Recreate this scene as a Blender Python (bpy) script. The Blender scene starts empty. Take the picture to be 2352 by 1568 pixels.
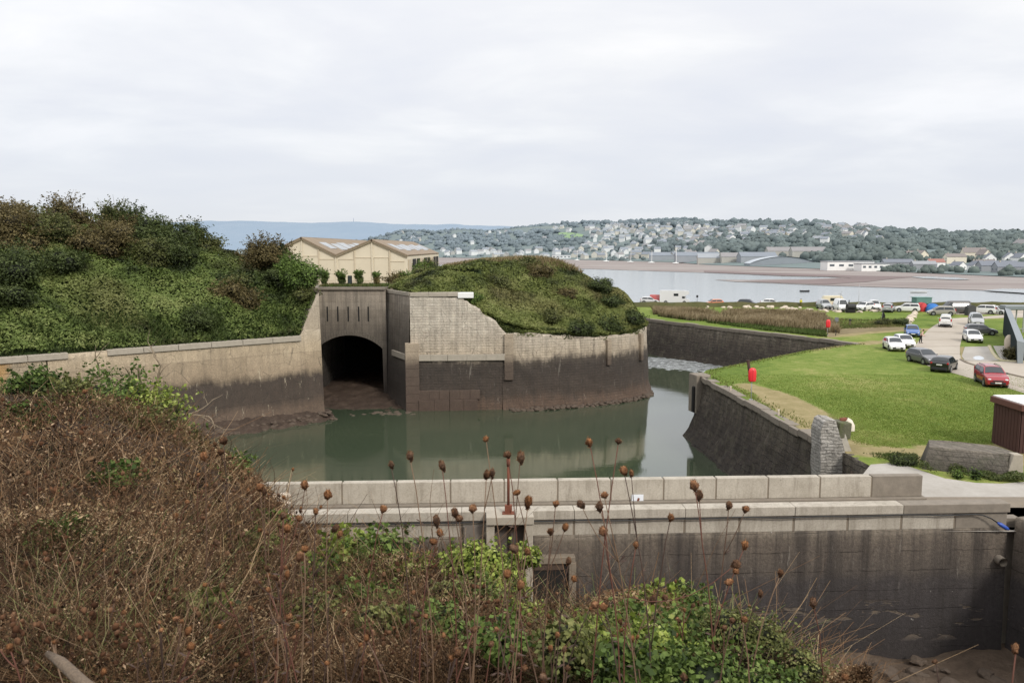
import bpy, bmesh, math, random
import numpy as np
from mathutils import Vector, Matrix
random.seed(7); rng = np.random.default_rng(11)
SC = bpy.context.scene
COL = SC.collection
R = math.radians
EYE = 18.0; PITCH = R(6.67); FPX = 2352 * 28 / 36.0; ZG = 5.9

# ---------------------------------------------------------------- geometry helpers
def ray(px, py):
    dx, dy = (px - 1176) / FPX, (784 - py) / FPX
    c, s = math.cos(PITCH), math.sin(PITCH)
    return dx, dy * s + c, dy * c - s
def G(px, py, z=ZG):
    x, y, w = ray(px, py); t = (z - EYE) / w
    return (x * t, y * t, z)
def AT(px, py, Y):
    x, y, w = ray(px, py); t = Y / y
    return (x * t, Y, EYE + w * t)
def hit(px, py, fn, d0, d1, n=260):
    x, y, w = ray(px, py)
    for i in range(n):
        Y = d0 + (d1 - d0) * i / (n - 1); t = Y / y
        if EYE + w * t <= fn(x * t, Y): return (x * t, Y, fn(x * t, Y))
    return None
def _hash(ix, iy, iz, seed):
    h = (ix.astype(np.int64) * 374761393 + iy.astype(np.int64) * 668265263 + iz.astype(np.int64) * 2147483647 + seed * 1274126177) & 0xffffffff
    h = ((h ^ (h >> 13)) * 1274126177) & 0xffffffff
    h = (h ^ (h >> 16)) & 0xffffffff
    return h.astype(np.float64) / 0xffffffff
def vn(p, seed=0):
    p = np.asarray(p, float); i = np.floor(p).astype(np.int64); f = p - i; f = f * f * (3 - 2 * f)
    r = 0
    for a in (0, 1):
        wa = f[:, 0] if a else 1 - f[:, 0]
        for b in (0, 1):
            wb = f[:, 1] if b else 1 - f[:, 1]
            for c in (0, 1):
                wc = f[:, 2] if c else 1 - f[:, 2]
                r = r + wa * wb * wc * _hash(i[:, 0] + a, i[:, 1] + b, i[:, 2] + c, seed)
    return r
def fbm(p, scale=1.0, oct=3, seed=0):
    p = np.asarray(p, float) * scale; r = np.zeros(len(p)); a = .5; tot = 0
    for k in range(oct):
        r += a * vn(p * 2 ** k + 17.3 * k, seed + k); tot += a; a *= .5
    return r / tot
def interp(x, xs, ys): return float(np.interp(x, xs, ys))

# ---------------------------------------------------------------- object helpers
def tag(o, label=None, cat=None, group=None, kind=None):
    if label: o['label'] = label
    if cat: o['category'] = cat
    if group: o['group'] = group
    if kind: o['kind'] = kind
    return o
def empty(name, loc=(0, 0, 0), rz=0, label=None, cat=None, group=None):
    o = bpy.data.objects.new(name, None); COL.objects.link(o)
    o.location = loc; o.rotation_euler = (0, 0, rz); o.empty_display_size = .3
    return tag(o, label, cat, group)
def link(name, me, parent=None, mat=None):
    o = bpy.data.objects.new(name, me); COL.objects.link(o)
    if parent: o.parent = parent
    if mat is not None and not me.materials:
        for m in (mat if isinstance(mat, (list, tuple)) else [mat]): me.materials.append(m)
    return o
def npmesh(name, V, F, mat=None, parent=None, col=None, uv=None, smooth=False):
    """V (n,3), F (m,k) uniform polygons or a list of lists."""
    me = bpy.data.meshes.new(name)
    V = np.asarray(V, np.float32)
    if isinstance(F, np.ndarray):
        m, k = F.shape
        me.vertices.add(len(V)); me.vertices.foreach_set('co', V.ravel())
        me.loops.add(m * k); me.loops.foreach_set('vertex_index', F.astype(np.int32).ravel())
        me.polygons.add(m); me.polygons.foreach_set('loop_start', np.arange(0, m * k, k, dtype=np.int32))
        try: me.polygons.foreach_set('loop_total', np.full(m, k, np.int32))
        except Exception: pass
        me.update(calc_edges=True)
    else:
        me.from_pydata([tuple(map(float, v)) for v in V], [], [list(map(int, f)) for f in F]); me.update()
    if uv is not None:
        L = me.uv_layers.new(name='UVMap'); idx = np.empty(len(me.loops), np.int32); me.loops.foreach_get('vertex_index', idx)
        L.data.foreach_set('uv', np.asarray(uv, np.float32)[idx].ravel())
    if col is not None:
        a = me.color_attributes.new('Col', 'FLOAT_COLOR', 'POINT')
        c = np.ones((len(V), 4), np.float32); c[:, :3] = col; a.data.foreach_set('color', c.ravel())
    if smooth: me.polygons.foreach_set('use_smooth', np.ones(len(me.polygons), bool))
    return link(name, me, parent, mat)
def grid(name, V, mat, parent=None, uv=None, smooth=True, col=None):
    nr, nc = V.shape[:2]
    a = (np.arange(nr - 1)[:, None] * nc + np.arange(nc - 1)[None, :]).ravel()
    F = np.stack([a, a + 1, a + nc + 1, a + nc], 1)
    return npmesh(name, V.reshape(-1, 3), F, mat, parent, None if col is None else col.reshape(-1, 3), None if uv is None else uv.reshape(-1, 2), smooth)
class MB:
    """collects simple solids into one mesh"""
    def __init__(s): s.v = []; s.f = []
    def add(s, V, F):
        n = len(s.v); s.v += [tuple(v) for v in V]; s.f += [[i + n for i in f] for f in F]; return s
    def box(s, c, d, rz=0, rx=0, ry=0):
        M = Matrix.Rotation(rz, 3, 'Z') @ Matrix.Rotation(ry, 3, 'Y') @ Matrix.Rotation(rx, 3, 'X')
        V = [Vector(c) + M @ Vector((x * d[0] / 2, y * d[1] / 2, z * d[2] / 2)) for z in (-1, 1) for y in (-1, 1) for x in (-1, 1)]
        return s.add(V, [[0, 2, 3, 1], [4, 5, 7, 6], [0, 1, 5, 4], [2, 6, 7, 3], [0, 4, 6, 2], [1, 3, 7, 5]])
    def prism(s, pts, y0, y1):
        """polygon in XZ extruded along Y"""
        n = len(pts); V = [(x, y0, z) for x, z in pts] + [(x, y1, z) for x, z in pts]
        return s.add(V, [list(range(n)), list(range(2 * n - 1, n - 1, -1))] + [[i, i + n, (i + 1) % n + n, (i + 1) % n] for i in range(n)])
    def tube(s, P, r, n=6, cap=True):
        P = [Vector(p) for p in P]; rs = r if isinstance(r, (list, tuple)) else [r] * len(P); V = []; F = []
        for i, p in enumerate(P):
            t = (P[min(i + 1, len(P) - 1)] - P[max(i - 1, 0)]).normalized()
            a = t.cross(Vector((0, 0, 1)) if abs(t.z) < .9 else Vector((1, 0, 0))).normalized(); b = t.cross(a)
            V += [p + (a * math.cos(2 * math.pi * k / n) + b * math.sin(2 * math.pi * k / n)) * rs[i] for k in range(n)]
        for i in range(len(P) - 1):
            F += [[i * n + k, i * n + (k + 1) % n, (i + 1) * n + (k + 1) % n, (i + 1) * n + k] for k in range(n)]
        if cap: F += [list(range(n))[::-1], [(len(P) - 1) * n + k for k in range(n)]]
        return s.add(V, F)
    def ell(s, c, d, n=10, m=7, M=None):
        V = [];F = []
        for j in range(m + 1):
            ph = math.pi * j / m
            for k in range(n):
                th = 2 * math.pi * k / n
                q = Vector((d[0] * math.sin(ph) * math.cos(th), d[1] * math.sin(ph) * math.sin(th), d[2] * math.cos(ph)))
                V.append(Vector(c) + (M @ q if M else q))
        for j in range(m):
            F += [[j * n + k, (j + 1) * n + k, (j + 1) * n + (k + 1) % n, j * n + (k + 1) % n] for k in range(n)]
        return s.add(V, F)
    def build(s, name, mat, parent=None, smooth=False, bevel=0):
        me = bpy.data.meshes.new(name); me.from_pydata([tuple(v) for v in s.v], [], s.f); me.validate()
        if smooth: me.polygons.foreach_set('use_smooth', np.ones(len(me.polygons), bool))
        o = link(name, me, parent, mat)
        if bevel:
            bv = o.modifiers.new('bevel', 'BEVEL'); bv.width = bevel; bv.segments = 2; bv.limit_method = 'ANGLE'
        return o
def poly_sheet(name, pts, z, mat, parent=None, cut=0):
    bm = bmesh.new(); vs = [bm.verts.new((p[0], p[1], z)) for p in pts]
    f = bm.faces.new(vs); f.normal_update()
    if f.normal.z < 0: f.normal_flip()
    bmesh.ops.triangulate(bm, faces=bm.faces[:])
    me = bpy.data.meshes.new(name); bm.to_mesh(me); bm.free()
    return link(name, me, parent, mat)

# ---------------------------------------------------------------- material helpers
def nd(nt, typ, ins=None, **pr):
    n = nt.nodes.new('ShaderNode' + typ)
    for k, v in pr.items(): setattr(n, k, v)
    for k, v in (ins or {}).items():
        s = n.inputs[k]
        if isinstance(v, bpy.types.NodeSocket): nt.links.new(v, s)
        else:
            if getattr(s, 'type', '') == 'RGBA' and len(v) == 3: v = (*v, 1)
            s.default_value = v
    return n
def mixc(nt, fac, a, b, blend='MIX'):
    n = nt.nodes.new('ShaderNodeMix'); n.data_type = 'RGBA'; n.blend_type = blend
    for i, v in ((0, fac), (6, a), (7, b)):
        if isinstance(v, bpy.types.NodeSocket): nt.links.new(v, n.inputs[i])
        else: n.inputs[i].default_value = v if i == 0 else (*v[:3], 1)
    return n.outputs[2]
def mth(nt, op, a, b=0.0, clamp=False):
    n = nt.nodes.new('ShaderNodeMath'); n.operation = op; n.use_clamp = clamp
    for i, v in ((0, a), (1, b)):
        if isinstance(v, bpy.types.NodeSocket): nt.links.new(v, n.inputs[i])
        else: n.inputs[i].default_value = v
    return n.outputs[0]
def ramp(nt, fac, stops, mode='LINEAR'):
    n = nt.nodes.new('ShaderNodeValToRGB'); nt.links.new(fac, n.inputs[0]); e = n.color_ramp.elements; n.color_ramp.interpolation = mode
    while len(e) < len(stops): e.new(.5)
    for el, (p, c) in zip(e, stops):
        el.position = p; el.color = (*c[:3], 1) if not isinstance(c, (int, float)) else (c, c, c, 1)
    return n.outputs[0]
def noise(nt, vec, scale, detail=4, rough=.6, dist=0.0):
    n = nd(nt, 'TexNoise', {'Scale': scale, 'Detail': detail, 'Roughness': rough, 'Distortion': dist})
    if vec is not None: nt.links.new(vec, n.inputs['Vector'])
    return n.outputs['Fac']
def scl(nt, vec, s):
    return nd(nt, 'Mapping', {'Vector': vec, 'Scale': s}).outputs[0]
def newmat(name, rough=.8, col=(.5, .5, .5), **kw):
    m = bpy.data.materials.new(name); m.use_nodes = True; nt = m.node_tree; b = nt.nodes['Principled BSDF']
    b.inputs['Base Color'].default_value = (*col, 1); b.inputs['Roughness'].default_value = rough
    for k, v in kw.items(): b.inputs[k.replace('_', ' ')].default_value = v
    return m, nt, b
def simple(name, col, rough=.8, var=.25, scale=3.0, bump=0.0, **kw):
    """a plain colour broken up by object-space noise"""
    m, nt, b = newmat(name, rough, col, **kw)
    p = nd(nt, 'TexCoord').outputs['Object']
    n = noise(nt, p, scale, 5, .65)
    c = mixc(nt, n, [x * (1 - var) for x in col], [min(1, x * (1 + var)) for x in col])
    nt.links.new(c, b.inputs['Base Color'])
    if bump:
        bn = nd(nt, 'Bump', {'Strength': bump, 'Height': n, 'Distance': .05}); nt.links.new(bn.outputs[0], b.inputs['Normal'])
    return m
def leafmat(name, trans=.25, rough=.6, spec=.25):
    m, nt, b = newmat(name, rough); b.inputs['Specular IOR Level'].default_value = spec
    a = nd(nt, 'Attribute', attribute_name='Col').outputs['Color']; nt.links.new(a, b.inputs['Base Color'])
    if trans:
        t = nd(nt, 'BsdfTranslucent', {'Color': a}); mx = nd(nt, 'MixShader', {0: trans, 1: b.outputs[0], 2: t.outputs[0]})
        nt.links.new(mx.outputs[0], nt.nodes['Material Output'].inputs[0])
    return m
def wallmat(name, zs, brick=(1.2, .45), mortar=.5, mott=.5, streak=.4, wob=1.4, bump=.5, lichen=None, amp=1.0, moss=None, drips=None, bdist=.12, msize=.018, bvar=.7, warp=.12):
    """masonry: colour by height above water (tide bands), courses, stains and streaks; UV = metres along the wall, height"""
    m, nt, b = newmat(name, .9)
    pos = nd(nt, 'NewGeometry').outputs['Position']; uv = nd(nt, 'UVMap').outputs[0]
    z = nd(nt, 'SeparateXYZ', {0: pos}).outputs[2]
    w = mth(nt, 'MULTIPLY', mth(nt, 'SUBTRACT', noise(nt, pos, .35, 6, .65), .5), wob * 2.2)
    st = noise(nt, scl(nt, uv, (1.6, .07, 1)), 1.0, 5, .7)
    w2 = mth(nt, 'MULTIPLY', mth(nt, 'SUBTRACT', st, .5), wob * 1.6)
    zz = mth(nt, 'ADD', z, mth(nt, 'ADD', w, w2))
    zmax = 16.0
    c = ramp(nt, mth(nt, 'DIVIDE', mth(nt, 'ADD', zz, 2.0), zmax + 2), [((h + 2) / (zmax + 2), k) for h, k in zs])
    mo = noise(nt, pos, 1.1, 8, .72)
    c = mixc(nt, mott, c, mixc(nt, mo, (.16, .15, .14), (1.0, .98, .95)), 'OVERLAY')
    fine = noise(nt, pos, 9.0, 6, .75)
    c = mixc(nt, .55, c, ramp(nt, fine, [(.25, .12), (.5, .5), (.8, .92)]), 'OVERLAY')
    bt = nd(nt, 'TexBrick', {'Vector': scl(nt, uv, (1, 1, 1)), 'Color1': (1, 1, 1), 'Color2': (bvar * 1.02, bvar, bvar * .97), 'Mortar': (mortar * .5,) * 3, 'Scale': 1.0,
            'Mortar Size': msize, 'Mortar Smooth': .6, 'Bias': 0.0, 'Brick Width': brick[0], 'Row Height': brick[1]})
    wv = nd(nt, 'VectorMath', {0: uv, 1: mixc(nt, 1.0, nd(nt, 'TexNoise', {'Vector': pos, 'Scale': 1.3}).outputs['Color'], (warp,) * 3, 'MULTIPLY')}, operation='ADD').outputs[0]
    nt.links.new(wv, bt.inputs['Vector'])
    c = mixc(nt, .75 * amp, c, bt.outputs['Color'], 'MULTIPLY')
    s2 = ramp(nt, noise(nt, scl(nt, uv, (2.4, .1, 1)), 1.0, 4, .6), [(.42, 0.0), (.68, 1.0)])
    c = mixc(nt, mth(nt, 'MULTIPLY', s2, streak), c, (.035, .03, .027))
    if lichen:
        lm = ramp(nt, noise(nt, pos, .22, 3, .5), [(.48, 0.0), (.62, 1.0)])
        up = ramp(nt, mth(nt, 'DIVIDE', zz, 16.0), [(lichen[1] / 16, 0.0), (lichen[1] / 16 + .06, 1.0)])
        c = mixc(nt, mth(nt, 'MULTIPLY', mth(nt, 'MULTIPLY', lm, up), lichen[2]), c, lichen[0])
    if moss:
        mm = ramp(nt, noise(nt, pos, .8, 6, .7), [(.52, 0.0), (.66, 1.0)])
        c = mixc(nt, mth(nt, 'MULTIPLY', mm, moss[1]), c, moss[0])
    if drips:                                            # lime runs and pale spalls under the coping
        dv = ramp(nt, noise(nt, scl(nt, uv, (1.9, .32, 1)), 1.0, 6, .8, .3), [(.6, 0.0), (.66, 1.0)])
        c = mixc(nt, mth(nt, 'MULTIPLY', dv, drips[1]), c, drips[0])
        ck = ramp(nt, nd(nt, 'TexVoronoi', {'Vector': wv, 'Scale': .55}, feature='DISTANCE_TO_EDGE').outputs[0], [(.0, 1.0), (.022, 0.0)])
        c = mixc(nt, mth(nt, 'MULTIPLY', mth(nt, 'MULTIPLY', ck, ramp(nt, mo, [(.45, 0.0), (.6, 1.0)])), .75), c, (.03, .025, .02))
    nt.links.new(c, b.inputs['Base Color'])
    h = mth(nt, 'ADD', mth(nt, 'MULTIPLY', bt.outputs['Fac'], -.6), mth(nt, 'ADD', fine, mo))
    bn = nd(nt, 'Bump', {'Strength': bump, 'Height': h, 'Distance': bdist}); nt.links.new(bn.outputs[0], b.inputs['Normal'])
    return m

# ---------------------------------------------------------------- walls and vegetation builders
def sample_line(pts, step):
    out = []; s = 0
    for i in range(len(pts) - 1):
        a, b = np.array(pts[i], float), np.array(pts[i + 1], float); L = np.hypot(*(b - a)[:2]); n = max(1, int(round(L / step)))
        for k in range(n): out.append((*(a + (b - a) * k / n), s + L * k / n))
        s += L
    out.append((*np.array(pts[-1], float), s))
    return np.array(out)
def wall_strip(name, pts, z0, mat, parent=None, side=1, batter=0., nz=16, step=.5, rough=.06, foot=0., thick=1.0, ragged=0., seed=0, power=1.2):
    """pts: (x, y, ztop). Builds face + top of a thick wall; side=+1 puts the face on the left of the walking direction"""
    S = sample_line(pts, step); n = len(S)
    d = np.gradient(S[:, :2], axis=0); d /= np.linalg.norm(d, axis=1)[:, None] + 1e-9
    k = 3
    nrm = np.stack([-d[:, 1], d[:, 0]], 1) * side
    zt = S[:, 2] + ragged * (fbm(np.stack([S[:, 3], S[:, 3] * 0, S[:, 3] * 0], 1), 1.3, 3, seed) - .55) * 2
    rows = []; uvs = []
    for i in range(nz + 1):
        t = i / nz; z = z0 + (zt - z0) * t
        P = np.stack([S[:, 0], S[:, 1], z], 1)
        off = batter * (1 - t) ** power + rough * (fbm(P, 1.1, 4, seed + 3) - .5) * 2
        if foot: off = off + foot * np.clip(1 - (z - z0) / 2.2, 0, 1) ** 1.5 * (.25 + 1.5 * fbm(P, .9, 4, seed + 9))
        P[:, :2] += nrm * off[:, None]
        rows.append(P); uvs.append(np.stack([S[:, 3], z], 1))
    for w in (.25, thick):
        P = rows[nz].copy(); P[:, :2] -= nrm * w; P[:, 2] -= .02 * (w > .3); rows.append(P); uvs.append(np.stack([S[:, 3], zt + w], 1))
    P = rows[-1].copy(); P[:, 2] = z0; rows.append(P); uvs.append(np.stack([S[:, 3], zt + thick + 1], 1))
    return grid(name, np.array(rows), mat, parent, np.array(uvs), smooth=False)
def leafquads(P, size, col, up=.3, aspect=.55, droop=0., nrm=None, align=.6):
    n = len(P); a = rng.normal(size=(n, 3)); a[:, 2] = a[:, 2] * .7 + droop; a /= np.linalg.norm(a, axis=1)[:, None]
    u = rng.normal(size=(n, 3)); u[:, 2] += up
    if nrm is not None:                                  # leaves lie roughly along the surface they cover
        u /= np.linalg.norm(u, axis=1)[:, None]; u = u * (1 - align) + nrm * align; u /= np.linalg.norm(u, axis=1)[:, None] + 1e-9
        a = a - u * (a * u).sum(1)[:, None]; a /= np.linalg.norm(a, axis=1)[:, None] + 1e-9
    b = np.cross(a, u); b /= np.linalg.norm(b, axis=1)[:, None] + 1e-9
    s = np.asarray(size)[:, None] if np.ndim(size) else size
    V = np.stack([P - a * s * .5, P + b * s * .5 * aspect + a * s * .05, P + a * s * .5, P - b * s * .5 * aspect + a * s * .05], 1).reshape(-1, 3)
    return V, np.arange(4 * n).reshape(n, 4), np.repeat(col, 4, axis=0)
def blend(cols, t):
    """piecewise colour ramp on array t in 0..1"""
    cols = np.array(cols, float); x = np.linspace(0, 1, len(cols))
    return np.stack([np.interp(t, x, cols[:, k]) for k in range(3)], 1)
def join(parts):
    V = []; F = []; C = []; o = 0
    for v, f, c in parts: V.append(v); F.append(f + o); C.append(c); o += len(v)
    return np.concatenate(V), np.concatenate(F), np.concatenate(C)
def lump(c, rad, n, size, cols, seed, lumps=9, aspect=.6, spread=.45, flat=1.0, jitter=.5, core=True, cdark=.4, spray=.12):
    """leaf cloud: overlapping lobes with uneven outline, shading painted in: leaves lighter outside and above"""
    c = np.array(c, float); rad = np.array(rad, float); lr = np.random.default_rng(seed)
    cen = lr.normal(size=(lumps, 3)); cen /= np.linalg.norm(cen, axis=1)[:, None]; cen *= lr.uniform(.25, .75, (lumps, 1)); cen[:, 2] = cen[:, 2] * .8
    cen[0] = 0; rr = lr.uniform(.32, .62, lumps); rr[0] = .7
    k = lr.choice(lumps, n, p=rr ** 2 / (rr ** 2).sum())
    d = lr.normal(size=(n, 3)); d /= np.linalg.norm(d, axis=1)[:, None]
    q = lr.uniform(0, 1, n) ** spread
    ns = fbm(cen[k] + d * .9 + c * .1, 2.6, 2, seed)
    L = cen[k] + d * (rr[k] * q * (.62 + .8 * ns))[:, None]
    m = int(n * spray)                                   # loose shoots that break the outline
    if m:
        sd = lr.normal(size=(lumps * 5, 3)); sd[:, 2] = np.abs(sd[:, 2]) + .15; sd /= np.linalg.norm(sd, axis=1)[:, None]
        j = lr.integers(0, len(sd), m); L[:m] = sd[j] * lr.uniform(.6, 1.0, (m, 1)) * lr.uniform(.9, 1.35, len(sd))[j][:, None] + lr.normal(0, .045, (m, 3)); q[:m] = .9
    P = c + L * rad
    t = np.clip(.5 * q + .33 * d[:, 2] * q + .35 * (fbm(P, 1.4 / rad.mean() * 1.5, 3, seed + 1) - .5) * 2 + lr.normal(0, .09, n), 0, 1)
    col = blend(cols, t) * (cdark + (1 - cdark) * q ** 1.2)[:, None] * lr.uniform(.82, 1.18, (n, 1))  # self-shade of the bush put into the leaf colour, darker inside
    s = size * lr.uniform(.6, 1.35, n)
    nv = d + np.array((0, 0, .35)); nv /= np.linalg.norm(nv, axis=1)[:, None]
    parts = [leafquads(P, s, col, aspect=aspect, nrm=nv, align=.62)]
    if core:
        th = []
        for j in range(lumps):
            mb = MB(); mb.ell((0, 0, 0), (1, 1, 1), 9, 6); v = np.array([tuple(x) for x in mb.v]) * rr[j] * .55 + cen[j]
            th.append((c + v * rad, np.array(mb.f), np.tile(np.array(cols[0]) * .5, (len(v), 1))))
        parts += th
    return join(parts)
# ================================================================ world, sun, camera
W = bpy.data.worlds.new('World'); SC.world = W; W.use_nodes = True
nt = W.node_tree; bg = nt.nodes['Background']; bg.inputs['Strength'].default_value = .1
SUN_AZ, SUN_EL = R(148), R(38)                      # azimuth clockwise from +Y: behind the camera, to the right
sky = nd(nt, 'TexSky', sky_type='NISHITA', sun_disc=False, sun_elevation=SUN_EL, sun_rotation=SUN_AZ, air_density=1.0, dust_density=2.0)
dirn = nd(nt, 'TexCoord').outputs['Generated']
sx = nd(nt, 'SeparateXYZ', {0: dirn})
el = sx.outputs[2]
den = mth(nt, 'ADD', mth(nt, 'MAXIMUM', el, 0.0), .16)
cv = nd(nt, 'CombineXYZ', {0: mth(nt, 'DIVIDE', sx.outputs[0], den), 1: mth(nt, 'DIVIDE', sx.outputs[1], den), 2: 0.0}).outputs[0]
n1 = noise(nt, scl(nt, cv, (.8, 1.0, 1)), 1.15, 7, .52, .25)
n2 = noise(nt, scl(nt, cv, (.42, .55, 1)), .9, 3, .45, .3)
base = ramp(nt, el, [(0.0, (8.0, 8.3, 8.75)), (.07, (8.15, 8.45, 9.05)), (.2, (8.8, 9.0, 9.5)), (.32, (9.6, 9.7, 10.0)), (.6, (13, 13, 13.2)), (1.0, (17, 17, 17))])
cl = ramp(nt, n1, [(.38, (.95, .958, .978)), (.49, (1.0, 1.0, 1.0)), (.56, (1.06, 1.055, 1.035)), (.66, (1.16, 1.14, 1.1))])
c2 = ramp(nt, n2, [(.35, (.975, .98, 1.0)), (.65, (1.045, 1.035, 1.02))])
cloud = mixc(nt, 1.0, mixc(nt, 1.0, base, cl, 'MULTIPLY'), c2, 'MULTIPLY')
fade = ramp(nt, el, [(.0, 0.15), (.09, .6), (.14, 1.0)])
cloud = mixc(nt, fade, base, cloud)
skyc = mixc(nt, .93, sky.outputs[0], cloud)
below = ramp(nt, el, [(0.0, 0.0), (.004, 1.0)])
nt.links.new(mixc(nt, below, (3.4, 3.5, 3.4), skyc), bg.inputs['Color'])
# ColorRamp clamps nothing above 1 in the colour stops, so the gradient carries true radiance

L = bpy.data.lights.new('sun', 'SUN'); L.energy = 2.2; L.angle = R(10); L.color = (1, .95, .87)
so = bpy.data.objects.new('sun', L); COL.objects.link(so)
sd = Vector((math.sin(SUN_AZ) * math.cos(SUN_EL), math.cos(SUN_AZ) * math.cos(SUN_EL), math.sin(SUN_EL)))
so.rotation_euler = sd.to_track_quat('Z', 'Y').to_euler(); so.location = (30, -20, 80)

cd = bpy.data.cameras.new('camera'); cam = bpy.data.objects.new('camera', cd); COL.objects.link(cam); SC.camera = cam
cd.lens = 28; cd.sensor_width = 36; cd.clip_start = .2; cd.clip_end = 20000
cam.location = (0, 0, EYE); cam.rotation_euler = (R(90) - PITCH, 0, 0)
cd.dof.use_dof = True; cd.dof.focus_distance = 30; cd.dof.aperture_fstop = 7.1
SC.view_settings.view_transform = 'Standard'; SC.view_settings.look = 'None'; SC.view_settings.exposure = 0
SC.cycles.use_denoising = True; SC.cycles.max_bounces = 6; SC.cycles.transparent_max_bounces = 6
SC.cycles.caustics_reflective = False; SC.cycles.caustics_refractive = False
try: SC.cycles.denoiser = 'OPENIMAGEDENOISE'
except Exception: pass

# ================================================================ materials
M = {}
M['sea'], nt, b = newmat('sea_water', .16, (.3, .325, .335)); b.inputs['IOR'].default_value = 1.7
p = nd(nt, 'NewGeometry').outputs['Position']
bn = nd(nt, 'Bump', {'Strength': .12, 'Height': noise(nt, scl(nt, p, (.25, .9, 1)), .5, 4, .6), 'Distance': .4}); nt.links.new(bn.outputs[0], b.inputs['Normal'])
M['moat'], nt, b = newmat('moat_water', .07, (.03, .05, .04)); b.inputs['IOR'].default_value = 2.1
p = nd(nt, 'NewGeometry').outputs['Position']
nn = noise(nt, scl(nt, p, (.3, .85, 1)), 1.0, 4, .55); calm = ramp(nt, noise(nt, p, .06, 2, .5), [(.35, .25), (.65, 1.0)])
hh = mth(nt, 'MULTIPLY', mth(nt, 'ADD', nn, mth(nt, 'MULTIPLY', noise(nt, p, 2.2, 3, .6), .3)), calm)
bn = nd(nt, 'Bump', {'Strength': .07, 'Height': hh, 'Distance': .12}); nt.links.new(bn.outputs[0], b.inputs['Normal'])
nt.links.new(mixc(nt, noise(nt, p, .05, 3, .6), (.034, .05, .031), (.064, .078, .047)), b.inputs['Base Color'])
nt.links.new(mth(nt, 'MULTIPLY', calm, .13), b.inputs['Roughness'])

M['bast'] = wallmat('bastion_stone', [(-1, (.07, .045, .032)), (.6, (.105, .07, .05)), (1.8, (.066, .051, .041)), (4.5, (.052, .042, .035)), (5.35, (.085, .07, .056)), (6.1, (.44, .375, .29)), (9, (.52, .465, .39)), (14, (.53, .485, .42))],
                    brick=(.9, .3), mortar=1.25, streak=.34, wob=1.3, bump=.8, mott=.7, drips=((.4, .36, .3), .3), amp=.45)
M['left'] = wallmat('curtain_wall_render', [(-1, (.08, .056, .04)), (1.4, (.125, .09, .066)), (2.4, (.068, .052, .041)), (4.5, (.062, .048, .038)), (5.4, (.34, .27, .19)), (8, (.44, .36, .255)), (9.5, (.46, .395, .305)), (14, (.44, .39, .32))],
                    brick=(7.0, 2.4), mortar=.9, streak=.22, wob=.9, bump=.5, drips=((.6, .52, .38), .55))
M['lichwall'] = wallmat('lichen_covered_wall', [(-1, (.1, .07, .05)), (2, (.14, .1, .07)), (5, (.2, .155, .1)), (6.2, (.34, .28, .2)), (8.6, (.4, .34, .25)), (14, (.36, .31, .25))],
                    brick=(1.4, .5), mortar=.95, streak=.1, wob=1.0, bump=.9, lichen=((.5, .27, .07), 5.6, .62), mott=.95, drips=((.62, .56, .45), .6))
M['bridge'] = wallmat('bridge_masonry', [(-1, (.055, .042, .033)), (4, (.06, .05, .043)), (6, (.1, .088, .073)), (8.5, (.15, .13, .108)), (10.5, (.23, .2, .165)), (12, (.32, .28, .23)), (13.6, (.36, .31, .26))], brick=(2.6, .9), mortar=.9, streak=.5, wob=.7, bump=.4)
M['scarp'] = wallmat('counterscarp_stone', [(-1, (.05, .04, .03)), (1.2, (.065, .052, .043)), (2.6, (.085, .07, .058)), (4, (.12, .1, .08)), (5.0, (.19, .165, .13)), (5.8, (.28, .25, .205)), (9, (.33, .29, .25))],
                    brick=(1.1, .42), mortar=.25, streak=.5, wob=1.9, bump=1.0, mott=1.0, moss=((.17, .155, .105), .5), drips=((.3, .27, .21), .4), bdist=.35, msize=.035, bvar=.55, warp=.45, amp=.75)
M['pier'] = wallmat('grey_pier_stone', [(-1, (.1, .095, .085)), (3, (.3, .29, .27)), (8, (.44, .425, .4)), (12, (.46, .445, .42))], amp=.55, mott=1.0, warp=.3, msize=.03, brick=(.7, .2), mortar=.35, streak=.12, wob=.5, bump=1.0)
M['dam'], nt, b = newmat('stained_concrete', .85)
pos = nd(nt, 'NewGeometry').outputs['Position']; uv = nd(nt, 'UVMap').outputs[0]; z = nd(nt, 'SeparateXYZ', {0: pos}).outputs[2]
big = noise(nt, pos, .45, 6, .65); st = noise(nt, scl(nt, uv, (1.5, .06, 1)), 1.0, 6, .72); st2 = noise(nt, scl(nt, uv, (.45, .05, 1)), 1.0, 4, .6); fine = noise(nt, pos, 7, 8, .8)
zz = mth(nt, 'ADD', z, mth(nt, 'MULTIPLY', mth(nt, 'SUBTRACT', big, .5), 1.3))
c = ramp(nt, mth(nt, 'DIVIDE', mth(nt, 'ADD', zz, 1.0), 8.0), [((h + 1) / 8, k) for h, k in ((-1, (.03, .023, .021)), (1.0, (.034, .028, .027)), (2.3, (.042, .036, .036)), (3.7, (.052, .044, .042)), (4.2, (.09, .074, .061)), (5.4, (.13, .105, .083)), (6.0, (.19, .158, .122)))])
c = mixc(nt, .7, c, ramp(nt, fine, [(.25, .1), (.5, .5), (.78, .95)]), 'OVERLAY')
c = mixc(nt, mth(nt, 'MULTIPLY', ramp(nt, st, [(.46, 0.0), (.62, 1.0)]), .7), c, (.025, .02, .018))
c = mixc(nt, mth(nt, 'MULTIPLY', ramp(nt, st2, [(.52, 0.0), (.66, 1.0)]), .55), c, (.03, .025, .024))
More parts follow.
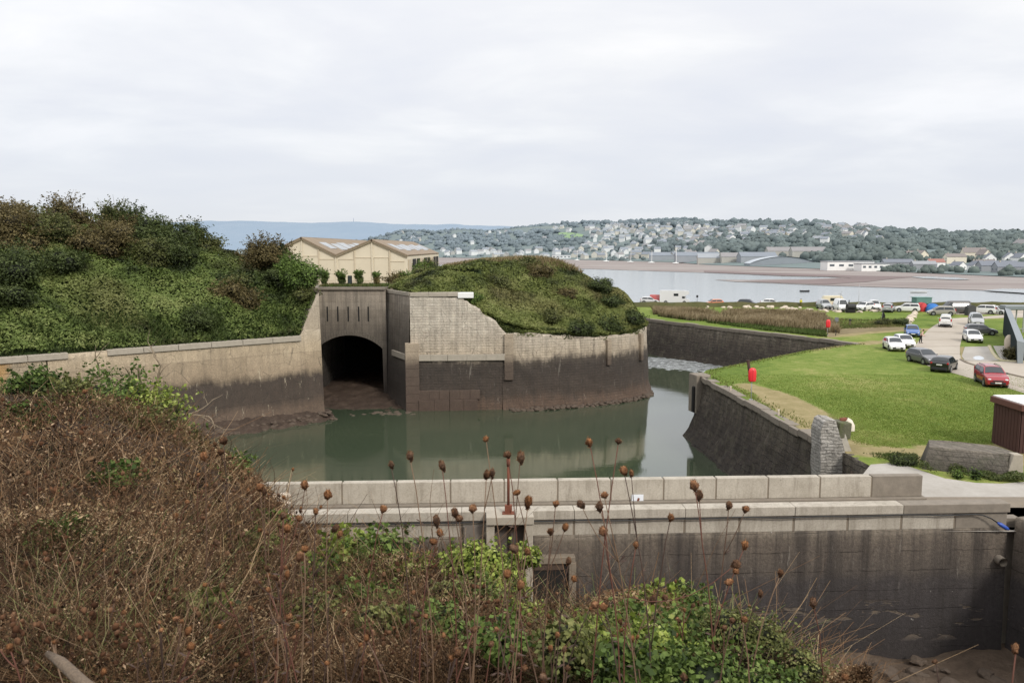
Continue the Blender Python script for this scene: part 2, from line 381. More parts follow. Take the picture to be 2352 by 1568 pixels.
lime = mth(nt, 'MULTIPLY', ramp(nt, noise(nt, scl(nt, uv, (3.2, .5, 1)), 1.0, 6, .75), [(.6, 0.0), (.7, 1.0)]), ramp(nt, mth(nt, 'DIVIDE', zz, 8.0), [(.4, 0.0), (.5, .6), (.62, .6), (.72, .15)]))
c = mixc(nt, lime, c, (.34, .31, .27))
# shuttering lines every lift, broken by noise; spalled stone below the main crack
ln = mth(nt, 'FRACT', mth(nt, 'ADD', mth(nt, 'DIVIDE', z, .86), mth(nt, 'MULTIPLY', noise(nt, scl(nt, uv, (.7, .7, 1)), 1.0, 4, .7), .22)))
crack = mth(nt, 'MULTIPLY', ramp(nt, ln, [(.0, 1.0), (.028, 0.0)]), ramp(nt, noise(nt, scl(nt, uv, (.5, 1.4, 1)), 1.3, 4, .7), [(.45, 0.0), (.58, .9)]))
c = mixc(nt, crack, c, (.014, .012, .011))
sp = ramp(nt, mth(nt, 'ADD', noise(nt, scl(nt, uv, (.42, 1.5, 1)), 1.0, 5, .62, .4), 0.0), [(.585, 0.0), (.6, 1.0)])
band = ramp(nt, mth(nt, 'DIVIDE', z, 8.0), [(.13, 0.0), (.17, 1.0), (.34, 1.0), (.37, 0.0)])
spm = mth(nt, 'MULTIPLY', sp, band); c = mixc(nt, mth(nt, 'MULTIPLY', spm, .8), c, mixc(nt, fine, (.07, .055, .042), (.2, .155, .115)))
wsp = ramp(nt, noise(nt, pos, 2.6, 2, .95), [(.74, 0.0), (.765, 1.0)]); c = mixc(nt, mth(nt, 'MULTIPLY', wsp, .8), c, (.5, .48, .44))
nt.links.new(c, b.inputs['Base Color'])
hgt = mth(nt, 'SUBTRACT', mth(nt, 'ADD', fine, mth(nt, 'MULTIPLY', big, .6)), mth(nt, 'ADD', mth(nt, 'MULTIPLY', spm, .9), crack))
bn = nd(nt, 'Bump', {'Strength': .6, 'Height': hgt, 'Distance': .1}); nt.links.new(bn.outputs[0], b.inputs['Normal'])
M['para'] = wallmat('parapet_concrete', [(0, (.3, .26, .21)), (5.8, (.36, .315, .255)), (6.1, (.42, .375, .31)), (7.0, (.44, .4, .335)), (9, (.42, .37, .31))], brick=(40, 9), mortar=1, streak=.14, wob=.3, bump=.25, amp=.2)
M['damp_patch'] = simple('bare_stone', (.19, .145, .1), .95, .5, 4, .6)
M['cope'] = simple('coping_concrete', (.36, .32, .26), .9, .3, 2.5, .3)
M['copedark'] = simple('weathered_coping', (.21, .18, .145), .9, .4, 2.5, .4)
M['joint'] = simple('joint_mortar', (.2, .165, .125), .95, .3, 5)
M['brownstone'] = wallmat('brown_quoin_stone', [(-1, (.08, .053, .04)), (2, (.09, .064, .05)), (5, (.1, .076, .059)), (6.2, (.34, .28, .21)), (14, (.4, .34, .27))], brick=(2.2, .62), mortar=.55, streak=.2, wob=.6, bump=.4)
M['black'] = simple('black_and_painted_shade', (.012, .011, .01), .95, .3, 2)  # painted shade inside openings, and the colour of plainly black objects
M['rust'] = simple('rusted_iron', (.17, .055, .03), .85, .4, 9, .4)
M['rustdk'] = simple('dark_rusted_iron', (.06, .03, .022), .85, .4, 7, .4)
M['white'] = simple('white_paint', (.78, .78, .76), .5, .05, 3)
M['cream'] = simple('cream_cladding', (.62, .56, .44), .8, .1, .7)
M['creamdk'] = simple('cream_trim', (.5, .43, .32), .8, .15, 2)
M['asb'] = simple('weathered_sheet_roof', (.24, .185, .13), .9, .3, .5)
M['gutter'] = simple('grey_barge_board', (.33, .28, .2), .8, .2, 2)
M['skylt'] = simple('skylight_sheet', (.36, .38, .4), .8, .5, .8)
M['cable'] = simple('black_cable', (.012, .012, .013), .5, .2, 4)
M['blue'] = simple('blue_plastic', (.03, .08, .36), .4, .1, 4)
M['red'] = simple('red_plastic', (.72, .03, .04), .4, .1, 4)
M['galv'] = simple('galvanised_steel', (.38, .39, .4), .5, .15, 5, Metallic=.3)
M['woodred'] = simple('dark_red_timber', (.055, .02, .016), .7, .35, 3)
M['slab'] = simple('grey_steel_panel', (.045, .055, .057), 1.0, .15, .8); M['slab'].node_tree.nodes['Principled BSDF'].inputs['Specular IOR Level'].default_value = 0
M['slabtop'] = simple('pale_steel_top', (.2, .225, .24), .5, .12, .8)
M['bark'] = simple('grey_bark', (.16, .125, .09), .9, .4, 8, .4)
M['rock'] = simple('mud_rock', (.085, .062, .045), .9, .45, 2.5, .8)
M['paleRock'] = simple('pale_boulder', (.55, .47, .38), .9, .25, 1.5, .6)
M['leaf'] = leafmat('foliage'); M['dry'] = leafmat('dry_plant', .12, .85, .1); M['far'] = leafmat('hazed_foliage', 0, .95, .0)
M['grassblade'] = leafmat('grass_blades', .3, .6, .2)

def groundmat(name, stops, s1, s2, rough=.95, bump=.3, sxyz=(1, 1, 1), dist=.05):
    m, nt, b = newmat(name, rough); b.inputs['Specular IOR Level'].default_value = .2
    p = scl(nt, nd(nt, 'NewGeometry').outputs['Position'], sxyz)
    a = noise(nt, p, s1, 6, .65, .2); f = noise(nt, p, s2, 6, .75)
    c = ramp(nt, mth(nt, 'ADD', mth(nt, 'MULTIPLY', a, .62), mth(nt, 'MULTIPLY', f, .38)), stops)
    nt.links.new(c, b.inputs['Base Color'])
    bn = nd(nt, 'Bump', {'Strength': bump, 'Height': f, 'Distance': dist}); nt.links.new(bn.outputs[0], b.inputs['Normal'])
    return m
M['lawn'], nt, b = newmat('lawn_grass', .9); b.inputs['Specular IOR Level'].default_value = .15
p = nd(nt, 'NewGeometry').outputs['Position']
a = noise(nt, p, .07, 5, .65, .3); f = noise(nt, scl(nt, p, (.8, .7, 1)), 1.0, 8, .78, .4); g = noise(nt, scl(nt, p, (3.5, 2.2, 1)), 3.0, 5, .8)
c = ramp(nt, mth(nt, 'ADD', mth(nt, 'ADD', mth(nt, 'MULTIPLY', a, .35), mth(nt, 'MULTIPLY', f, .35)), mth(nt, 'MULTIPLY', g, .3)),
         [(.41, (.07, .115, .014)), (.47, (.115, .17, .026)), (.525, (.16, .21, .04)), (.61, (.29, .275, .1))])
wa = nd(nt, 'Attribute', attribute_name='Col').outputs['Color']; wr = nd(nt, 'SeparateColor', {0: wa}).outputs[0]
wf = mth(nt, 'MULTIPLY', ramp(nt, mth(nt, 'ADD', wr, mth(nt, 'MULTIPLY', mth(nt, 'SUBTRACT', noise(nt, p, .9, 6, .75), .5), .9)), [(.3, 0.0), (.52, 1.0)]), 1.0)
c = mixc(nt, wf, c, ramp(nt, f, [(.3, (.2, .165, .075)), (.5, (.27, .225, .11)), (.7, (.35, .28, .16))]))
nt.links.new(c, b.inputs['Base Color'])
bn = nd(nt, 'Bump', {'Strength': .5, 'Height': mth(nt, 'ADD', g, f), 'Distance': .08}); nt.links.new(bn.outputs[0], b.inputs['Normal'])
M['mud'] = groundmat('dock_mud', [(.3, (.032, .023, .018)), (.5, (.065, .046, .035)), (.7, (.12, .088, .066))], .9, 5.5, .6, .9, dist=.15)
M['bed'] = groundmat('dry_bed_mud', [(.3, (.06, .043, .032)), (.5, (.11, .08, .058)), (.7, (.17, .128, .095))], .5, 3.0, .85, .8, dist=.2)
M['flats'] = groundmat('tidal_flats', [(.3, (.17, .145, .14)), (.45, (.23, .195, .185)), (.55, (.29, .26, .245)), (.7, (.36, .335, .31))], .012, .06, .9, .1, (.35, 1.6, 1))
M['redflats'] = groundmat('red_tidal_mud', [(.3, (.13, .1, .1)), (.5, (.185, .145, .14)), (.7, (.25, .2, .19))], .012, .06, .9, .1, (.35, 1.6, 1))
M['conc'] = groundmat('concrete_road', [(.3, (.33, .29, .235)), (.5, (.4, .355, .3)), (.7, (.47, .43, .37))], .12, 2.2, .9, .15)
M['conc2'] = groundmat('cracked_concrete', [(.3, (.3, .275, .24)), (.5, (.37, .345, .31)), (.7, (.46, .435, .4))], .2, 2.8, .9, .3)
M['hillsoil'] = groundmat('ivy_covered_ground', [(.3, (.012, .02, .007)), (.5, (.025, .04, .012)), (.7, (.05, .06, .02))], .3, 3, .95, .6)
M['banksoil'] = groundmat('bank_soil', [(.3, (.018, .012, .008)), (.5, (.045, .028, .017)), (.7, (.09, .058, .035))], .9, 6, .95, .8)
M['drysoil'] = groundmat('dry_grass_ground', [(.3, (.12, .1, .05)), (.5, (.2, .16, .09)), (.7, (.28, .22, .13))], .3, 3, .95, .5)
M['town'] = groundmat('hazed_town_ground', [(.3, (.13, .17, .175)), (.5, (.16, .2, .2)), (.7, (.2, .23, .22))], .008, .05, .98, .0)  # distance haze is part of these ground colours
M['ridge'] = groundmat('hazy_ridge', [(.3, (.21, .275, .355)), (.5, (.225, .29, .365)), (.7, (.25, .31, .38))], .003, .02, 1, .0)  # blue aerial haze put straight into the base colour
M['puddle'] = simple('puddle_water', (.55, .58, .6), .08, .02, 1)

# ================================================================ water and far land
def rect(name, x0, x1, y0, y1, z, mat): return npmesh(name, [(x0, y0, z), (x1, y0, z), (x1, y1, z), (x0, y1, z)], np.array([[0, 1, 2, 3]]), mat)
tag(rect('sea', -5000, 6000, 150, 9000, 0, M['sea']), kind='structure')
tag(rect('moat_water', -60, 60, 33.5, 150, 0, M['moat']), kind='structure')
def sheet(name, pts, z, mat, n=None): return tag(poly_sheet(name, [G(*q, z)[:2] for q in pts], z, mat), kind='structure')
BASE = [(300, 586), (500, 588), (1030, 591.5), (1300, 595.5), (1550, 602), (1617, 607.5), (1930, 618.5), (2150, 627.5), (2352, 636), (2700, 650), (3100, 668)]
sheet('tidal_flats', [(x, y - 1.5) for x, y in BASE] + [(3100, 700), (2352, 672.5), (2257, 666.5), (2080, 661), (1882, 655), (1800, 651), (1690, 646.8), (1655, 643.6), (1640, 642.3), (1720, 642.6), (1780, 641.4),
      (1850, 641), (1935, 637.6), (1905, 636), (1800, 634.2), (1700, 629.5), (1617, 626), (1500, 622.3), (1369, 618), (1200, 613), (1000, 608), (600, 602), (300, 600)], .15, M['flats'])
sheet('red_mud_bank', [(1617, 621.5), (1700, 624), (1800, 628), (1990, 633.5), (2110, 635.6), (2060, 639), (1990, 647), (1900, 652.8), (1800, 649.6), (1705, 645.6), (1800, 643.6), (1870, 642.2), (1955, 638),
      (1900, 635), (1800, 633), (1700, 628.6), (1617, 625)], .3, M['redflats'])
sheet('tidal_pool', [(2092, 635.5), (2130, 634.4), (2200, 637.4), (2228, 641.6), (2190, 642.2), (2120, 639)], .45, M['sea'])
sheet('tidal_pool', [(2258, 666.6), (2300, 663), (2420, 664), (2420, 676), (2352, 672.6)], .45, M['sea'])

# far blue ridge
RX = [(-400, 540), (200, 522), (390, 512), (470, 507.5), (560, 507), (640, 510), (700, 512), (760, 510), (800, 508.5), (850, 511), (900, 514), (960, 515.5), (1040, 515), (1100, 518), (1180, 520), (1300, 526), (1500, 534), (1900, 540), (2100, 536), (2200, 533), (2260, 535), (2330, 540), (2600, 545)]
xs = np.linspace(-400, 2600, 300); ys = np.interp(xs, [q[0] for q in RX], [q[1] for q in RX])
ys = ys + (fbm(np.stack([xs, xs * 0, xs * 0], 1), .06, 3, 5) - .5) * 3
V = np.zeros((5, len(xs), 3))
for i, x in enumerate(xs):
    top = AT(x, ys[i], 4600)
    for j, (yy, k) in enumerate(((3300, 0), (3700, .45), (4200, .85), (4600, 1), (5600, .6))):
        V[j, i] = (top[0] * yy / 4600 if j < 4 else top[0] * 1.2, yy, top[2] * k)
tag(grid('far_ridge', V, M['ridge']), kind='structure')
# mast and pale farm buildings on the ridge
mb = MB(); q = AT(812, 509, 4590); mb.tube([(q[0], q[1], q[2] - 8), (q[0], q[1], q[2] + 21)], [1.6, .9], 5)
tag(mb.build('radio_mast', simple('hazy_mast', (.25, .3, .38), .9, .1)), 'thin radio mast standing up from the blue ridge', 'mast')

# town hill
SIL = [(500, 575), (700, 570), (860, 549), (915, 534), (941, 530), (1000, 533), (1056, 527), (1125, 532), (1185, 523), (1231, 519), (1294, 516), (1366, 511), (1419, 515), (1456, 508), (1531, 505), (1575, 503), (1638, 515),
       (1648, 511), (1689, 507), (1742, 513), (1792, 512), (1835, 518), (1898, 515), (1945, 524), (2054, 529), (2104, 534), (2154, 539), (2210, 541), (2320, 543), (2500, 535), (3000, 530)]
def hcol(px):
    ps = interp(px, [q[0] for q in SIL], [q[1] for q in SIL]); pb = interp(px, [q[0] for q in BASE], [q[1] for q in BASE])
    Yb = G(px, pb, .5)[1]; return ps, pb, Yb, Yb * 1.35 + 430
def hill_at(px, t):
    """point of the town hill at image column px, t=0 shore .. 1 crest"""
    ps, pb, Yb, Yc = hcol(px); Y = Yb + (Yc - Yb) * t; top = AT(px, ps, Yc)[2]
    z = .5 + (top - .5) * (t ** 1.25 * .55 + .45 * (t * t * (3 - 2 * t)))
    return ((px - 1176) / FPX * (Y * math.cos(PITCH) - (z - EYE) * math.sin(PITCH)), Y, z)
xs = np.linspace(420, 3000, 200); ts = np.concatenate([np.linspace(0, 1, 22), [1.12, 1.4]])
V = np.zeros((len(ts), len(xs), 3))
for i, x in enumerate(xs):
    for j, t in enumerate(ts):
        q = hill_at(x, min(t, 1)); ps, pb, Yb, Yc = hcol(x)
        V[j, i] = q if t <= 1 else (q[0] * (1 + .2 * (t - 1)), Yc + (t - 1) * 900, q[2] * (1 - .6 * (t - 1)))
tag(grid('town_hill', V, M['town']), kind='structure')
def hill_px(px, py):
    """hill point seen at (px, py)"""
    lo = None
    for t in np.linspace(0, 1, 140):
        q = hill_at(px, t); w = q[2] - EYE
        c, s = math.cos(PITCH), math.sin(PITCH); f = q[1] * c - w * s; yy = 784 - FPX * (q[1] * s + w * c) / f
        if yy <= py: return q
    return hill_at(px, 1)
# ================================================================ far town: woods, houses
def woods():
    bl = []
    def tree_blob(c, r, seed, near=0):
        mb = MB(); lr = random.Random(seed)
        k = 2 if near else 1
        for j in range(3 + lr.randint(0, 3)):
            o = (c[0] + lr.uniform(-.7, .7) * r, c[1] + lr.uniform(-.5, .5) * r, c[2] + lr.uniform(.1, .75) * r)
            s = r * lr.uniform(.45, .8); mb.ell(o, (s, s, s * lr.uniform(.75, 1.05)), 8, 5)
        v = np.array([tuple(q) for q in mb.v]); v += (rng.random(v.shape) - .5) * r * .22
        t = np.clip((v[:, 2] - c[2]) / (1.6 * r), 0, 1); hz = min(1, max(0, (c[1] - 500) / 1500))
        a = np.array((.095, .12, .115)) * (1 - hz) + np.array((.17, .21, .24)) * hz  # aerial haze blended into the tree colours with distance
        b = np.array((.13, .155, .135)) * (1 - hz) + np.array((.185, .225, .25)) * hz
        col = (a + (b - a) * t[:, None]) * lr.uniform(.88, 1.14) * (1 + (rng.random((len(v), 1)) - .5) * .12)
        bl.append((v, np.array(mb.f), col))
    n = 0
    # skyline crowns
    px = 700.0
    while px < 2700:
        q = hill_at(px, 1.0); r = random.uniform(4, 8) * (q[1] / 1500) ** .5
        tree_blob((q[0], q[1] - random.uniform(0, 30), q[2] - r * .75), r, n); n += 1
        px += r * FPX / q[1] * random.uniform(.5, 1.0)
    def scatter(x0, x1, y0, y1, cnt, r0, r1):
        nonlocal n
        for _ in range(cnt):
            x = random.uniform(x0, x1); ps = interp(x, [q[0] for q in SIL], [q[1] for q in SIL])
            q = hill_px(x, max(ps + 1, random.uniform(y0, y1))); r = random.uniform(r0, r1)
            tree_blob((q[0], q[1], q[2] - r * .2), r, n, 1); n += 1
    scatter(850, 1290, 533, 568, 190, 6, 10); scatter(1000, 1300, 545, 580, 90, 5, 9)
    scatter(1290, 1900, 512, 524, 110, 6, 10); scatter(1290, 1950, 526, 590, 190, 4, 8); scatter(1260, 1345, 552, 578, 26, 7, 10)
    scatter(1480, 1760, 558, 582, 70, 7, 11); scatter(1620, 1800, 540, 575, 70, 6, 9)
    scatter(1790, 2360, 528, 560, 260, 6, 9); scatter(1850, 2360, 555, 604, 240, 5, 8); scatter(2000, 2360, 600, 628, 60, 2.5, 4.5)
    scatter(620, 900, 552, 584, 60, 5, 8); scatter(1010, 1600, 585, 600, 40, 3, 5); scatter(2300, 2420, 612, 634, 14, 3, 5)
    v, f, c = join(bl)
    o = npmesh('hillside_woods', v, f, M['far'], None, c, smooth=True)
    tag(o, 'hazy dark green woodland and garden trees covering the hills behind the town', 'woods', kind='stuff')
woods()
# green field on the hill
q = [hill_px(*p) for p in ((1283, 550), (1283, 538), (1306, 536.5), (1340, 542), (1336, 549), (1318, 555))]
tag(npmesh('hill_field', [(x, y, z + 3.0) for x, y, z in q], [list(range(6))], simple('hazy_field', (.2, .3, .16), .95, .12, .02)), kind='structure')

def hcolr(near, far, Y):
    t = min(1, max(0, (Y - 500) / 1200)); return tuple(a + (b - a) * t for a, b in zip(near, far))
HM = {}
def hmat(kind, Y):
    lv = 0 if Y < 800 else 1 if Y < 1250 else 2
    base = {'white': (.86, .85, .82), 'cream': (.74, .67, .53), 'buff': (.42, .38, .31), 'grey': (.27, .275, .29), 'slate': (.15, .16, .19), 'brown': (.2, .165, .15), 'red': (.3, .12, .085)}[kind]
    hz = ((.1, .12, .14)[0] * 0 + .36, .42, .47); t = (.12, .3, .42)[lv]  # haze colour and its share, mixed into each finish by distance
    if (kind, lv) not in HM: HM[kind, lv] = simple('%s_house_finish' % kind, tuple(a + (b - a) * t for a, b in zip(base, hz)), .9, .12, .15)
    return HM[kind, lv]
M['pane'] = simple('hazy_window', (.09, .11, .13), .4, .2, 1)
def house(loc, rz, w, d, h, rh, wall, roof, label, group, chim=True, windows=0, cat='house'):
    o = empty('house', loc, rz, label, cat, group); Y = loc[1]
    mb = MB(); mb.prism([(-w / 2, -2.5), (w / 2, -2.5), (w / 2, h), (0, h + rh), (-w / 2, h)], -d / 2, d / 2); mb.build('wall', hmat(wall, Y), o)
    r = MB(); e = .35
    for s in (-1, 1):
        a = math.atan2(rh, w / 2); ln = math.hypot(rh, w / 2) + e
        r.box((s * (w / 4 + e * .3), 0, h + rh / 2 - e * .1 + .16), (ln, d + .5, .22), ry=s * a)
    ro = r.build('roof', hmat(roof, Y), o)
    if chim: MB().box((0, d * .36, h + rh + .5), (.9, .7, 1.8)).build('chimney', hmat('buff', Y), ro)
    if windows:
        for s in (-1, 1):
            for k in range(windows):
                for zz in ((h * .3, h * .72) if h > 4 else (h * .5,)):
                    MB().box((-w * .26 + w * .52 * k / max(1, windows - 1), s * (d / 2), zz), (w * .13, .1, 1.2)).build('window', M['pane'], o)
                    if s == -1: pass
    return o
ADJ = {'white': 'white', 'cream': 'cream', 'buff': 'buff stone', 'grey': 'grey'}
RAD = {'slate': 'slate grey roof', 'brown': 'brown roof', 'grey': 'pale grey roof', 'red': 'red roof'}
def town(x0, x1, y0, y1, cnt, where, grp, w=(7, 10), d=(8, 15), h=(4.5, 6), walls=('white', 'white', 'cream', 'buff'), roofs=('slate', 'slate', 'grey', 'brown'), win=0, rz=(-1.6, 1.6)):
    k = 0; tries = 0; pts = []
    while k < cnt and tries < cnt * 30:
        tries += 1; x = random.uniform(x0, x1); y = random.uniform(y0, y1)
        if 1278 < x < 1345 and 534 < y < 558: continue
        q = hill_px(x, y)
        if any((q[0] - a) ** 2 + ((q[1] - b) * .6) ** 2 < 11 ** 2 for a, b in pts): continue
        pts.append((q[0], q[1])); wl = random.choice(walls); rf = random.choice(roofs)
        house((q[0], q[1], q[2] + .6), random.uniform(*rz), random.uniform(*w), random.uniform(*d), random.uniform(*h), random.uniform(2.4, 3.6), wl, rf,
              '%s house with a %s %s' % (ADJ[wl], RAD[rf], where), grp, windows=win)
        k += 1
town(1345, 1640, 520, 541, 62, 'on the upper slopes of the town hill', 'houses on the upper town hill')
town(1350, 1800, 540, 560, 44, 'in the middle terraces of the town hill', 'houses in the middle of the town hill')
town(1640, 1990, 524, 548, 34, 'among the trees on the eastern town hill', 'houses among the trees')
town(1020, 1340, 577, 592, 34, 'in the low rows by the far shore', 'houses along the far shore', h=(4, 6.5))
town(1340, 1640, 562, 596, 44, 'in the lower town below the hillside trees', 'houses in the lower town')
town(890, 1280, 536, 566, 16, 'scattered over the wooded western slope', 'houses on the wooded western slope')
town(640, 900, 566, 584, 16, 'clustered behind the cream shed roofs', 'houses behind the sheds', walls=('white', 'white', 'cream'))
town(1830, 2060, 540, 560, 8, 'high in the woods on the right', 'houses high in the woods')
town(1270, 1345, 524, 534, 6, 'beside the green field', 'cream houses above the field', walls=('cream', 'cream', 'white'))
def one(px, py, rz, w, d, h, rh, wall, roof, label, win=2, **k):
    q = hill_px(px, py); house((q[0], q[1], q[2] + .3), rz, w, d, h, rh, wall, roof, label, 'houses on the right-hand shore', windows=win, **k)
one(2113, 600, .25, 9, 10, 5.5, 3.6, 'cream', 'brown', 'cream gabled house with brown roof at the left end of the right shore row')
one(2098, 598, 1.4, 8, 13, 5, 3, 'buff', 'brown', 'buff house with long brown roof behind the cream gable')
one(2192, 605, 1.5, 8, 16, 5, 2.6, 'cream', 'brown', 'long cream house with brown roof left of the big cream villa')
one(2235, 600, 1.35, 10, 18, 7, 4, 'cream', 'brown', 'large cream villa with brown roof, tallest on the right shore')
one(2258, 603, .1, 8, 10, 6, 4.4, 'cream', 'brown', 'steep cream gable attached beside the large villa')
one(2272, 606, -.3, 8, 9, 4.5, 3.6, 'white', 'slate', 'small white gabled house right of the large villa')
one(2318, 606, -.35, 9, 10, 4.5, 4, 'white', 'slate', 'white house with steep gables near the right end of the shore')
one(2340, 606, .3, 8, 9, 4.5, 3.4, 'white', 'slate', 'white house at the far right end of the shore')
one(2148, 613, 1.5, 8, 12, 3.2, 2.6, 'white', 'red', 'low house with a bright red roof on the right shore')
one(2240, 621, 0, 8, 8, 3.2, 3.2, 'white', 'slate', 'white bungalow gable low on the right shore')
one(2200, 620, .3, 7, 9, 3, 2.6, 'white', 'slate', 'white bungalow left of the gabled bungalow on the shore')
one(2262, 617, .9, 8, 12, 3.2, 3, 'grey', 'brown', 'grey bungalow with brown roof behind the shore gables')
one(2290, 622, 1.5, 9, 26, 3.4, 3.2, 'grey', 'slate', 'long low grey building with slate roof along the right shore')
one(2325, 625, 1.5, 9, 24, 3.2, 3.2, 'grey', 'slate', 'long low grey building with slate roof at the right end')
one(2060, 613, 1.5, 8, 24, 3.2, 2.6, 'grey', 'slate', 'low grey terrace with slate roof right of the white building')
one(2120, 617, 1.5, 8, 18, 3.0, 2.4, 'grey', 'grey', 'pale low terrace by the shore under the cream gable')
one(2346, 572, .2, 10, 12, 5, 4, 'cream', 'brown', 'cream house up in the trees at the right edge', 1)
for px, py, w_, rf, lab in ((1648, 603, 34, 'grey', 'long grey warehouse with pale roof at the left of the shore row'), (1690, 601, 26, 'buff', 'buff stone warehouse with long roof beside the grey one'),
                            (1738, 600, 30, 'slate', 'long slate roofed warehouse behind the curved hall'), (1795, 588, 26, 'brown', 'buff barn with wide brown roof above the curved hall'), (1855, 588, 28, 'brown', 'wide buff barn with brown roof above the end of the curved hall'),
                            (1600, 598, 40, 'slate', 'very long slate roofed terrace at the left of the lower town'), (1540, 596, 44, 'slate', 'long slate roofed terrace above the moorings')):
    q = hill_px(px, py); house((q[0], q[1], q[2]), 1.5 + random.uniform(-.1, .1), 16, w_ * 1.3, 5, 4.5, 'buff' if rf != 'slate' else 'grey', 'brown' if rf == 'buff' else rf, lab, 'long roofs along the far shore', False, cat='warehouse')
# curved sports hall and white sheds on the shore
q = G(1822, 611, 1); mb = MB(); pr = [(-34, -1)] + [(-34 + 68 * t, 1.5 + 7.5 * (math.sin(math.pi * min(1, t * 1.0)) ** .8) * (1 - .12 * t)) for t in np.linspace(0, 1, 22)] + [(34, -1)]
hall = empty('curved_hall', (q[0], q[1] + 35, 1.0), -.05, 'long grey blue hall with a shallow curved roof on the far shore', 'hall')
mb.prism(pr, -12, 12); mb.build('wall', simple('hall_cladding', (.25, .28, .31), .6, .15, .1), hall)
V = np.array([[(x, y, z + .4) for y in (-13, 13)] for x, z in pr[1:-1]]); grid('roof', V, simple('hall_roof_sheet', (.42, .46, .5), .5, .1, .1), hall)
for px, py, w_, h_, lab in ((1962, 619.5, 38, 6.5, 'long white flat building on the far shore'), (2020, 621, 22, 5, 'smaller white flat building right of the long one'), (1215, 594, 40, 5, 'low white boat shed on the left far shore'), (1290, 594.5, 30, 6, 'white flat block at the shore near the moorings'), (1465, 597, 36, 5, 'white flat block below the lower town')):
    q = G(px, py, 1); o = empty('flat_building', (q[0], q[1] + 14, .8), .02, lab, 'building', 'white buildings on the far shore')
    MB().box((0, 0, h_ / 2 - .5), (w_, 14, h_ + 1)).build('wall', hmat('white', q[1]), o); MB().box((0, 0, h_ + .25), (w_ + 1, 15, .5)).build('roof', hmat('grey', q[1]), o)
    for k in range(5): MB().box((-w_ * .4 + w_ * .2 * k, -7, h_ * .55), (w_ * .1, .2, 1.6)).build('window', M['pane'], o)
# moored yachts along the far shore
for k, (px, py, lab) in enumerate(((1392, 600.5, 'white yacht with bare mast, leftmost of the moored yachts'), (1448, 602, 'white yacht with bare mast by the lower town'), (1496, 603.5, 'white yacht with tall mast, third of the moored yachts'), (1552, 605, 'white yacht with tall mast, rightmost of the moored yachts'), (1325, 598, 'white yacht off the low shore rows'))):
    q = G(px, py, .6); o = empty('yacht', q, .1 * k, lab, 'yacht', 'yachts on the far shore')
    mb = MB(); mb.ell((0, 0, .3), (4.5, 1.5, .8), 12, 6); mb.build('hull', hmat('white', q[1]), o); MB().box((0, 0, 1.2), (2.6, 1.6, .6)).build('cabin', hmat('white', q[1]), o)
    MB().tube([(.5, 0, 1), (.5, 0, 15 + k % 2 * 4)], .35, 5).build('mast', hmat('white', q[1]), o)
# small craft afloat
def dinghy(px, py, col, L, lab):
    q = G(px, py, 0); o = empty('dinghy', q, .05, lab, 'boat', 'boats afloat on the estuary'); n = 12
    V = np.zeros((5, n, 3))
    for i in range(n):
        t = i / (n - 1) * 2 - 1; wd = .9 * (1 - abs(t) ** 2.6) + .02
        for j, (yy, zz) in enumerate(((-1, .55), (-.7, 0), (0, -.15), (.7, 0), (1, .55))): V[j, i] = (t * L / 2, yy * wd, zz + .12 * t * t)
    grid('hull', V, simple('boat_paint', col, .5, .1, 2), o); MB().box((0, 0, .3), (.3, 1.5, .06)).box((-L * .25, 0, .3), (.3, 1.2, .06)).build('thwart', M['woodred'], o)
dinghy(1848, 670, (.02, .02, .022), 4.2, 'small black open boat lying on the pale water'); dinghy(2110, 672.5, (.6, .6, .58), 7, 'long white open boat lying off the car park')

# ================================================================ fort: curtain wall, bridge, bastion
fort_l = empty('curtain_wall', (-20.5, 84.5, 0), 0, 'long stained fort wall under the ivy bank with a dark tide line', 'wall')
P0 = (-20.5, 84.5); DL = np.array((-23.0, -18.6)); LW = np.hypot(*DL); DL /= LW; NL = np.array((DL[1] * 1.0, -DL[0]))
if NL[1] < 0: NL = -NL
def LP(u, v=0): return (P0[0] + DL[0] * u + NL[0] * v, P0[1] + DL[1] * u + NL[1] * v)
def loc(o, par):                      # parts are built in world space: keep them there under their Empty
    o.parent = par; o.matrix_parent_inverse = Matrix.Translation(-Vector(par.location)) if par.rotation_euler.z == 0 else par.matrix_world.inverted(); return o
zl = lambda u: 8.75 if u < 26 else 8.75 - .0 * (u - 26)
lw = wall_strip('wall_face', [(*LP(25.5), zl(25.5)), (*LP(1.9), 8.85), (*LP(1.9), 8.85)][:2], -1, M['left'], None, -1, .7, 22, .4, .07, .8, 1.2, .05, 3); loc(lw, fort_l)
lw2 = wall_strip('lichen_face', [(*LP(62), 8.6), (*LP(25.6), 8.72)], -1, M['lichwall'], None, -1, .7, 22, .4, .1, .8, 1.2, .05, 4); loc(lw2, fort_l); tag(lw2, 'rough stretch of wall covered in orange and white lichen')
# coping course proud of the face, in lengths
nface = -NL
for k in range(12):
    u0, u1 = 2.2 + k * 3.1, 2.2 + k * 3.1 + 3.06
    a, c = LP(u0), LP(u1); mx, my = (a[0] + c[0]) / 2 + nface[0] * (-.25), (a[1] + c[1]) / 2 + nface[1] * (-.25)
    if k in (6,): continue
    loc(MB().box((mx, my, 8.62), (u1 - u0, .9, .52), rz=math.atan2(DL[1], DL[0])).build('coping', M['cope'], None, bevel=.03), fort_l)
# ramped end rising to the bridge
pts = []
ends = [(2.3, 8.8), (2.0, 9.1), (1.6, 10.1), (1.1, 11.2), (.6, 12.2), (.2, 13.1), (0, 13.45)]
S = [(*LP(u), z) for u, z in ends]
le = wall_strip('ramped_end', S, -1, M['left'], None, -1, .7, 24, .12, .05, .9, 1.6, .1, 5); loc(le, fort_l)
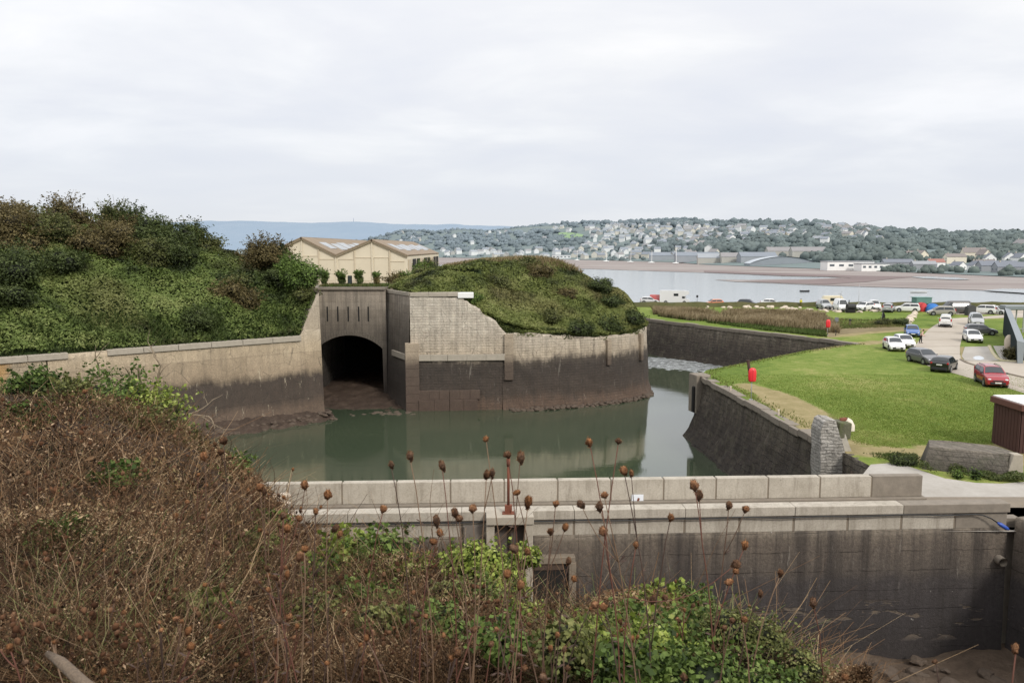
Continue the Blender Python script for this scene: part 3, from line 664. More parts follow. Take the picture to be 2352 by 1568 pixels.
# return face of the wall end (looks toward the arch)
rt = wall_strip('end_face', [(*LP(0), 13.45), (*LP(0, 12), 13.3)], -1, M['left'], None, -1, .2, 20, .5, .06, .9, .12, .03, 6); loc(rt, fort_l)

# bridge over the ditch
YB = 94.0; XL, XR = -25.0, -14.9; ZT = 13.15
br = empty('arched_bridge', ((XL + XR) / 2, YB, 0), 0, 'stone bridge with a wide low arch between the fort walls', 'bridge')
AC, AW, ACR, ASP = -19.3, 3.95, 7.75, 6.1
def arch_z(x):
    t = min(1, abs(x - AC) / AW); Rr = (AW ** 2 + (ACR - ASP) ** 2) / (2 * (ACR - ASP)); return ACR - Rr + math.sqrt(max(0, Rr * Rr - (x - AC) ** 2)) if t < 1 else -1
xs_ = np.linspace(XL, XR, 120); V = np.zeros((15, 120, 3)); U = np.zeros((15, 120, 2))
for i, x in enumerate(xs_):
    b0 = arch_z(x) if abs(x - AC) < AW else -1
    for j in range(15):
        z = b0 + (ZT - b0) * j / 14; V[j, i] = (x, YB, z); U[j, i] = (x, z)
loc(grid('wall_face', V, M['bridge'], None, U, False), br)
V = np.zeros((14, 60, 3)); U = np.zeros((14, 60, 2))
for i, t in enumerate(np.linspace(-1, 1, 60)):
    x = AC + AW * t
    for j in range(14): V[j, i] = (x, YB + j * 1.2, max(ASP, arch_z(x) if abs(t) < 1 else ASP)); U[j, i] = (x + j, j * 1.2)
loc(grid('vault', V, M['scarp'], None, U, True), br)
for s in (-1, 1):
    V = np.array([[(AC + s * AW, YB + y, z) for y in np.linspace(0, 15.6, 14)] for z in np.linspace(-1, ASP + .05, 8)]); U = V[:, :, 1:3]
    loc(grid('abutment', V, M['scarp'], None, U, False), br)
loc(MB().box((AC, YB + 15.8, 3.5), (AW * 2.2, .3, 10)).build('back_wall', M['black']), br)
loc(MB().box(((XL + XR) / 2, YB + 2.9, ZT + .13), (XR - XL - .1, 6.3, .3)).build('coping', M['copedark'], None, bevel=.03), br)
V = []  # voussoir ring, proud of the face
mb = MB(); nv = 26
for k in range(nv):
    t0, t1 = -1 + 2 * k / nv + .006, -1 + 2 * (k + 1) / nv - .006; q = []
    for t, e in ((t0, 0), (t1, 0), (t1, .62), (t0, .62)): x = AC + AW * t; q.append((x + e * t * .3, arch_z(x * .9999 + AC * .0001) + e))
    mb.prism([(q[0][0], q[0][1]), (q[1][0], q[1][1]), (q[2][0], q[2][1]), (q[3][0], q[3][1])], YB - .07, YB + .3)
loc(mb.build('arch_ring', M['bridge']), br)
for px in (752, 776, 800, 824, 846):
    q = AT(px, 721, YB); loc(MB().box((q[0], YB, q[2]), (.16, .08, 1.75)).build('loophole', M['black']), br)  # shade of each slot painted as a thin dark box on the wall
# daylight glimpsed through the arch, painted as a pale panel on the back wall
loc(MB().box((AC + 1.4, YB + 15.55, 6.3), (.5, .1, .8)).build('far_daylight_patch', simple('painted_daylight', (.5, .47, .4), .9, .1)), br)

bast = empty('bastion', (0, 90, 0), 0, 'big rounded stone bastion with a dark tide band standing in the water', 'bastion')
FL = [(-15.2, 95.5, 12.9), (-11.3, 88.0, 12.85)]
FRa = [(-11.3, 88.0, 12.85), (-7.2, 88.2, 12.75), (-5.6, 88.3, 12.7), (-5.3, 88.32, 12.2), (-3.6, 88.5, 11.5), (-3.3, 88.5, 10.9), (-1.8, 88.65, 9.9), (-.8, 88.8, 8.7)]
FRb = [(-1.1, 88.74, 8.7), (-.6, 88.8, 8.6), (3, 89.5, 8.5), (7.5, 91, 7.9), (11, 92.8, 7.7), (14, 95, 7.9), (16, 97.4, 8.1), (16.9, 99.5, 8.2), (17.3, 103, 8.2), (16.4, 110, 8.2), (13, 122, 8)]
loc(wall_strip('flank_wall', FL, -1, M['bridge'], None, -1, .5, 26, .35, .05, .5, 1.2, .04, 11), bast)
loc(wall_strip('high_wall', FRa, -1, M['bast'], None, -1, .5, 28, .22, .09, .5, .5, .3, 12), bast)
loc(wall_strip('low_wall', FRb, -1, M['bast'], None, -1, .6, 24, .3, .13, 1.0, .5, .28, 13), bast)
def course(par, name, mat, pts, z0, z1, out, back=.5, step=1.6, gap=.015, bat=lambda z: 0):
    S = sample_line(pts, step)
    for i in range(len(S) - 1):
        a, c = S[i], S[i + 1]; d = np.array((c[0] - a[0], c[1] - a[1])); L_ = np.hypot(*d); d /= L_; nn_ = np.array((d[1], -d[0]))
        m_ = ((a[0] + c[0]) / 2 + nn_[0] * (out - back) / 2, (a[1] + c[1]) / 2 + nn_[1] * (out - back) / 2)
        loc(MB().box((m_[0], m_[1], (z0 + z1) / 2), (L_ - gap, out + back, z1 - z0), rz=math.atan2(d[1], d[0])).build(name, mat, None, bevel=.03), par)
course(bast, 'string_course', M['cope'], [(-10.9, 88.0), (-7.2, 88.2), (-.8, 88.75)], 5.55, 6.25, .42, step=2.3)
course(bast, 'string_course', M['cope'], [(-13.75, 92.7), (-11.55, 88.45)], 5.55, 6.2, .42, step=2.2)
course(bast, 'coping', M['cope'], [(-11.3, 88.0), (-7.2, 88.2), (-5.7, 88.3)], 12.7, 13.15, .12, .9, 1.9)
course(bast, 'coping', M['cope'], [(-15.1, 95.3), (-11.35, 88.1)], 12.75, 13.15, .1, .9, 1.9)
loc(MB().box((-5.15, 88.6, 12.82), (1.75, .9, .62), rz=.05).build('white_block', M['white'], None, bevel=.05), bast)
def pilaster(x, y, w, z0, z1, out, mat, nm='pilaster', rz=0, hcourse=.95, topout=None):
    z = z0
    while z < z1 - .05:
        h = min(hcourse, z1 - z); t = (z - z0) / (z1 - z0); ou = out + .5 * (1 - (z + 1) / 14) 
        loc(MB().box((x, y - ou / 2 + .25, z + h / 2), (w, ou + .5, h - .02), rz=rz).build(nm, mat, None, bevel=.03), bast); z += h
pilaster(-11.15, 87.9, 1.5, -1, 7.6, .22, M['brownstone'], 'corner_quoin', .2)
pilaster(-.35, 88.8, 1.0, 3.3, 8.5, .2, M['brownstone'])
pilaster(11.2, 92.9, .55, 4.4, 7.4, .2, M['brownstone'], rz=.5)
pilaster(15.6, 96.8, .5, 4.4, 7.7, .2, M['brownstone'], rz=.8)
course(bast, 'plinth_block', M['brownstone'], [(-10.4, 88.0), (-7, 88.15), (-3.9, 88.42)], -.9, 1.2, .78, .3, 1.7)
course(bast, 'plinth_block', M['brownstone'], [(-10.4, 88.0), (-7, 88.15), (-3.6, 88.42)], 1.21, 2.25, .55, .3, 1.35)

# mud and rubble in the arch mouth and along the wall foot
def mudpatch(name, fn, x0, x1, y0, y1, nx, ny, mat):
    V = np.array([[(x, y, fn(x, y)) for x in np.linspace(x0, x1, nx)] for y in np.linspace(y0, y1, ny)])
    P = V.reshape(-1, 3); P[:, 2] += (fbm(P, .8, 4, 21) - .5) * .6 + (fbm(P, 2.6, 3, 22) - .5) * .35; return tag(grid(name, P.reshape(V.shape), mat), kind='structure')
def mouth(x, y):
    t = (y - 84.5) / 9.5; side = abs(x + 16.6) / 6.5
    return max(-.9, min(.95, -.5 + 1.2 * t - .25 * side ** 2 * (1 - min(1, max(0, t)))))
mudpatch('mud_bank', mouth, -24.5, -9.0, 82.0, 110, 70, 90, M['mud'])
def lfoot(u, v): return .55 - .62 * abs(v) ** 1.0
V = np.zeros((14, 120, 3))
for j, v in enumerate(np.linspace(0, 3.6, 14)):
    for i, u in enumerate(np.linspace(-.8, 34, 120)):
        q = LP(u, -v + .1); V[j, i] = (q[0], q[1], 1.15 - .42 * v - .25 * max(0, 1 - u / 3))
P = V.reshape(-1, 3); P[:, 2] += (fbm(P, .7, 4, 8) - .5) * 1.0 + (fbm(P, 2.4, 3, 9) - .5) * .5
tag(grid('mud_foreshore', P.reshape(V.shape), M['mud']), kind='structure')
def rock_mesh(seed, sx=1, sy=1, sz=.7):
    lr = np.random.default_rng(seed); bm = bmesh.new(); bmesh.ops.create_icosphere(bm, subdivisions=2, radius=1)
    v = np.array([tuple(q.co) for q in bm.verts]); v = v * (1 + (fbm(v + seed * 3.1, 1.2, 3, seed) - .5)[:, None] * 1.1); v = np.sign(v) * np.abs(v) ** .85
    me = bpy.data.meshes.new('rock'); 
    for q, c in zip(bm.verts, v): q.co = (c[0] * sx, c[1] * sy, c[2] * sz)
    bm.to_mesh(me); bm.free(); return me
ROCKS = [rock_mesh(k, 1, random.uniform(.6, .9), random.uniform(.35, .6)) for k in range(5)]
for me in ROCKS: me.materials.append(M['rock'])
def rock(x, y, z, s, lab, grp, mat=None):
    me = random.choice(ROCKS)
    o = bpy.data.objects.new('rock', me); COL.objects.link(o); o.location = (x, y, z + s * .12); o.scale = (s, s, s); o.rotation_euler = (0, 0, random.uniform(0, 6))
    if mat: o.material_slots[0].link = 'OBJECT'; o.material_slots[0].material = mat
    return tag(o, lab, 'rock', grp)
for k in range(34):
    x = random.uniform(-18, -9.5); y = 85.2 + random.uniform(-.6, 1.4) + (x + 18) * .1; rock(x, y, max(-.1, mouth(x, y)) - .1, random.uniform(.18, .5), 'brown muddy rock in the low spill of rubble below the arch', 'rubble below the arch')

rub = []
def rubble(x, y, z, sz):
    me = random.choice(ROCKS); v = np.array([tuple(q.co) for q in me.vertices]); f = np.array([tuple(q.vertices) for q in me.polygons]); a = random.uniform(0, 6.28); c_, s_ = math.cos(a), math.sin(a)
    rub.append((np.column_stack([v[:, 0] * c_ - v[:, 1] * s_, v[:, 0] * s_ + v[:, 1] * c_, v[:, 2]]) * sz + (x, y, z + sz * .1), f, np.zeros((len(v), 3))))
S = sample_line(FRb[:9], .35)
for k in range(420):
    a = S[random.randrange(2, len(S) - 2)]; t_ = random.uniform(.9, 2.0); rubble(a[0] + t_ * .25, a[1] - t_, random.uniform(-.2, .15), random.uniform(.08, .36) * (1.4 if k % 11 == 0 else 1))
for k in range(420):
    u = random.uniform(-.6, 25); v = random.uniform(.9, 3.6); q = LP(u, -v); rubble(q[0], q[1], 1.1 - .42 * v - .12, random.uniform(.08, .34) * (1.5 if k % 13 == 0 else 1))
for k in range(160):
    x = random.uniform(-18.5, -9.5); y = 85.0 + random.uniform(-.9, 1.6) + (x + 18) * .1; rubble(x, y, max(-.1, mouth(x, y)) - .12, random.uniform(.08, .26))
v_, f_, c_ = join(rub); tag(npmesh('foreshore_rubble', v_, f_, M['rock']), 'brown weedy rubble strewn along the foot of the fort walls', 'rubble', kind='stuff')
# ---------------------------------------------------------------- earth banks
def hill_l(x, y):
    dx, dy = x - P0[0], y - P0[1]; u = dx * DL[0] + dy * DL[1]; v = dx * NL[0] + dy * NL[1]
    Hc = interp(u, [-3, 0, 3, 7, 12, 20, 30, 45, 70], [4.0, 5.0, 7.6, 9.6, 10.6, 11.3, 11.3, 11.5, 11.7]); Vc = Hc / .62
    base = interp(u, [-3, -.2, .5, 1.2, 2.3], [12.6, 13.0, 11.9, 10.3, 8.6])
    if v < 0: return base - .2
    t = v / Vc; s = (1 - (1 - min(t, 1)) ** 1.5) if t < 1 else 1
    z = base + Hc * s - (max(0, v - Vc - 6) * .35)
    if u < .2: z = min(z, 13.3) - max(0, -u - .5) * .9
    return max(z, 8)
V = np.array([[(*LP(u, v), 0) for u in np.linspace(.06, 75, 130)] for v in np.concatenate([[.3], np.linspace(.35, 46, 80)])]); P = V.reshape(-1, 3)
P[:, 2] = [hill_l(a, c) for a, c in P[:, :2]]; P[:, 2] -= .12 + fbm(P * (1, 1, 0), .22, 3, 4) * .5
P.reshape(V.shape)[0, :, 2] -= 2.5
tag(grid('ivy_bank', P.reshape(V.shape), M['hillsoil']), kind='structure')
HB = [(-16, 13.4), (-10, 15.0), (-4.4, 15.9), (0, 16.2), (4.2, 16.4), (10, 15.6), (13, 14.6), (16, 13.0), (18, 10.8), (20, 8.8)]
BW = np.array([(*p[:2], p[2]) for p in FL[:-1] + FRa + FRb]); BS = sample_line([tuple(p) for p in BW], .5)
def hill_b(x, y):
    d = np.hypot(BS[:, 0] - x, BS[:, 1] - y); i = d.argmin(); zt = BS[i, 2]; zc = interp(x, [q[0] for q in HB], [q[1] for q in HB])
    w = np.exp(-d / 2.0); zt = float((BS[:, 2] * w).sum() / w.sum()) if d[i] < 6 else zt
    a = zt + .1 + interp(x, [0, 12, 15], [.62, .85, 1.7]) * max(0, d[i] - .3); k = 1.2
    h = max(0, k - abs(a - zc)) / k; z = min(a, zc) - h * h * k * .25
    return max(z - max(0, y - 116) * .22, 7.6)
inside = lambda x, y: x < 16.9 and y > np.interp(x, [-15, -11.3, -7, -.8, 3, 7.5, 11, 14, 16, 17], [95.5, 88, 88.2, 88.8, 89.5, 91, 92.8, 95, 97.4, 100])
hill_b_in = lambda x, y: hill_b(x, y) if inside(x, y) else -5
V = np.array([[(x, 0, 0) for x in np.linspace(-14.1, 16.6, 90)] for _ in range(60)])
for i, x in enumerate(np.linspace(-14.1, 16.7, 90)):
    yb = float(np.interp(x, [-15, -11.3, -7, -.8, 3, 7.5, 11, 14, 16, 17], [95.8, 88.3, 88.5, 89.1, 89.8, 91.3, 93.1, 95.3, 97.7, 100.6])); ye = float(np.interp(x, [10, 17], [136, 109]))
    for j in range(60): y = yb + (ye - yb) * (j / 59) ** 1.3; V[j, i] = (x, y, hill_b(x, y))
P = V.reshape(-1, 3); P[:, 2] -= .05 + fbm(P * (1, 1, 0), .25, 3, 14) * .25
P.reshape(V.shape)[0, :, 2] -= 3.0
tag(grid('bastion_bank', P.reshape(V.shape), M['hillsoil']), kind='structure')
tag(rect('fort_yard', -90, 14, 100.5, 300, 10.2, M['drysoil']), kind='structure')

def cover(name, fn, region, n, size, cols, label, seed, lift=.25, mask=None, aspect=.6, hue=None, cat='ground cover', zscale=1):
    """leafy ground cover over a height function"""
    lr = np.random.default_rng(seed); X = []; k = 0
    pts = region(lr, n); z = np.array([fn(a, c) for a, c in pts]); P = np.column_stack([pts, z])
    P[:, 2] += lift * lr.uniform(0, 1, len(P)) + (fbm(P * (1, 1, 0), .5, 3, seed) - .35) * lift * 5
    big = fbm(P * (1, 1, .6), .11, 3, seed + 2); mid = fbm(P, .55, 3, seed + 5)
    t = np.clip(.56 + (mid - .5) * 1.5 + (big - .5) * 1.4 + lr.normal(0, .09, len(P)), 0, 1)
    col = blend(cols, t) * lr.uniform(.82, 1.18, (len(P), 1))
    if hue is not None: w = np.clip((fbm(P, .16, 3, seed + 8) - .5) * 5, 0, 1)[:, None] * .5; col = col * (1 - w) + np.array(hue) * lr.uniform(.6, 1.4, (len(P), 1)) * w * 1.0
    e = .35; gx = (np.array([fn(a + e, b_) for a, b_ in pts]) - z) / e; gy = (np.array([fn(a, b_ + e) for a, b_ in pts]) - z) / e; nv = np.column_stack([-gx, -gy, np.ones(len(P))]); nv += lr.normal(0, .25, nv.shape); nv /= np.linalg.norm(nv, axis=1)[:, None]
    v, f, c = leafquads(P, size * lr.uniform(.6, 1.4, len(P)), col, aspect=aspect, nrm=nv, align=.55)
    return tag(npmesh(name, v, f, M['leaf'], None, c), label, cat, kind='stuff')
GR = [(.018, .027, .008), (.052, .075, .019), (.098, .138, .032), (.155, .2, .054), (.22, .255, .085)]
def reg_l(lr, n):
    u = lr.uniform(.1, 58, n); v = lr.uniform(0, 1, n) ** .9 * 26 + .2; return np.stack([P0[0] + DL[0] * u + NL[0] * v, P0[1] + DL[1] * u + NL[1] * v], 1)
cover('ivy_cover', hill_l, reg_l, 210000, .26, GR, 'dense dark green ivy blanketing the left earth bank', 31, .3, hue=(.1, .085, .03))
def reg_b(lr, n):
    x = lr.uniform(-14.8, 17.2, n); yb = np.interp(x, [-15, -11.3, -7, -.8, 3, 7.5, 11, 14, 16, 17.3], [95.7, 88.2, 88.35, 88.95, 89.6, 91.1, 92.9, 95.1, 97.5, 100.5]); ye = np.interp(x, [10, 17.2], [126, 110]); return np.stack([x, yb + (ye - yb) * lr.uniform(0, 1, n) ** 1.5], 1)
GB = [(.022, .03, .008), (.06, .075, .019), (.11, .135, .033), (.165, .19, .052), (.24, .255, .09)]
cover('bastion_cover', hill_b, reg_b, 160000, .25, GB, 'green creeper and rough grass covering the bastion mound', 32, .22, hue=(.2, .17, .075))

S = sample_line(FRa[3:] + FRb[1:11], .1); lr_ = np.random.default_rng(8); k_ = lr_.integers(0, len(S), 16000); d_ = np.gradient(S[:, :2], axis=0); d_ /= np.linalg.norm(d_, axis=1)[:, None] + 1e-9; inn = np.stack([-d_[:, 1], d_[:, 0]], 1)
off_ = lr_.uniform(-.06, .75, 16000); zz_ = S[k_, 2] + np.where(off_ < .2, lr_.uniform(-.35, .3, 16000), lr_.uniform(-.05, .75, 16000)); P = np.column_stack([S[k_, :2] + inn[k_] * off_[:, None], zz_])
P = P[fbm(P, .5, 3, 9) > np.where(off_ < .2, .53, .34)]; cc_ = blend(GB, np.clip(.35 + (fbm(P, .6, 3, 5) - .5) * 1.6 + lr_.normal(0, .1, len(P)), 0, 1))
v_, f_, c_ = leafquads(P, .2 * lr_.uniform(.6, 1.4, len(P)), cc_, nrm=np.tile(np.array((.1, -.7, .7)), (len(P), 1)), align=.5); tag(npmesh('wall_top_ivy', v_, f_, M['leaf'], None, c_), 'ragged ivy trailing along the broken top of the bastion wall', 'ivy', kind='stuff')
BRN = [(.03, .025, .01), (.08, .064, .025), (.135, .108, .042), (.185, .148, .062), (.25, .2, .095)]
OLV = [(.024, .028, .01), (.062, .072, .022), (.11, .122, .036), (.155, .165, .055), (.22, .22, .09)]
DKG = [(.014, .02, .007), (.036, .05, .015), (.066, .09, .025), (.1, .13, .04), (.15, .175, .062)]
LTG = [(.02, .032, .008), (.055, .09, .018), (.11, .17, .033), (.17, .25, .06), (.25, .33, .1)]
def shrub(c, r, cols, lab, grp, n=5000, size=.22, seed=1, name='shrub', flat=.85, lumps=13, twigs=0, cat='shrub'):
    o = empty(name, (c[0], c[1], c[2] - r * .5), 0, lab, cat, grp) if twigs else None
    v, f, cc = lump((0, 0, r * .5) if twigs else c, (r, r * .9, r * flat), n, size, cols, seed, lumps)
    m = npmesh('foliage' if twigs else name, v, f, M['leaf'], o, cc)
    if twigs:
        mb = MB(); lr = random.Random(seed)
        for _ in range(twigs):
            a = lr.uniform(0, 6.28); e = lr.uniform(.1, .75); p0 = Vector((0, 0, r * .3)); d = Vector((math.cos(a) * e, math.sin(a) * e, 1)).normalized(); q = p0 + d * r * lr.uniform(1.05, 1.45)
            mb.tube([p0, (p0 + q) / 2 + Vector((lr.uniform(-.1, .1), 0, .1)) * r, q], [.03, .022, .01], 4)
        mb.build('twigs', M['bark'], o)
        return o
    return tag(m, lab, cat, grp)
def on(fn, px, py, d0, d1): return hit(px, py, fn, d0, d1) or AT(px, py, (d0 + d1) / 2)
LS = [ # px, py, r(m), palette, fallback depth, label
 (27, 492, 1.9, BRN, 86, 'brown bush at the left end of the bank skyline'), (8, 520, 2.6, BRN, 84, 'low brown bush cut by the left edge of the picture'), (75, 512, 2.0, OLV, 88, 'olive bush between the two brown bushes on the skyline'), (151, 488, 2.5, BRN, 89, 'round dark brown bush on the bank skyline'), (118, 556, 2.9, OLV, 0, 'broad olive bush below the round brown bush'),
 (38, 556, 3.2, BRN, 0, 'wide russet bush low on the left of the bank'), (262, 496, 2.4, OLV, 90, 'open leafy tree shrub with bare twigs on the skyline'), (300, 505, 2.2, DKG, 90, 'dark shrub just right of the twiggy skyline shrub'),
 (235, 578, 3.1, BRN, 0, 'large brown green bush in the middle of the bank'), (345, 522, 2.6, OLV, 0, 'tall olive bush at the head of the dark green slope'), (360, 560, 2.8, DKG, 0, 'dark bush below the tall olive bush'), (395, 600, 3.0, DKG, 0, 'large very dark green bush on the mid slope'),
 (437, 538, 2.0, DKG, 90, 'dark bush standing up against the blue ridge'), (470, 575, 2.1, OLV, 0, 'olive bush right of the dark ridge bush'), (520, 578, 1.8, BRN, 0, 'small brown bush in the dip of the bank crest'), (555, 585, 1.9, BRN, 0, 'second small brown bush in the dip of the bank crest'), (605, 572, 2.2, BRN, 92, 'rounded brown bush beside the cream sheds'), (628, 600, 2.3, BRN, 0, 'low brown bush in front of the cream sheds'), (575, 615, 1.8, BRN, 0, 'dull brown bush lower on the bank beside the sheds'),
 (675, 628, 1.9, LTG, 0, 'bright green ivy bush at the right end of the bank'), (700, 655, 2.0, LTG, 0, 'bright green ivy bush hanging over the wall end'), (705, 690, 1.3, OLV, 0, 'dull green bush just above the ramped wall end'),
 (20, 640, 3.2, DKG, 0, 'big dark green bush at the left edge above the wall'), (15, 705, 2.2, DKG, 0, 'very dark hollow bush low at the left edge'), (150, 620, 2.2, DKG, 0, 'dark bush under the russet bush'), (455, 748, 1.8, DKG, 0, 'dark green clump just above the wall coping'), (300, 545, 2.3, BRN, 0, 'brown bush tucked below the skyline shrubs'), (545, 660, 1.4, OLV, 0, 'small olive clump on the lower right slope'), (640, 650, 1.7, DKG, 0, 'dark clump between brown bushes and ivy bush'),
]
for k, (px, py, r, pal, D, lab) in enumerate(LS):
    c = AT(px, py, D) if D else on(hill_l, px, py, 55, 112); g_ = hill_l(c[0], c[1]); r *= 1.12
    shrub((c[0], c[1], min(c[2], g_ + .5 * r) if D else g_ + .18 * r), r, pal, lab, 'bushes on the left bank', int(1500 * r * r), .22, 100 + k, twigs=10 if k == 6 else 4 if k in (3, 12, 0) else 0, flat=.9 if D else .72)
BSB = [(912, 622, 1.9, BRN, 'dark red brown bush in front of the shed side'), (935, 610, 1.5, LTG, 'bright green bush against the shed side'), (975, 606, 1.6, OLV, 'green bush under the eave of the shed'), (1000, 600, 1.1, DKG, 'small ivy clump at the shed corner'), (1215, 610, 1.7, OLV, 'low bush near the crest of the bastion mound'), (1235, 630, 2.1, BRN, 'purple brown bush on the bastion slope'),
       (1130, 655, 2.1, OLV, 'dull brown green bush left of centre on the mound'), (1300, 680, 1.5, BRN, 'brown patch of scrub in the middle of the mound'), (1372, 662, 2.0, DKG, 'dark bush near the right shoulder of the mound'), (1405, 700, 1.8, DKG, 'largest dark bush on the right shoulder of the mound'), (1380, 640, 1.3, OLV, 'small olive bush at the right crest'), (1085, 690, 1.3, LTG, 'bright green tuft beside the broken wall top'), (1330, 760, 1.9, DKG, 'dark ivy spilling over the low wall'), (1400, 750, 2.0, DKG, 'dark ivy mass above the low wall on the right'), (1452, 735, 1.9, DKG, 'ivy hanging over the rounded end of the bastion'), (1265, 735, 1.7, OLV, 'green ivy above the middle of the low wall')]
for k, (px, py, r, pal, lab) in enumerate(BSB):
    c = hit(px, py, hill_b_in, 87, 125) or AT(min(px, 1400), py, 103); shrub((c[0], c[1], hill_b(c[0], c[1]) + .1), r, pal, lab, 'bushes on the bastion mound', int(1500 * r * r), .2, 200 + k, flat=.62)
# long pale grass on the mound crest
def reg_c(lr, n): return np.stack([lr.uniform(-9, 9, n), lr.uniform(102, 113, n)], 1)
def blades(name, P, h, w, cols, label, seed, lean=.35, cat='grass'):
    lr = np.random.default_rng(seed); n = len(P); h = h * lr.uniform(.55, 1.3, n); a = lr.uniform(0, 6.28, n)
    d = np.stack([np.cos(a), np.sin(a), np.zeros(n)], 1); l = lr.normal(0, lean, (n, 2)) * h[:, None]; l[:, 0] += h * .15
    b = P.copy(); m = P.copy(); m[:, :2] += l * .35; m[:, 2] += h * .6; t = P.copy(); t[:, :2] += l; t[:, 2] += h
    ww = (w * lr.uniform(.6, 1.3, n))[:, None]
    V = np.stack([b - d * ww, b + d * ww, m + d * ww * .7, t, m - d * ww * .7], 1).reshape(-1, 3); F = np.arange(5 * n).reshape(n, 5)
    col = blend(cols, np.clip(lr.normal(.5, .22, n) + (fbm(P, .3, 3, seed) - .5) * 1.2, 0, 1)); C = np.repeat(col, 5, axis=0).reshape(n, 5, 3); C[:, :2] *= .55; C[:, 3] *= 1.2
    return tag(npmesh(name, V, F, M['grassblade'], None, C.reshape(-1, 3)), label, cat, kind='stuff')
STRAW = [(.12, .1, .04), (.2, .16, .075), (.28, .22, .12), (.34, .28, .17)]
p2 = reg_c(np.random.default_rng(5), 7000); blades('dry_grass', np.column_stack([p2, [hill_b(a, c) for a, c in p2]]), .7, .05, STRAW, 'straw coloured long grass along the crest of the bastion mound', 51)
p2 = reg_l(np.random.default_rng(6), 60000); dv = (p2 - np.array(P0)) @ NL; p2 = p2[dv < 3.4]
blades('rough_grass', np.column_stack([p2, [hill_l(a, c) for a, c in p2]]), .7, .06, [(.035, .06, .014), (.07, .1, .028), (.11, .14, .045)], 'rough green grass at the foot of the left bank above the wall', 52)
# clipped shrubs on the bridge
for px, w_, h_, lab in ((745, .95, 2.05, 'clipped shrub with narrow foot, leftmost on the bridge'), (785, .95, 1.95, 'clipped shrub beside a grey post, second on the bridge'), (826, .9, 2.05, 'goblet shaped clipped shrub, third on the bridge'), (866, .8, 1.95, 'small headed clipped shrub with bare twigs, rightmost on the bridge')):
    q = AT(px, 662, YB + 3); o = empty('clipped_shrub', (q[0], YB + 3, ZT + .25), 0, lab, 'shrub', 'clipped shrubs on the bridge')
    last = px == 866; pal = DKG if not last else BRN
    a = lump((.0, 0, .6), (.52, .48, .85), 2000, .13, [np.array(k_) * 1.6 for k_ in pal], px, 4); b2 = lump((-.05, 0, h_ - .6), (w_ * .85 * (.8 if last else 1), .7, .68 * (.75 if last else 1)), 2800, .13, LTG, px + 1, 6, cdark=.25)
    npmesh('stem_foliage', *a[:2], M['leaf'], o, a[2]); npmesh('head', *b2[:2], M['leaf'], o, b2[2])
mb = MB(); mb.box((AT(803, 650, YB + 3)[0], YB + 3.2, ZT + .9), (.5, .4, 1.3)); tag(mb.build('bollard', M['slab'], None, bevel=.08), 'dark grey post standing beside the second clipped shrub', 'post')
p2 = np.stack([rng.uniform(-23, -15, 2500), rng.uniform(YB + .5, YB + 5, 2500)], 1); blades('bridge_grass', np.column_stack([p2, np.full(2500, ZT + .25)]), .35, .04, [(.05, .08, .02), (.1, .14, .04), (.2, .15, .08)], 'low weeds growing along the top of the bridge', 53)

# ---------------------------------------------------------------- cream sheds
sh = empty('cream_shed', (-26.2, 150, 10.2), 0, 'pair of joined cream sheds with weathered gabled roofs behind the bridge', 'shed')
def shed(x0, x1, zpk, xp, ze, d0, d1):
    xm = xp
    loc(MB().prism([(x0, 9.9), (x1, 9.9), (x1, ze), (xm, zpk), (x0, ze)], d0, d1).build('wall', M['cream']), sh)
    for xa, za, xb, zb in ((x0, ze, xm, zpk), (xm, zpk, x1, ze)):
        L_ = math.hypot(xb - xa, zb - za); an = math.atan2(zb - za, xb - xa)
        rf = loc(MB().box(((xa + xb) / 2, (d0 + d1) / 2 - .2, (za + zb) / 2 + .2), (L_ + .25, d1 - d0 + .6, .22), ry=-an).build('roof', M['asb']), sh)
        loc(MB().box(((xa + xb) / 2, d0 - .32, (za + zb) / 2 + .08), (L_ + .3, .16, .42), ry=-an).build('barge_board', M['gutter']), sh)
    # skylights on the right-hand slope
    an = math.atan2(ze - zpk, x1 - xm)
    for k in range(7):
        t = .5; cx, cz = xm + (x1 - xm) * .5, zpk + (ze - zpk) * .5
        loc(MB().box((cx + .5 * (k % 2), d0 + 8 + k * 8.2, cz + .36 + .5 * (k % 2) * (ze - zpk) / (x1 - xm)), (2.7, 5.6 + k % 3, .08), ry=-an).build('skylight', M['skylt']), sh)
shed(-46.4, -33.05, 19.75, -39.3, 16.6, 150, 216); shed(-33.0, -19.6, 19.35, -26.2, 16.5, 150.02, 214)
for xa, xb, zt in ((-45.5, -42.6, 16.0), (-42.4, -39.5, 16.5), (-39.1, -36.3, 16.5), (-36.1, -33.4, 15.9), (-32.4, -29.6, 15.9), (-29.5, -26.5, 16.2), (-25.8, -23.2, 16.2), (-23.0, -20.2, 15.5)):
    loc(MB().box(((xa + xb) / 2, 149.97, (11.9 + zt) / 2), (xb - xa, .14, zt - 11.9)).build('door_panel', simple('cream_door', (.59, .53, .41), .8, .1, .5)), sh)
    loc(MB().box(((xa + xb) / 2, 149.93, zt + .04), (xb - xa + .1, .2, .1)).build('door_track', M['creamdk']), sh)
for x, zt in ((-39.3, 19.5), (-36.2, 17.9), (-33.0, 16.4), (-26.2, 19.1), (-22.9, 17.6), (-29.5, 17.6)):
    loc(MB().box((x, 149.9, (10 + zt) / 2), (.22, .2, zt - 10)).build('post', M['creamdk'] if x in (-36.2, -22.9, -29.5) else M['cream']), sh)
loc(MB().box((-33, 149.95, 10.7), (27, .3, 1.9)).build('rendered_base', simple('rendered_base_wall', (.5, .43, .33), .95, .2, 1.2)), sh)
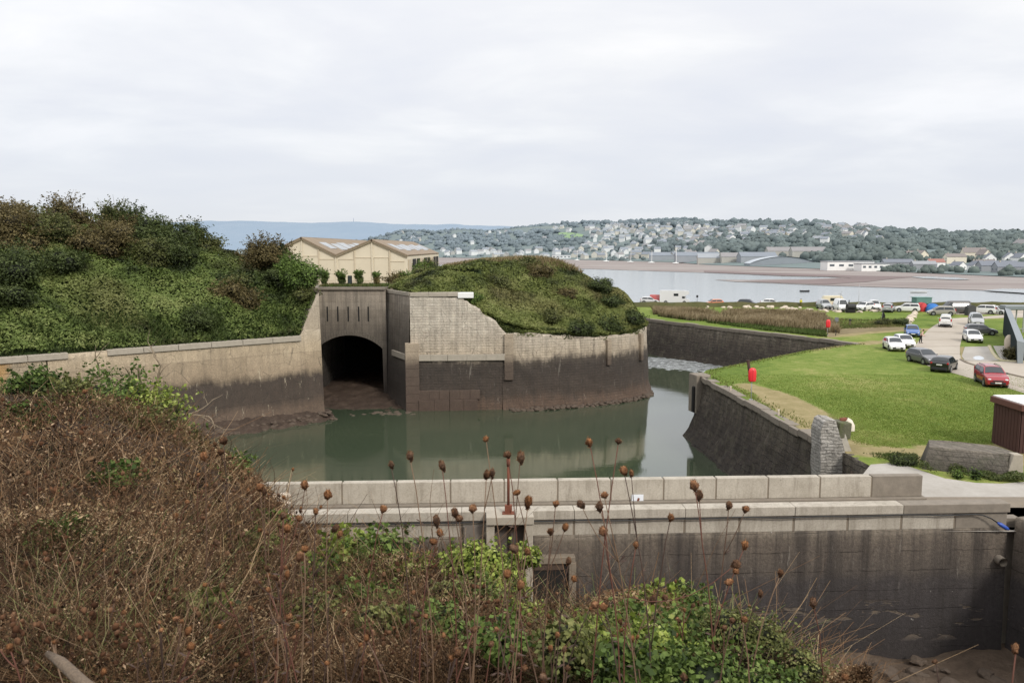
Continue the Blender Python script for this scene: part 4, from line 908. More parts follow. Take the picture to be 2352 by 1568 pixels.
for k in range(9): loc(MB().box((-19.5, 153 + k * 7, 14.6), (.14, 4.6, 2.6)).build('side_opening', M['black'] if k % 3 else M['creamdk']), sh)
for k, (y, z, r) in enumerate(((156, 13.2, 2.0), (164, 13.6, 2.4), (176, 13.4, 2.6))):
    shrub((-18.6, y, z), r, LTG if k < 2 else OLV, ('bright ivy climbing the near side of the shed', 'bright ivy climbing the middle of the shed side', 'olive ivy at the far side of the shed')[k], 'ivy on the shed', 3500, .3, 300 + k)
# ================================================================ outer side: counterscarp walls, lawn, roads
NW = [(20.4, 37.6), (20.1, 43)] + [G(*q)[:2] for q in ((1890, 1012), (1800, 965), (1700, 910), (1640, 878), (1610, 861))]     # near wall, top edge
NE = [NW[-1]] + [G(*q)[:2] for q in ((1622, 850), (1700, 835), (1775, 820), (1850, 805), (1925, 794), (1970, 790))]              # bank edge facing away
FE = [NE[-1]] + [G(*q)[:2] for q in ((1955, 787), (1850, 773), (1700, 757), (1600, 745), (1500, 733))] + [(16, 149), (8, 162)]  # far wall, top edge
cs = empty('counterscarp_wall', (18, 60, 0), 0, 'dark battered stone wall along the lawn edge rising from the water', 'wall')
loc(wall_strip('wall_face', [(*p, ZG - .02) for p in NW], -1, M['scarp'], None, 1, 1.7, 30, .25, .26, 1.0, .7, .08, 41, 1.7), cs)
loc(wall_strip('return_face', [(*p, ZG - .03) for p in NE[:4]], -1, M['scarp'], None, 1, 1.5, 16, .5, .1, .6, .7, .04, 42, 1.7), cs)
k = 0
S = sample_line(NW[2:], 1.7)
for i in range(len(S) - 1):
    a, c = S[i], S[i + 1]; d = np.array((c[0] - a[0], c[1] - a[1])); L_ = np.hypot(*d); d /= L_
    dz = random.uniform(-.05, .06); tl = random.uniform(-.02, .02)
    loc(MB().box(((a[0] + c[0]) / 2 + .12, (a[1] + c[1]) / 2, ZG - .2 + dz), (L_ - .03, .85, .46), rz=math.atan2(d[1], d[0]), rx=tl).build('coping_stone', M['copedark'], None, bevel=.035), cs)
# corner block at the water gate
mb = MB(); q = G(1592, 866, 6.0)
loc(MB().box((NW[-1][0] - .15, NW[-1][1] - .2, 4.2), (1.5, 1.6, 3.7), rz=.25).build('corner_block', M['copedark'], None, bevel=.08), cs)
loc(MB().box((NW[-1][0] - .73, NW[-1][1] - .75, 3.7), (.5, .42, 2.5), rz=.25).build('gate_recess_shade', M['black'], None, bevel=.1), cs)  # black box painted in for the shade beside the corner block
fc = empty('far_counterscarp', (34, 120, 0), 0, 'long dark stone wall across the far arm of the ditch', 'wall')
loc(wall_strip('wall_face', [(*p, ZG - .05) for p in FE], -1, M['scarp'], None, 1, 1.4, 18, .6, .1, .5, .8, .08, 43, 1.0), fc)
S = sample_line(FE, 2.6)
for i in range(len(S) - 1):
    a, c = S[i], S[i + 1]; d = np.array((c[0] - a[0], c[1] - a[1])); L_ = np.hypot(*d); d /= L_
    loc(MB().box(((a[0] + c[0]) / 2 + d[1] * .2, (a[1] + c[1]) / 2 - d[0] * .2, ZG - .22 + random.uniform(-.05, .05)), (L_ - .03, .8, .5), rz=math.atan2(d[1], d[0])).build('coping_stone', M['copedark'], None, bevel=.04), fc)
# pale shingle bar under the far wall
V = np.array([[(x, y, .22 - .4 * ((y - 124 + (x - 24) * .62) / 9) ** 2 - .25 * max(0, (x - 30) / 8)) for x in np.linspace(15, 37, 70)] for y in np.linspace(104, 136, 60)])
P = V.reshape(-1, 3); P[:, 2] += (fbm(P, 1.2, 4, 77) - .5) * .5
tag(grid('shingle_bar', P.reshape(V.shape), groundmat('wet_shingle', [(.35, (.05, .05, .05)), (.5, (.2, .21, .21)), (.62, (.5, .53, .54))], 1.4, 5, .5, .7, dist=.2)), kind='structure')

# lawn sheet with wear map, cut to the wall edges
edge = NW[:1] + NW[1:] + NE[1:] + FE[1:]
bx = [p[0] for p in edge]; by = [p[1] for p in edge]
bnd = edge + [(8, 168), (60, 168), (180, 172), (190, 60), (120, 33.3), (19.9, 33.3)]
WEAR = [[(20.2, 47), (20.6, 56), (20.9, 62), (21.6, 66), (20.8, 70)], [(20.8, 52.5), (22.4, 58), (22.6, 63), (21.6, 68)], [(21, 47), (24, 45.5), (28, 45), (30, 44.5)], [(44.5, 101), (48, 103), (52, 104)], [(44, 110), (49, 114), (57, 118), (66, 119), (70, 120)], [(44, 103), (40, 98), (36, 95)], [(24, 46.5), (27, 47.6), (31, 47)]]
def wear(x, y):
    w = 0
    for kx, L_ in enumerate(WEAR):
        for i in range(len(L_) - 1):
            a = np.array(L_[i]); c = np.array(L_[i + 1]); ap = np.array((x, y)) - a; t = np.clip(ap @ (c - a) / ((c - a) @ (c - a)), 0, 1); dd = np.linalg.norm(ap - t * (c - a))
            w = max(w, 1 - dd / (1.9, 1.5, 2.4, 2.2, 3.2, 1.1, 1.8)[kx])
    return max(0, w)
def wearv(P):
    w = np.zeros(len(P))
    for kx, L_ in enumerate(WEAR):
        for i in range(len(L_) - 1):
            a = np.array(L_[i]); c = np.array(L_[i + 1]); ap = P[:, :2] - a; t = np.clip(ap @ (c - a) / ((c - a) @ (c - a)), 0, 1)
            w = np.maximum(w, 1 - np.linalg.norm(ap - t[:, None] * (c - a), axis=1) / (1.9, 1.5, 2.4, 2.2, 3.2, 1.1, 1.8)[kx])
    return np.maximum(w, 0)
bm = bmesh.new()
f = bm.faces.new([bm.verts.new((*p, ZG)) for p in bnd]); f.normal_update()
if f.normal.z < 0: f.normal_flip()
for ax, lo, hi, st in ((0, 18, 78, 1.5), (1, 36, 166, 1.5)):
    v = lo
    while v < hi:
        nrm = (1, 0, 0) if ax == 0 else (0, 1, 0); bmesh.ops.bisect_plane(bm, geom=bm.verts[:] + bm.edges[:] + bm.faces[:], plane_co=(v, v, 0), plane_no=nrm); v += st
me = bpy.data.meshes.new('lawn'); bm.to_mesh(me); bm.free()
cc = np.zeros((len(me.vertices), 4), np.float32); cc[:, 3] = 1
for i, v in enumerate(me.vertices): cc[i, :3] = wear(v.co.x, v.co.y)
me.color_attributes.new('Col', 'FLOAT_COLOR', 'POINT').data.foreach_set('color', cc.ravel())
tag(link('lawn', me, None, M['lawn']), kind='structure')
def road(name, pts, z, mat): return tag(poly_sheet(name, [G(*q, ZG + z)[:2] for q in pts], ZG + z, M[mat]), kind='structure')
road('road', [(2188, 731), (2165, 738), (2146, 747), (2132, 757), (2120, 770), (2108, 786), (2094, 801), (2082, 811), (2081, 817), (2096, 827), (2140, 843), (2195, 858), (2250, 874), (2316, 891), (2352, 902), (2520, 945), (2900, 960), (2900, 850), (2400, 834), (2296, 829), (2215, 828), (2205, 815), (2205, 795), (2210, 773), (2214, 757), (2222, 745), (2232, 736), (2262, 732), (2310, 729.5), (2500, 728), (2500, 719), (2330, 721), (2260, 726.5)], .02, 'conc')
road('parking_bay', [(2216, 796), (2273, 795), (2283, 815), (2295, 827), (2260, 829), (2216, 827), (2209, 818)], .035, 'conc2')
road('parking_bay', [(2281, 794), (2330, 794), (2340, 830), (2300, 826), (2292, 815)], .035, 'conc2')
road('puddle', [(2234, 821), (2240, 817.6), (2250, 817), (2259, 820), (2261, 824), (2252, 826.4), (2240, 825.5)], .05, 'puddle')
road('car_park', [(1880, 712), (2050, 713.5), (2110, 714), (2200, 722), (2330, 722), (2600, 722), (2600, 704), (2100, 704), (1880, 704)], .012, 'conc')
road('dirt_track', [(1895, 758), (1960, 752), (2040, 750), (2085, 751), (2080, 757), (2000, 761), (1930, 768), (1905, 775)], .012, 'drysoil')
road('verge_strip', [(2205, 797), (2215, 796), (2209, 818), (2215, 829), (2207, 827)], .03, 'lawn'); bpy.data.objects['verge_strip'].data.color_attributes.new('Col', 'FLOAT_COLOR', 'POINT')
# joints across the road
for k, (xa, xb, y) in enumerate(((2098, 2205, 795.5), (2128, 2212, 762), (2110, 2208, 780), (2082, 2205, 813))):
    a, c = G(xa, y, ZG + .028), G(xb, y - .8, ZG + .028)
    o = MB().box(((a[0] + c[0]) / 2, (a[1] + c[1]) / 2, ZG + .024), (c[0] - a[0], .16, .012), rz=math.atan2(c[1] - a[1], c[0] - a[0])).build('road_joint', M['joint']); tag(o, kind='structure')
def kerb(pts, mat, h=.13, w=.22, lab=None, z=0.):
    P = [G(*q, ZG)[:2] for q in pts]; S = sample_line(P, 1.2); V = []
    d = np.gradient(S[:, :2], axis=0); d /= np.linalg.norm(d, axis=1)[:, None]; n_ = np.stack([-d[:, 1], d[:, 0]], 1)
    A, C = S[:, :2] + n_ * w / 2, S[:, :2] - n_ * w / 2; o_ = np.ones(len(S))
    V = np.array([np.column_stack([A, o_ * (ZG - .05)]), np.column_stack([A, o_ * (ZG + h)]), np.column_stack([C, o_ * (ZG + h)]), np.column_stack([C, o_ * (ZG - .05)])])
    return tag(grid('kerb', V, mat, smooth=False), kind='structure')
kerb([(2272, 795), (2281, 812), (2291, 824), (2302, 828.5), (2340, 831), (2420, 834)], simple('yellowed_kerb', (.5, .45, .29), .9, .2, 2), .14, .35)
kerb([(2207, 826), (2222, 834), (2245, 841), (2290, 853), (2352, 867.5), (2420, 882)], M['joint'], .1, .3)
# concrete apron behind the dam
zz = ZG + .03
ap = [G(*q, zz)[:2] for q in ((2000, 1066), (2060, 1062), (2110, 1078), (2170, 1098), (2240, 1108), (2300, 1110), (2352, 1106), (2700, 1100), (2700, 1164), (2352, 1164), (2140, 1166), (2000, 1166), (1965, 1110))]
tag(poly_sheet('concrete_apron', ap, zz, M['conc2']), kind='structure')
V = np.array([[(x, y, ZG + .035 + .05 * math.exp(-((y - 37.0) / .3) ** 2)) for x in np.linspace(19.2, 60, 60)] for y in np.linspace(36.2, 37.8, 12)])
tag(grid('concrete_lip', V, M['joint']), kind='structure')
V = np.array([[(x, y, ZG + .0) for x in (-12, 60)] for y in (33.1, 37.4)]); tag(grid('dam_road', V, M['conc2']), kind='structure')

tag(rect('quay_ground', 21.9, 140, -40, 33.2, ZG - .06, M['conc2']), kind='structure')
# ---------------------------------------------------------------- dam with two parapets
dm = empty('dam', (5, 35, 0), 0, 'stained grey concrete dam crossing the ditch with a dark wall below its parapet', 'dam')
def dxy(t, a, c): return (a[0] + (c[0] - a[0]) * t, a[1] + (c[1] - a[1]) * t)
FA, FB = (-13.0, 35.9), (19.85, 37.4); NA, NB = (-11.5, 31.7), (21.4, 33.25)
wl = wall_strip('lower_wall', [(*NA, 6.02), (*NB, 6.02)], -1.2, M['dam'], None, -1, .25, 26, .3, .035, .2, .6, .0, 61); loc(wl, dm)
loc(wall_strip('side_wall', [(21.7, 33.2, 6.5), (22.6, 30.5, 6.3), (24, 20, 6.3)], -1.2, M['dam'], None, -1, .1, 18, .4, .05, .2, .8, .0, 62), dm)
fw = wall_strip('water_face', [(*FA, 6.0), (*FB, 6.0)], -1.2, M['dam'], None, 1, .2, 10, .8, .04, .2, .5, 0, 63); loc(fw, dm)
def parapet(nm, label, A, B, ztop, zbot, npan, joint_w, cope, thick=.42, dark_last=True):
    o = empty(nm, (A[0], A[1], zbot), 0, label, 'parapet'); d = np.array(B) - np.array(A); L_ = np.hypot(*d); rz = math.atan2(d[1], d[0]); d /= L_; nn_ = np.array((-d[1], d[0])); pw = L_ / npan
    for k in range(npan):
        c = np.array(A) + d * pw * (k + .5) + nn_ * thick / 2; dk = dark_last and k == npan - 1
        loc(MB().box((c[0], c[1], (ztop + zbot) / 2 + random.uniform(-.012, .012)), (pw - joint_w, thick, ztop - zbot), rz=rz).build('panel', M['cope'] if not dk else M['copedark'], None, bevel=.02) if cope else
            MB().box((c[0], c[1], (ztop + zbot) / 2), (pw - joint_w, thick, ztop - zbot), rz=rz).build('panel', M['para2'] if not dk else M['copedark'], None, bevel=.02), o)
        if k: 
            c = np.array(A) + d * pw * k + nn_ * thick / 2
            loc(MB().box((c[0], c[1], (ztop + zbot) / 2 - .02), (joint_w * 1.4, thick - .05, ztop - zbot - .06), rz=rz).build('joint', M['joint']), o)
    return o, d, nn_, rz, L_, pw
M['para2'], nt, b = newmat('pale_concrete_panel', .92)
p = nd(nt, 'NewGeometry').outputs['Position']; zc = nd(nt, 'SeparateXYZ', {0: p}).outputs[2]
c1 = ramp(nt, noise(nt, p, .8, 6, .65), [(.3, (.33, .295, .24)), (.5, (.4, .36, .3)), (.7, (.45, .41, .345))])
c1 = mixc(nt, .5, c1, ramp(nt, noise(nt, p, 14, 6, .8), [(.3, .25), (.5, .5), (.7, .7)]), 'OVERLAY')
stn = mth(nt, 'MULTIPLY', ramp(nt, noise(nt, scl(nt, p, (2.2, 2.2, .25)), 1.4, 5, .7), [(.5, 0.0), (.72, 1.0)]), .5)
c1 = mixc(nt, stn, c1, (.14, .115, .085))
bt_ = ramp(nt, mth(nt, 'ADD', zc, mth(nt, 'MULTIPLY', noise(nt, p, 2, 5, .7), .3)), [(.0, 0.0), (1.0, 0.0)])
spk = ramp(nt, noise(nt, p, 5, 3, .9), [(.66, 0.0), (.72, .6)]); c1 = mixc(nt, spk, c1, (.1, .09, .07)); nt.links.new(c1, b.inputs['Base Color'])
bn = nd(nt, 'Bump', {'Strength': .35, 'Height': noise(nt, p, 10, 6, .75), 'Distance': .03}); nt.links.new(bn.outputs[0], b.inputs['Normal'])
fp, d, n_, rz, Lf, pw = parapet('far_parapet', 'pale block parapet on the water side of the dam', FA, FB, 7.12, 6.1, 13, .07, False)
c = np.array(FA) + d * Lf / 2; loc(MB().box((c[0] + n_[0] * .15, c[1] + n_[1] * .15, 5.97), (Lf + .2, .8, .25), rz=rz).build('plinth', M['copedark'], None, bevel=.03), fp)
npp, d2, n2_, rz2, Ln, pw2 = parapet('near_parapet', 'pale panelled parapet with a black cable on the dry side of the dam', NA, NB, 6.74, 6.02, 14, .09, False, .5)
for k in range(7):
    a_ = np.array(NA) + d2 * (Ln * (k + .5) / 7) + n2_ * .2; loc(MB().box((a_[0], a_[1], 6.94), (Ln / 7 - .015, .66, .4), rz=rz2).build('coping', M['para2'] if k < 6 else M['copedark'], None, bevel=.025), npp)
# cable and blue connector
pts = []
for t in np.linspace(0.02, .955, 60):
    q = np.array(NA) + d2 * Ln * t; s = .015 * math.sin(t * 23) + .02 * math.sin(t * 61); pts.append((q[0] - n2_[0] * .06 - .0, q[1] - n2_[1] * .16, 6.70 + s - (.03 if t > .9 else 0)))
e = pts[-1]; pts += [(e[0] + .25, e[1] - .02, 6.66), (e[0] + .6, e[1] - .04, 6.52), (e[0] + .85, e[1] - .06, 6.35)]
cb = empty('cable', (0, 32, 6.7), 0, 'black cable running along the near parapet to a blue connector', 'cable'); loc(MB().tube(pts, .03, 6).build('cable_run', M['cable'], None, True), cb)
e = pts[-1]; loc(MB().tube([e, (e[0] + .12, e[1] - .01, 6.28), (e[0] + .4, e[1] - .03, 6.1), (e[0] + .5, e[1] - .03, 6.05)], [.04, .085, .085, .04], 8).build('connector', M['blue'], None, True), cb)
loc(MB().box((21.75, 33.9, 2.8), (.9, .5, 7.0)).build('corner_return', M['copedark']), dm)
# outlet pipe
def NP(px, py, off=0):               # point on the near face of the dam
    x, y, w = ray(px, py); nx, ny = -n2_; t = ((NA[0]) * nx + NA[1] * ny + off) / (x * nx + y * ny); return Vector((x * t, y * t, EYE + w * t))
q = NP(2292, 1282); po = empty('outlet_pipe', q, 0, 'short round drain pipe sticking out of the dark wall at right', 'pipe')
mb = MB(); n = 14
for rr_, y0 in ((.2, .1),): mb.tube([(0, .3, 0), (0, -.38, -.02)], .2, n, False); mb.tube([(0, -.38, -.02), (0, .2, 0)], .165, n, False)
mb.build('sleeve', M['copedark'], po, True); MB().tube([(0, .0, 0), (0, .05, 0)], .17, n).build('bore', M['black'], po)
# doorway in the wall
q0, q1 = NP(1226, 1283), NP(1305, 1392)
dw = empty('sluice_opening', ((q0.x + q1.x) / 2, q0.y, .3), 0, 'dark square opening through the dam wall beside the sluice frame', 'opening')
w_ = q1.x - q0.x; xc = (q0.x + q1.x) / 2; yc = (q0.y + q1.y) / 2
loc(MB().box((xc, yc + .02, q0.z - 2.2), (w_, .5, 4.4), rz=rz2).build('opening_shade', M['black']), dw)  # solid black box stands in for the shade inside the opening
loc(MB().box((xc, yc - .14, q0.z + .06), (w_ + .5, .5, .3), rz=rz2).build('lintel', M['joint'], None, bevel=.03), dw)
loc(MB().box((q1.x + .13, yc - .12, q0.z - 2.1), (.3, .5, 4.1), rz=rz2).build('jamb', M['joint'], None, bevel=.03), dw)
loc(MB().box((xc - .1, yc - .26, q0.z - .24), (w_ - .25, .06, .28), rz=rz2).build('rusty_plate', simple('brown_plate', (.075, .05, .036), .85, .3, 3)), dw)
# sluice frame and spindle
sl = empty('sluice_gate', NP(1170, 1290), 0, 'concrete sluice frame with dark gate slots standing proud of the dam wall', 'sluice')
a, c_ = NP(1117, 1176), NP(1224, 1176); yl = a.y - .38
loc(MB().box(((a.x + c_.x) / 2, yl, 6.98), (c_.x - a.x, .95, .34), rz=rz2).build('lintel', M['cope'], None, bevel=.03), sl)
for x in (a.x + .17, c_.x - .2): loc(MB().box((x, yl + .02, 3.4), (.34, .8, 6.82), rz=rz2).build('post', M['cope'], None, bevel=.03), sl)
loc(MB().box(((a.x + c_.x) / 2, yl + .2, 5.0), (c_.x - a.x - .6, .08, 3.6), rz=rz2).build('gate_plate', simple('slot_plate', (.085, .07, .06), .8, .35, 2)), sl)
loc(MB().box(((a.x + c_.x) / 2, yl + .1, 5.2), (.09, .1, 3.2)).build('gate_rod', M['black']), sl)
loc(MB().box((a.x - .55, yl + .2, 5.9), (.75, .06, 1.35), rz=rz2).build('side_panel', simple('grey_shutter', (.16, .14, .12), .8, .3, 2)), sl)
sx_ = (a.x + c_.x) / 2 - .05; sp = empty('sluice_spindle', (sx_, yl, 7.15), 0, 'rust red sluice spindle standing upright on the concrete lintel', 'spindle')
MB().tube([(0, 0, .3), (0, 0, 2.2)], .055, 8).build('rod', M['rust'], sp, True); MB().box((0, 0, .02), (.5, .34, .05)).box((0, 0, .2), (.3, .2, .32)).box((-.12, 0, .1), (.06, .3, .2)).box((.12, 0, .1), (.06, .3, .2)).build('bracket', M['rust'], sp, bevel=.01); MB().tube([(0, 0, 2.0), (0, 0, 2.32)], [.075, .075], 8).build('cap', M['rust'], sp, True)
# white sign on the far parapet
x, y, w = ray(1464, 1146); fx = np.array(FA); t = (fx @ -n_ + .02) / (x * -n_[0] + y * -n_[1]); q = Vector((x * t, y * t, EYE + w * t)) 
sg = empty('white_sign', q, rz, 'small square white sign on the water side parapet', 'sign')
MB().box((0, -.03, 0), (.56, .03, .48)).build('plate', simple('white_sign_face', (.72, .75, .8), .5, .03), sg); MB().box((.02, -.05, -.05), (.1, .012, .26), ry=.3).box((.12, -.05, -.12), (.16, .012, .1)).build('worn_emblem', M['rust'], sg)
# dry bed with rocks
V = np.array([[(x, y, .55) for x in np.linspace(-6, 24, 80)] for y in np.linspace(12, 33.4, 70)]); P = V.reshape(-1, 3); P[:, 2] += (fbm(P, .5, 4, 66) - .5) * 1.1; P[:, 2] += np.clip((27 - P[:, 1]) * .05, 0, 2)
tag(grid('dry_bed', P.reshape(V.shape), M['bed']), kind='structure')
for k in range(60):
    x, y = random.uniform(12, 22.5), random.uniform(24, 32.6); rock(x, y, .45 + max(0, (27 - y) * .05) + random.uniform(-.1, .15), random.uniform(.12, .5) * (1.4 if k % 9 == 0 else 1), 'dark muddy stone lying on the dry bed at the bottom right', 'stones on the dry bed')

# ---------------------------------------------------------------- ruined pier, hut, block
pr = empty('ruined_pier', (20, 47, 3), 0, 'broken grey stone pier at the end of the lawn wall', 'pier')
def xz(px, py, Y): q = AT(px, py, Y); return (q[0], q[2])
YP = 46.5
prof = [xz(*p, YP) for p in ((1884, 1180), (1884, 1040), (1886, 988), (1893, 969), (1901, 964), (1921, 966), (1926, 985), (1928, 1000), (1934, 1012), (1941, 1036), (1949, 1070), (1960, 1100), (1978, 1180))]
bm = bmesh.new(); front = []; nl = len(prof)
V = []; U = []
cx = sum(p[0] for p in prof) / nl; cz = sum(p[1] for p in prof) / nl
mb = MB(); mb.prism(prof, YP, YP + 1.5)
o = mb.build('shaft', M['pier'], None); me = o.data
bm = bmesh.new(); bm.from_mesh(me); bmesh.ops.triangulate(bm, faces=bm.faces[:]); bmesh.ops.subdivide_edges(bm, edges=bm.edges[:], cuts=6, use_grid_fill=True)
v = np.array([tuple(q.co) for q in bm.verts]); dn = (fbm(v, 1.6, 4, 91) - .5) * .26
for q, k in zip(bm.verts, dn): q.co.y -= k; q.co.x += k * .5; q.co.z += k * .3
uvl = bm.loops.layers.uv.new('UVMap')
for f in bm.faces:
    for l in f.loops: l[uvl].uv = (l.vert.co.x + l.vert.co.y, l.vert.co.z)
bm.to_mesh(me); bm.free(); loc(o, pr)
pf = [xz(*p, YP) for p in ((1922, 1002), (1946, 999), (1957, 1030), (1968, 1060), (1976, 1080), (1990, 1100), (2000, 1180), (1960, 1180), (1945, 1075), (1932, 1020))]
loc(MB().prism(pf, YP + .25, YP + 2.2).build('pale_edge', simple('pale_broken_edge', (.42, .39, .34), .95, .4, 2.5, 1.0)), pr)
a = AT(1931, 985, YP + .8); mo = MB(); mo.box(a, (.8, 1.1, 1.0), ry=.06, rz=.1); loc(mo.build('mossy_cap', wallmat('mossy_stone', [(-1, (.1, .1, .07)), (12, (.13, .13, .08))], (.6, .3), .6, moss=((.07, .09, .02), .9)), None, bevel=.08), pr)
q = Vector(AT(1925, 972, YP + 1.0)); pp = empty('bent_pipe', q, 0, 'white pipe bent over at the top with a rusty elbow and dark open mouth', 'pipe')
arc = [(-.05, 0, -.25), (.0, 0, .05), (.14, -.02, .21), (.36, -.04, .24), (.55, -.06, .12)]
MB().tube(arc, [.13, .14, .15, .16, .17], 12).build('elbow', M['rust'], pp, True)
MB().tube([(.42, -.05, .24), (.6, -.07, .1), (.7, -.09, -.15), (.7, -.1, -.42)], [.19, .24, .27, .27], 14, False).build('spout', simple('flaking_white_paint', (.66, .6, .5), .7, .3, 5), pp, True)
MB().tube([(.7, -.1, -.36), (.7, -.1, -.43)], [.25, .25], 14).build('mouth', M['black'], pp, True)
# broken timber and slab at the pier foot
tb = empty('broken_stub', Vector(AT(1975, 1085, 45.5)), 0, 'splintered pale post leaning at the foot of the pier', 'post'); MB().tube([(-.12, 0, -.8), (0, 0, 0), (.14, 0, .75)], [.09, .08, .05], 7).tube([(.1, 0, .6), (.4, 0, .62)], [.04, .05], 6).tube([(.02, 0, .1), (-.12, 0, .45)], [.06, .1], 6).build('timber', simple('bleached_timber', (.42, .38, .33), .9, .3, 5, .4), tb)
mb = MB(); a = AT(1985, 1082, 44.8); mb.box((a[0] + .3, a[1], a[2] - .55), (2.0, 1.2, .25), rz=-.3, ry=.22, rx=.1); tag(mb.build('tilted_slab', M['rock'], None, bevel=.05), 'tilted dark slab beside the splintered post', 'slab')
# hut on the right edge
hp = G(2291, 1040); hut = empty('timber_hut', (hp[0] + 3.05, hp[1] + 1.2, ZG), 0, 'dark red timber hut with a white topped flat roof at the right edge', 'hut')
hx, hy = 0, 0
MB().box((0, 0, 1.3), (3.7, 2.6, 2.62)).build('wall', M['woodred'], hut)
for k in range(13): MB().box((-1.8 + k * .3, -1.31, 1.27), (.27, .05, 2.5)).build('board', M['woodred'], hut)
for k in range(9): MB().box((-1.87, -1.2 + k * .3, 1.27), (.05, .27, 2.5)).build('board', M['woodred'], hut)
MB().box((-.75, -1.35, 1.7), (.42, .05, 1.3)).build('shutter', M['rustdk'], hut, bevel=.01)
rf = MB().box((0, -.1, 2.78), (4.2, 3.1, .36), ry=.0).build('roof', simple('red_fascia', (.11, .045, .033), .75, .3, 3), hut, bevel=.02); MB().box((.12, 0, 2.99), (4.1, 2.9, .07)).build('roof_sheet', M['white'], rf); MB().box((.3, -1.66, 2.9), (3.6, .06, .12)).build('white_trim', M['white'], rf)
# concrete block by the path
cb_ = empty('concrete_block', (*G(2230, 1095)[:2], ZG), 0, 'long mossy concrete block with sloping end beside the path', 'block')
A = G(2118, 1078); B = G(2340, 1092)
vb = [(A[0], A[1]), (B[0] - .9, B[1] - .3), (B[0] + .1, B[1] + .3), (B[0] - .2, B[1] + 2.0), (A[0] + 1.0, A[1] + 2.2)]
tp = [(A[0] + .55, A[1] + .45, 1.15), (B[0] - .55, B[1] + .1, 1.18), (B[0] - .0, B[1] + .4, 1.18), (B[0] - .3, B[1] + 1.8, 1.2), (A[0] + 1.3, A[1] + 1.9, 1.25)]
bm = bmesh.new(); lo = [bm.verts.new((x, y, ZG - .05)) for x, y in vb]; hi = [bm.verts.new((x, y, ZG + z)) for x, y, z in tp]
bm.faces.new(hi); [bm.faces.new((lo[i], lo[(i + 1) % 5], hi[(i + 1) % 5], hi[i])) for i in range(5)]
bmesh.ops.subdivide_edges(bm, edges=bm.edges[:], cuts=10, use_grid_fill=True)
v = np.array([tuple(q.co) for q in bm.verts]); kk = (fbm(v, 1.5, 4, 19) - .5) * .22
for q, k in zip(bm.verts, kk): q.co.z += k; q.co.y -= k * .6
uvl = bm.loops.layers.uv.new('UVMap')
for f in bm.faces:
    for l in f.loops: l[uvl].uv = (l.vert.co.x + l.vert.co.y * .5, l.vert.co.z)
me = bpy.data.meshes.new('block'); bm.to_mesh(me); bm.free()
o = link('block_face', me, None, wallmat('mossy_rubble_concrete', [(5.5, (.05, .05, .035)), (6.2, (.09, .08, .065)), (6.9, (.15, .135, .115)), (7.3, (.26, .23, .19))], (.5, .25), .7, wob=.4, bump=1.0, amp=.3, mott=.9, moss=((.045, .055, .025), .5))); loc(o, cb_)
loc(MB().prism([(B[0] - .72, ZG), (B[0] + .2, ZG), (B[0] + .08, ZG + 1.17), (B[0] - .42, ZG + 1.19)], B[1] - .12, B[1] + .4).build('end_face', M['cope'], None, bevel=.04), cb_)

# ---------------------------------------------------------------- grass, reeds, weeds on the outer side
def ptsin(lr, n, quad):
    a, b_, c, d_ = [np.array(G(*q)[:2]) for q in quad]; s, t = lr.uniform(0, 1, (n, 1)), lr.uniform(0, 1, (n, 1)); return np.column_stack([(a * (1 - s) + b_ * s) * (1 - t) + (d_ * (1 - s) + c * s) * t, np.full(n, ZG)])
lr = np.random.default_rng(3)
def offmoat(P):
    ok = []
    for i in range(len(FE) - 1):
        a, c = np.array(FE[i]), np.array(FE[i + 1]); d = (c - a) / np.linalg.norm(c - a); ok.append((P[:, 0] - a[0]) * d[1] - (P[:, 1] - a[1]) * d[0])
    w = np.minimum.reduce([np.where(True, o_, o_) for o_ in ok[1:]]); return P[w > .7]
def rough(P, cut): return P[fbm(P, .16, 3, 12) + .3 * (lr.random(len(P)) - .5) > cut - .08]
RD = [(.13, .1, .05), (.22, .17, .095), (.32, .255, .155), (.42, .35, .23)]
blades('dry_reeds', rough(offmoat(ptsin(lr, 52000, ((1500, 731), (1930, 766), (1885, 722), (1500, 713)))), .47), .95, .06, RD, 'tall brown dry grass filling the ground beyond the far wall', 54, .25)
blades('green_reeds', rough(offmoat(ptsin(lr, 14000, ((1500, 738), (1900, 775), (1890, 757), (1500, 722)))), .45), .45, .07, [(.04, .07, .015), (.08, .12, .03), (.13, .17, .05)], 'green rough grass edging the top of the far wall', 55)
blades('tall_grass', rough(ptsin(lr, 6000, ((1880, 758), (2085, 750), (2090, 736), (1880, 732))), .58), .3, .04, [(.08, .11, .03), (.15, .17, .055), (.26, .2, .1)], 'rough green and brown grass beyond the dirt track', 56)
# edge tufts on the lawn and thin turf
E = sample_line(NW[2:] + NE[1:], .09); P = np.column_stack([E[:, 0] + lr.uniform(.3, 1.1, len(E)), E[:, 1] + lr.uniform(-.2, .2, len(E)), np.full(len(E), ZG)])
blades('edge_grass', np.concatenate([P, P + lr.normal(0, .25, P.shape) * (1, 1, 0) + (.35, 0, 0)]), .16, .035, [(.08, .12, .02), (.16, .2, .045), (.27, .24, .1)], 'short ragged grass along the top of the lawn wall', 57)
P = np.column_stack([lr.uniform(19.5, 48, 260000), 45 + 40 * lr.uniform(0, 1, 260000) ** 1.2, np.full(260000, ZG)])
inx = np.interp(P[:, 1], [45, 49.4, 55.4, 64.6, 71.5, 76, 78.7, 83.3, 94, 101], [21.5, 20.5, 20.0, 19.5, 19.1, 19.2, 20.2, 25, 35.9, 45.5])
rl = np.array([G(*q)[:2] for q in ((2082, 811), (2096, 827), (2195, 858), (2316, 891), (2520, 945))]); o_ = np.argsort(rl[:, 0])
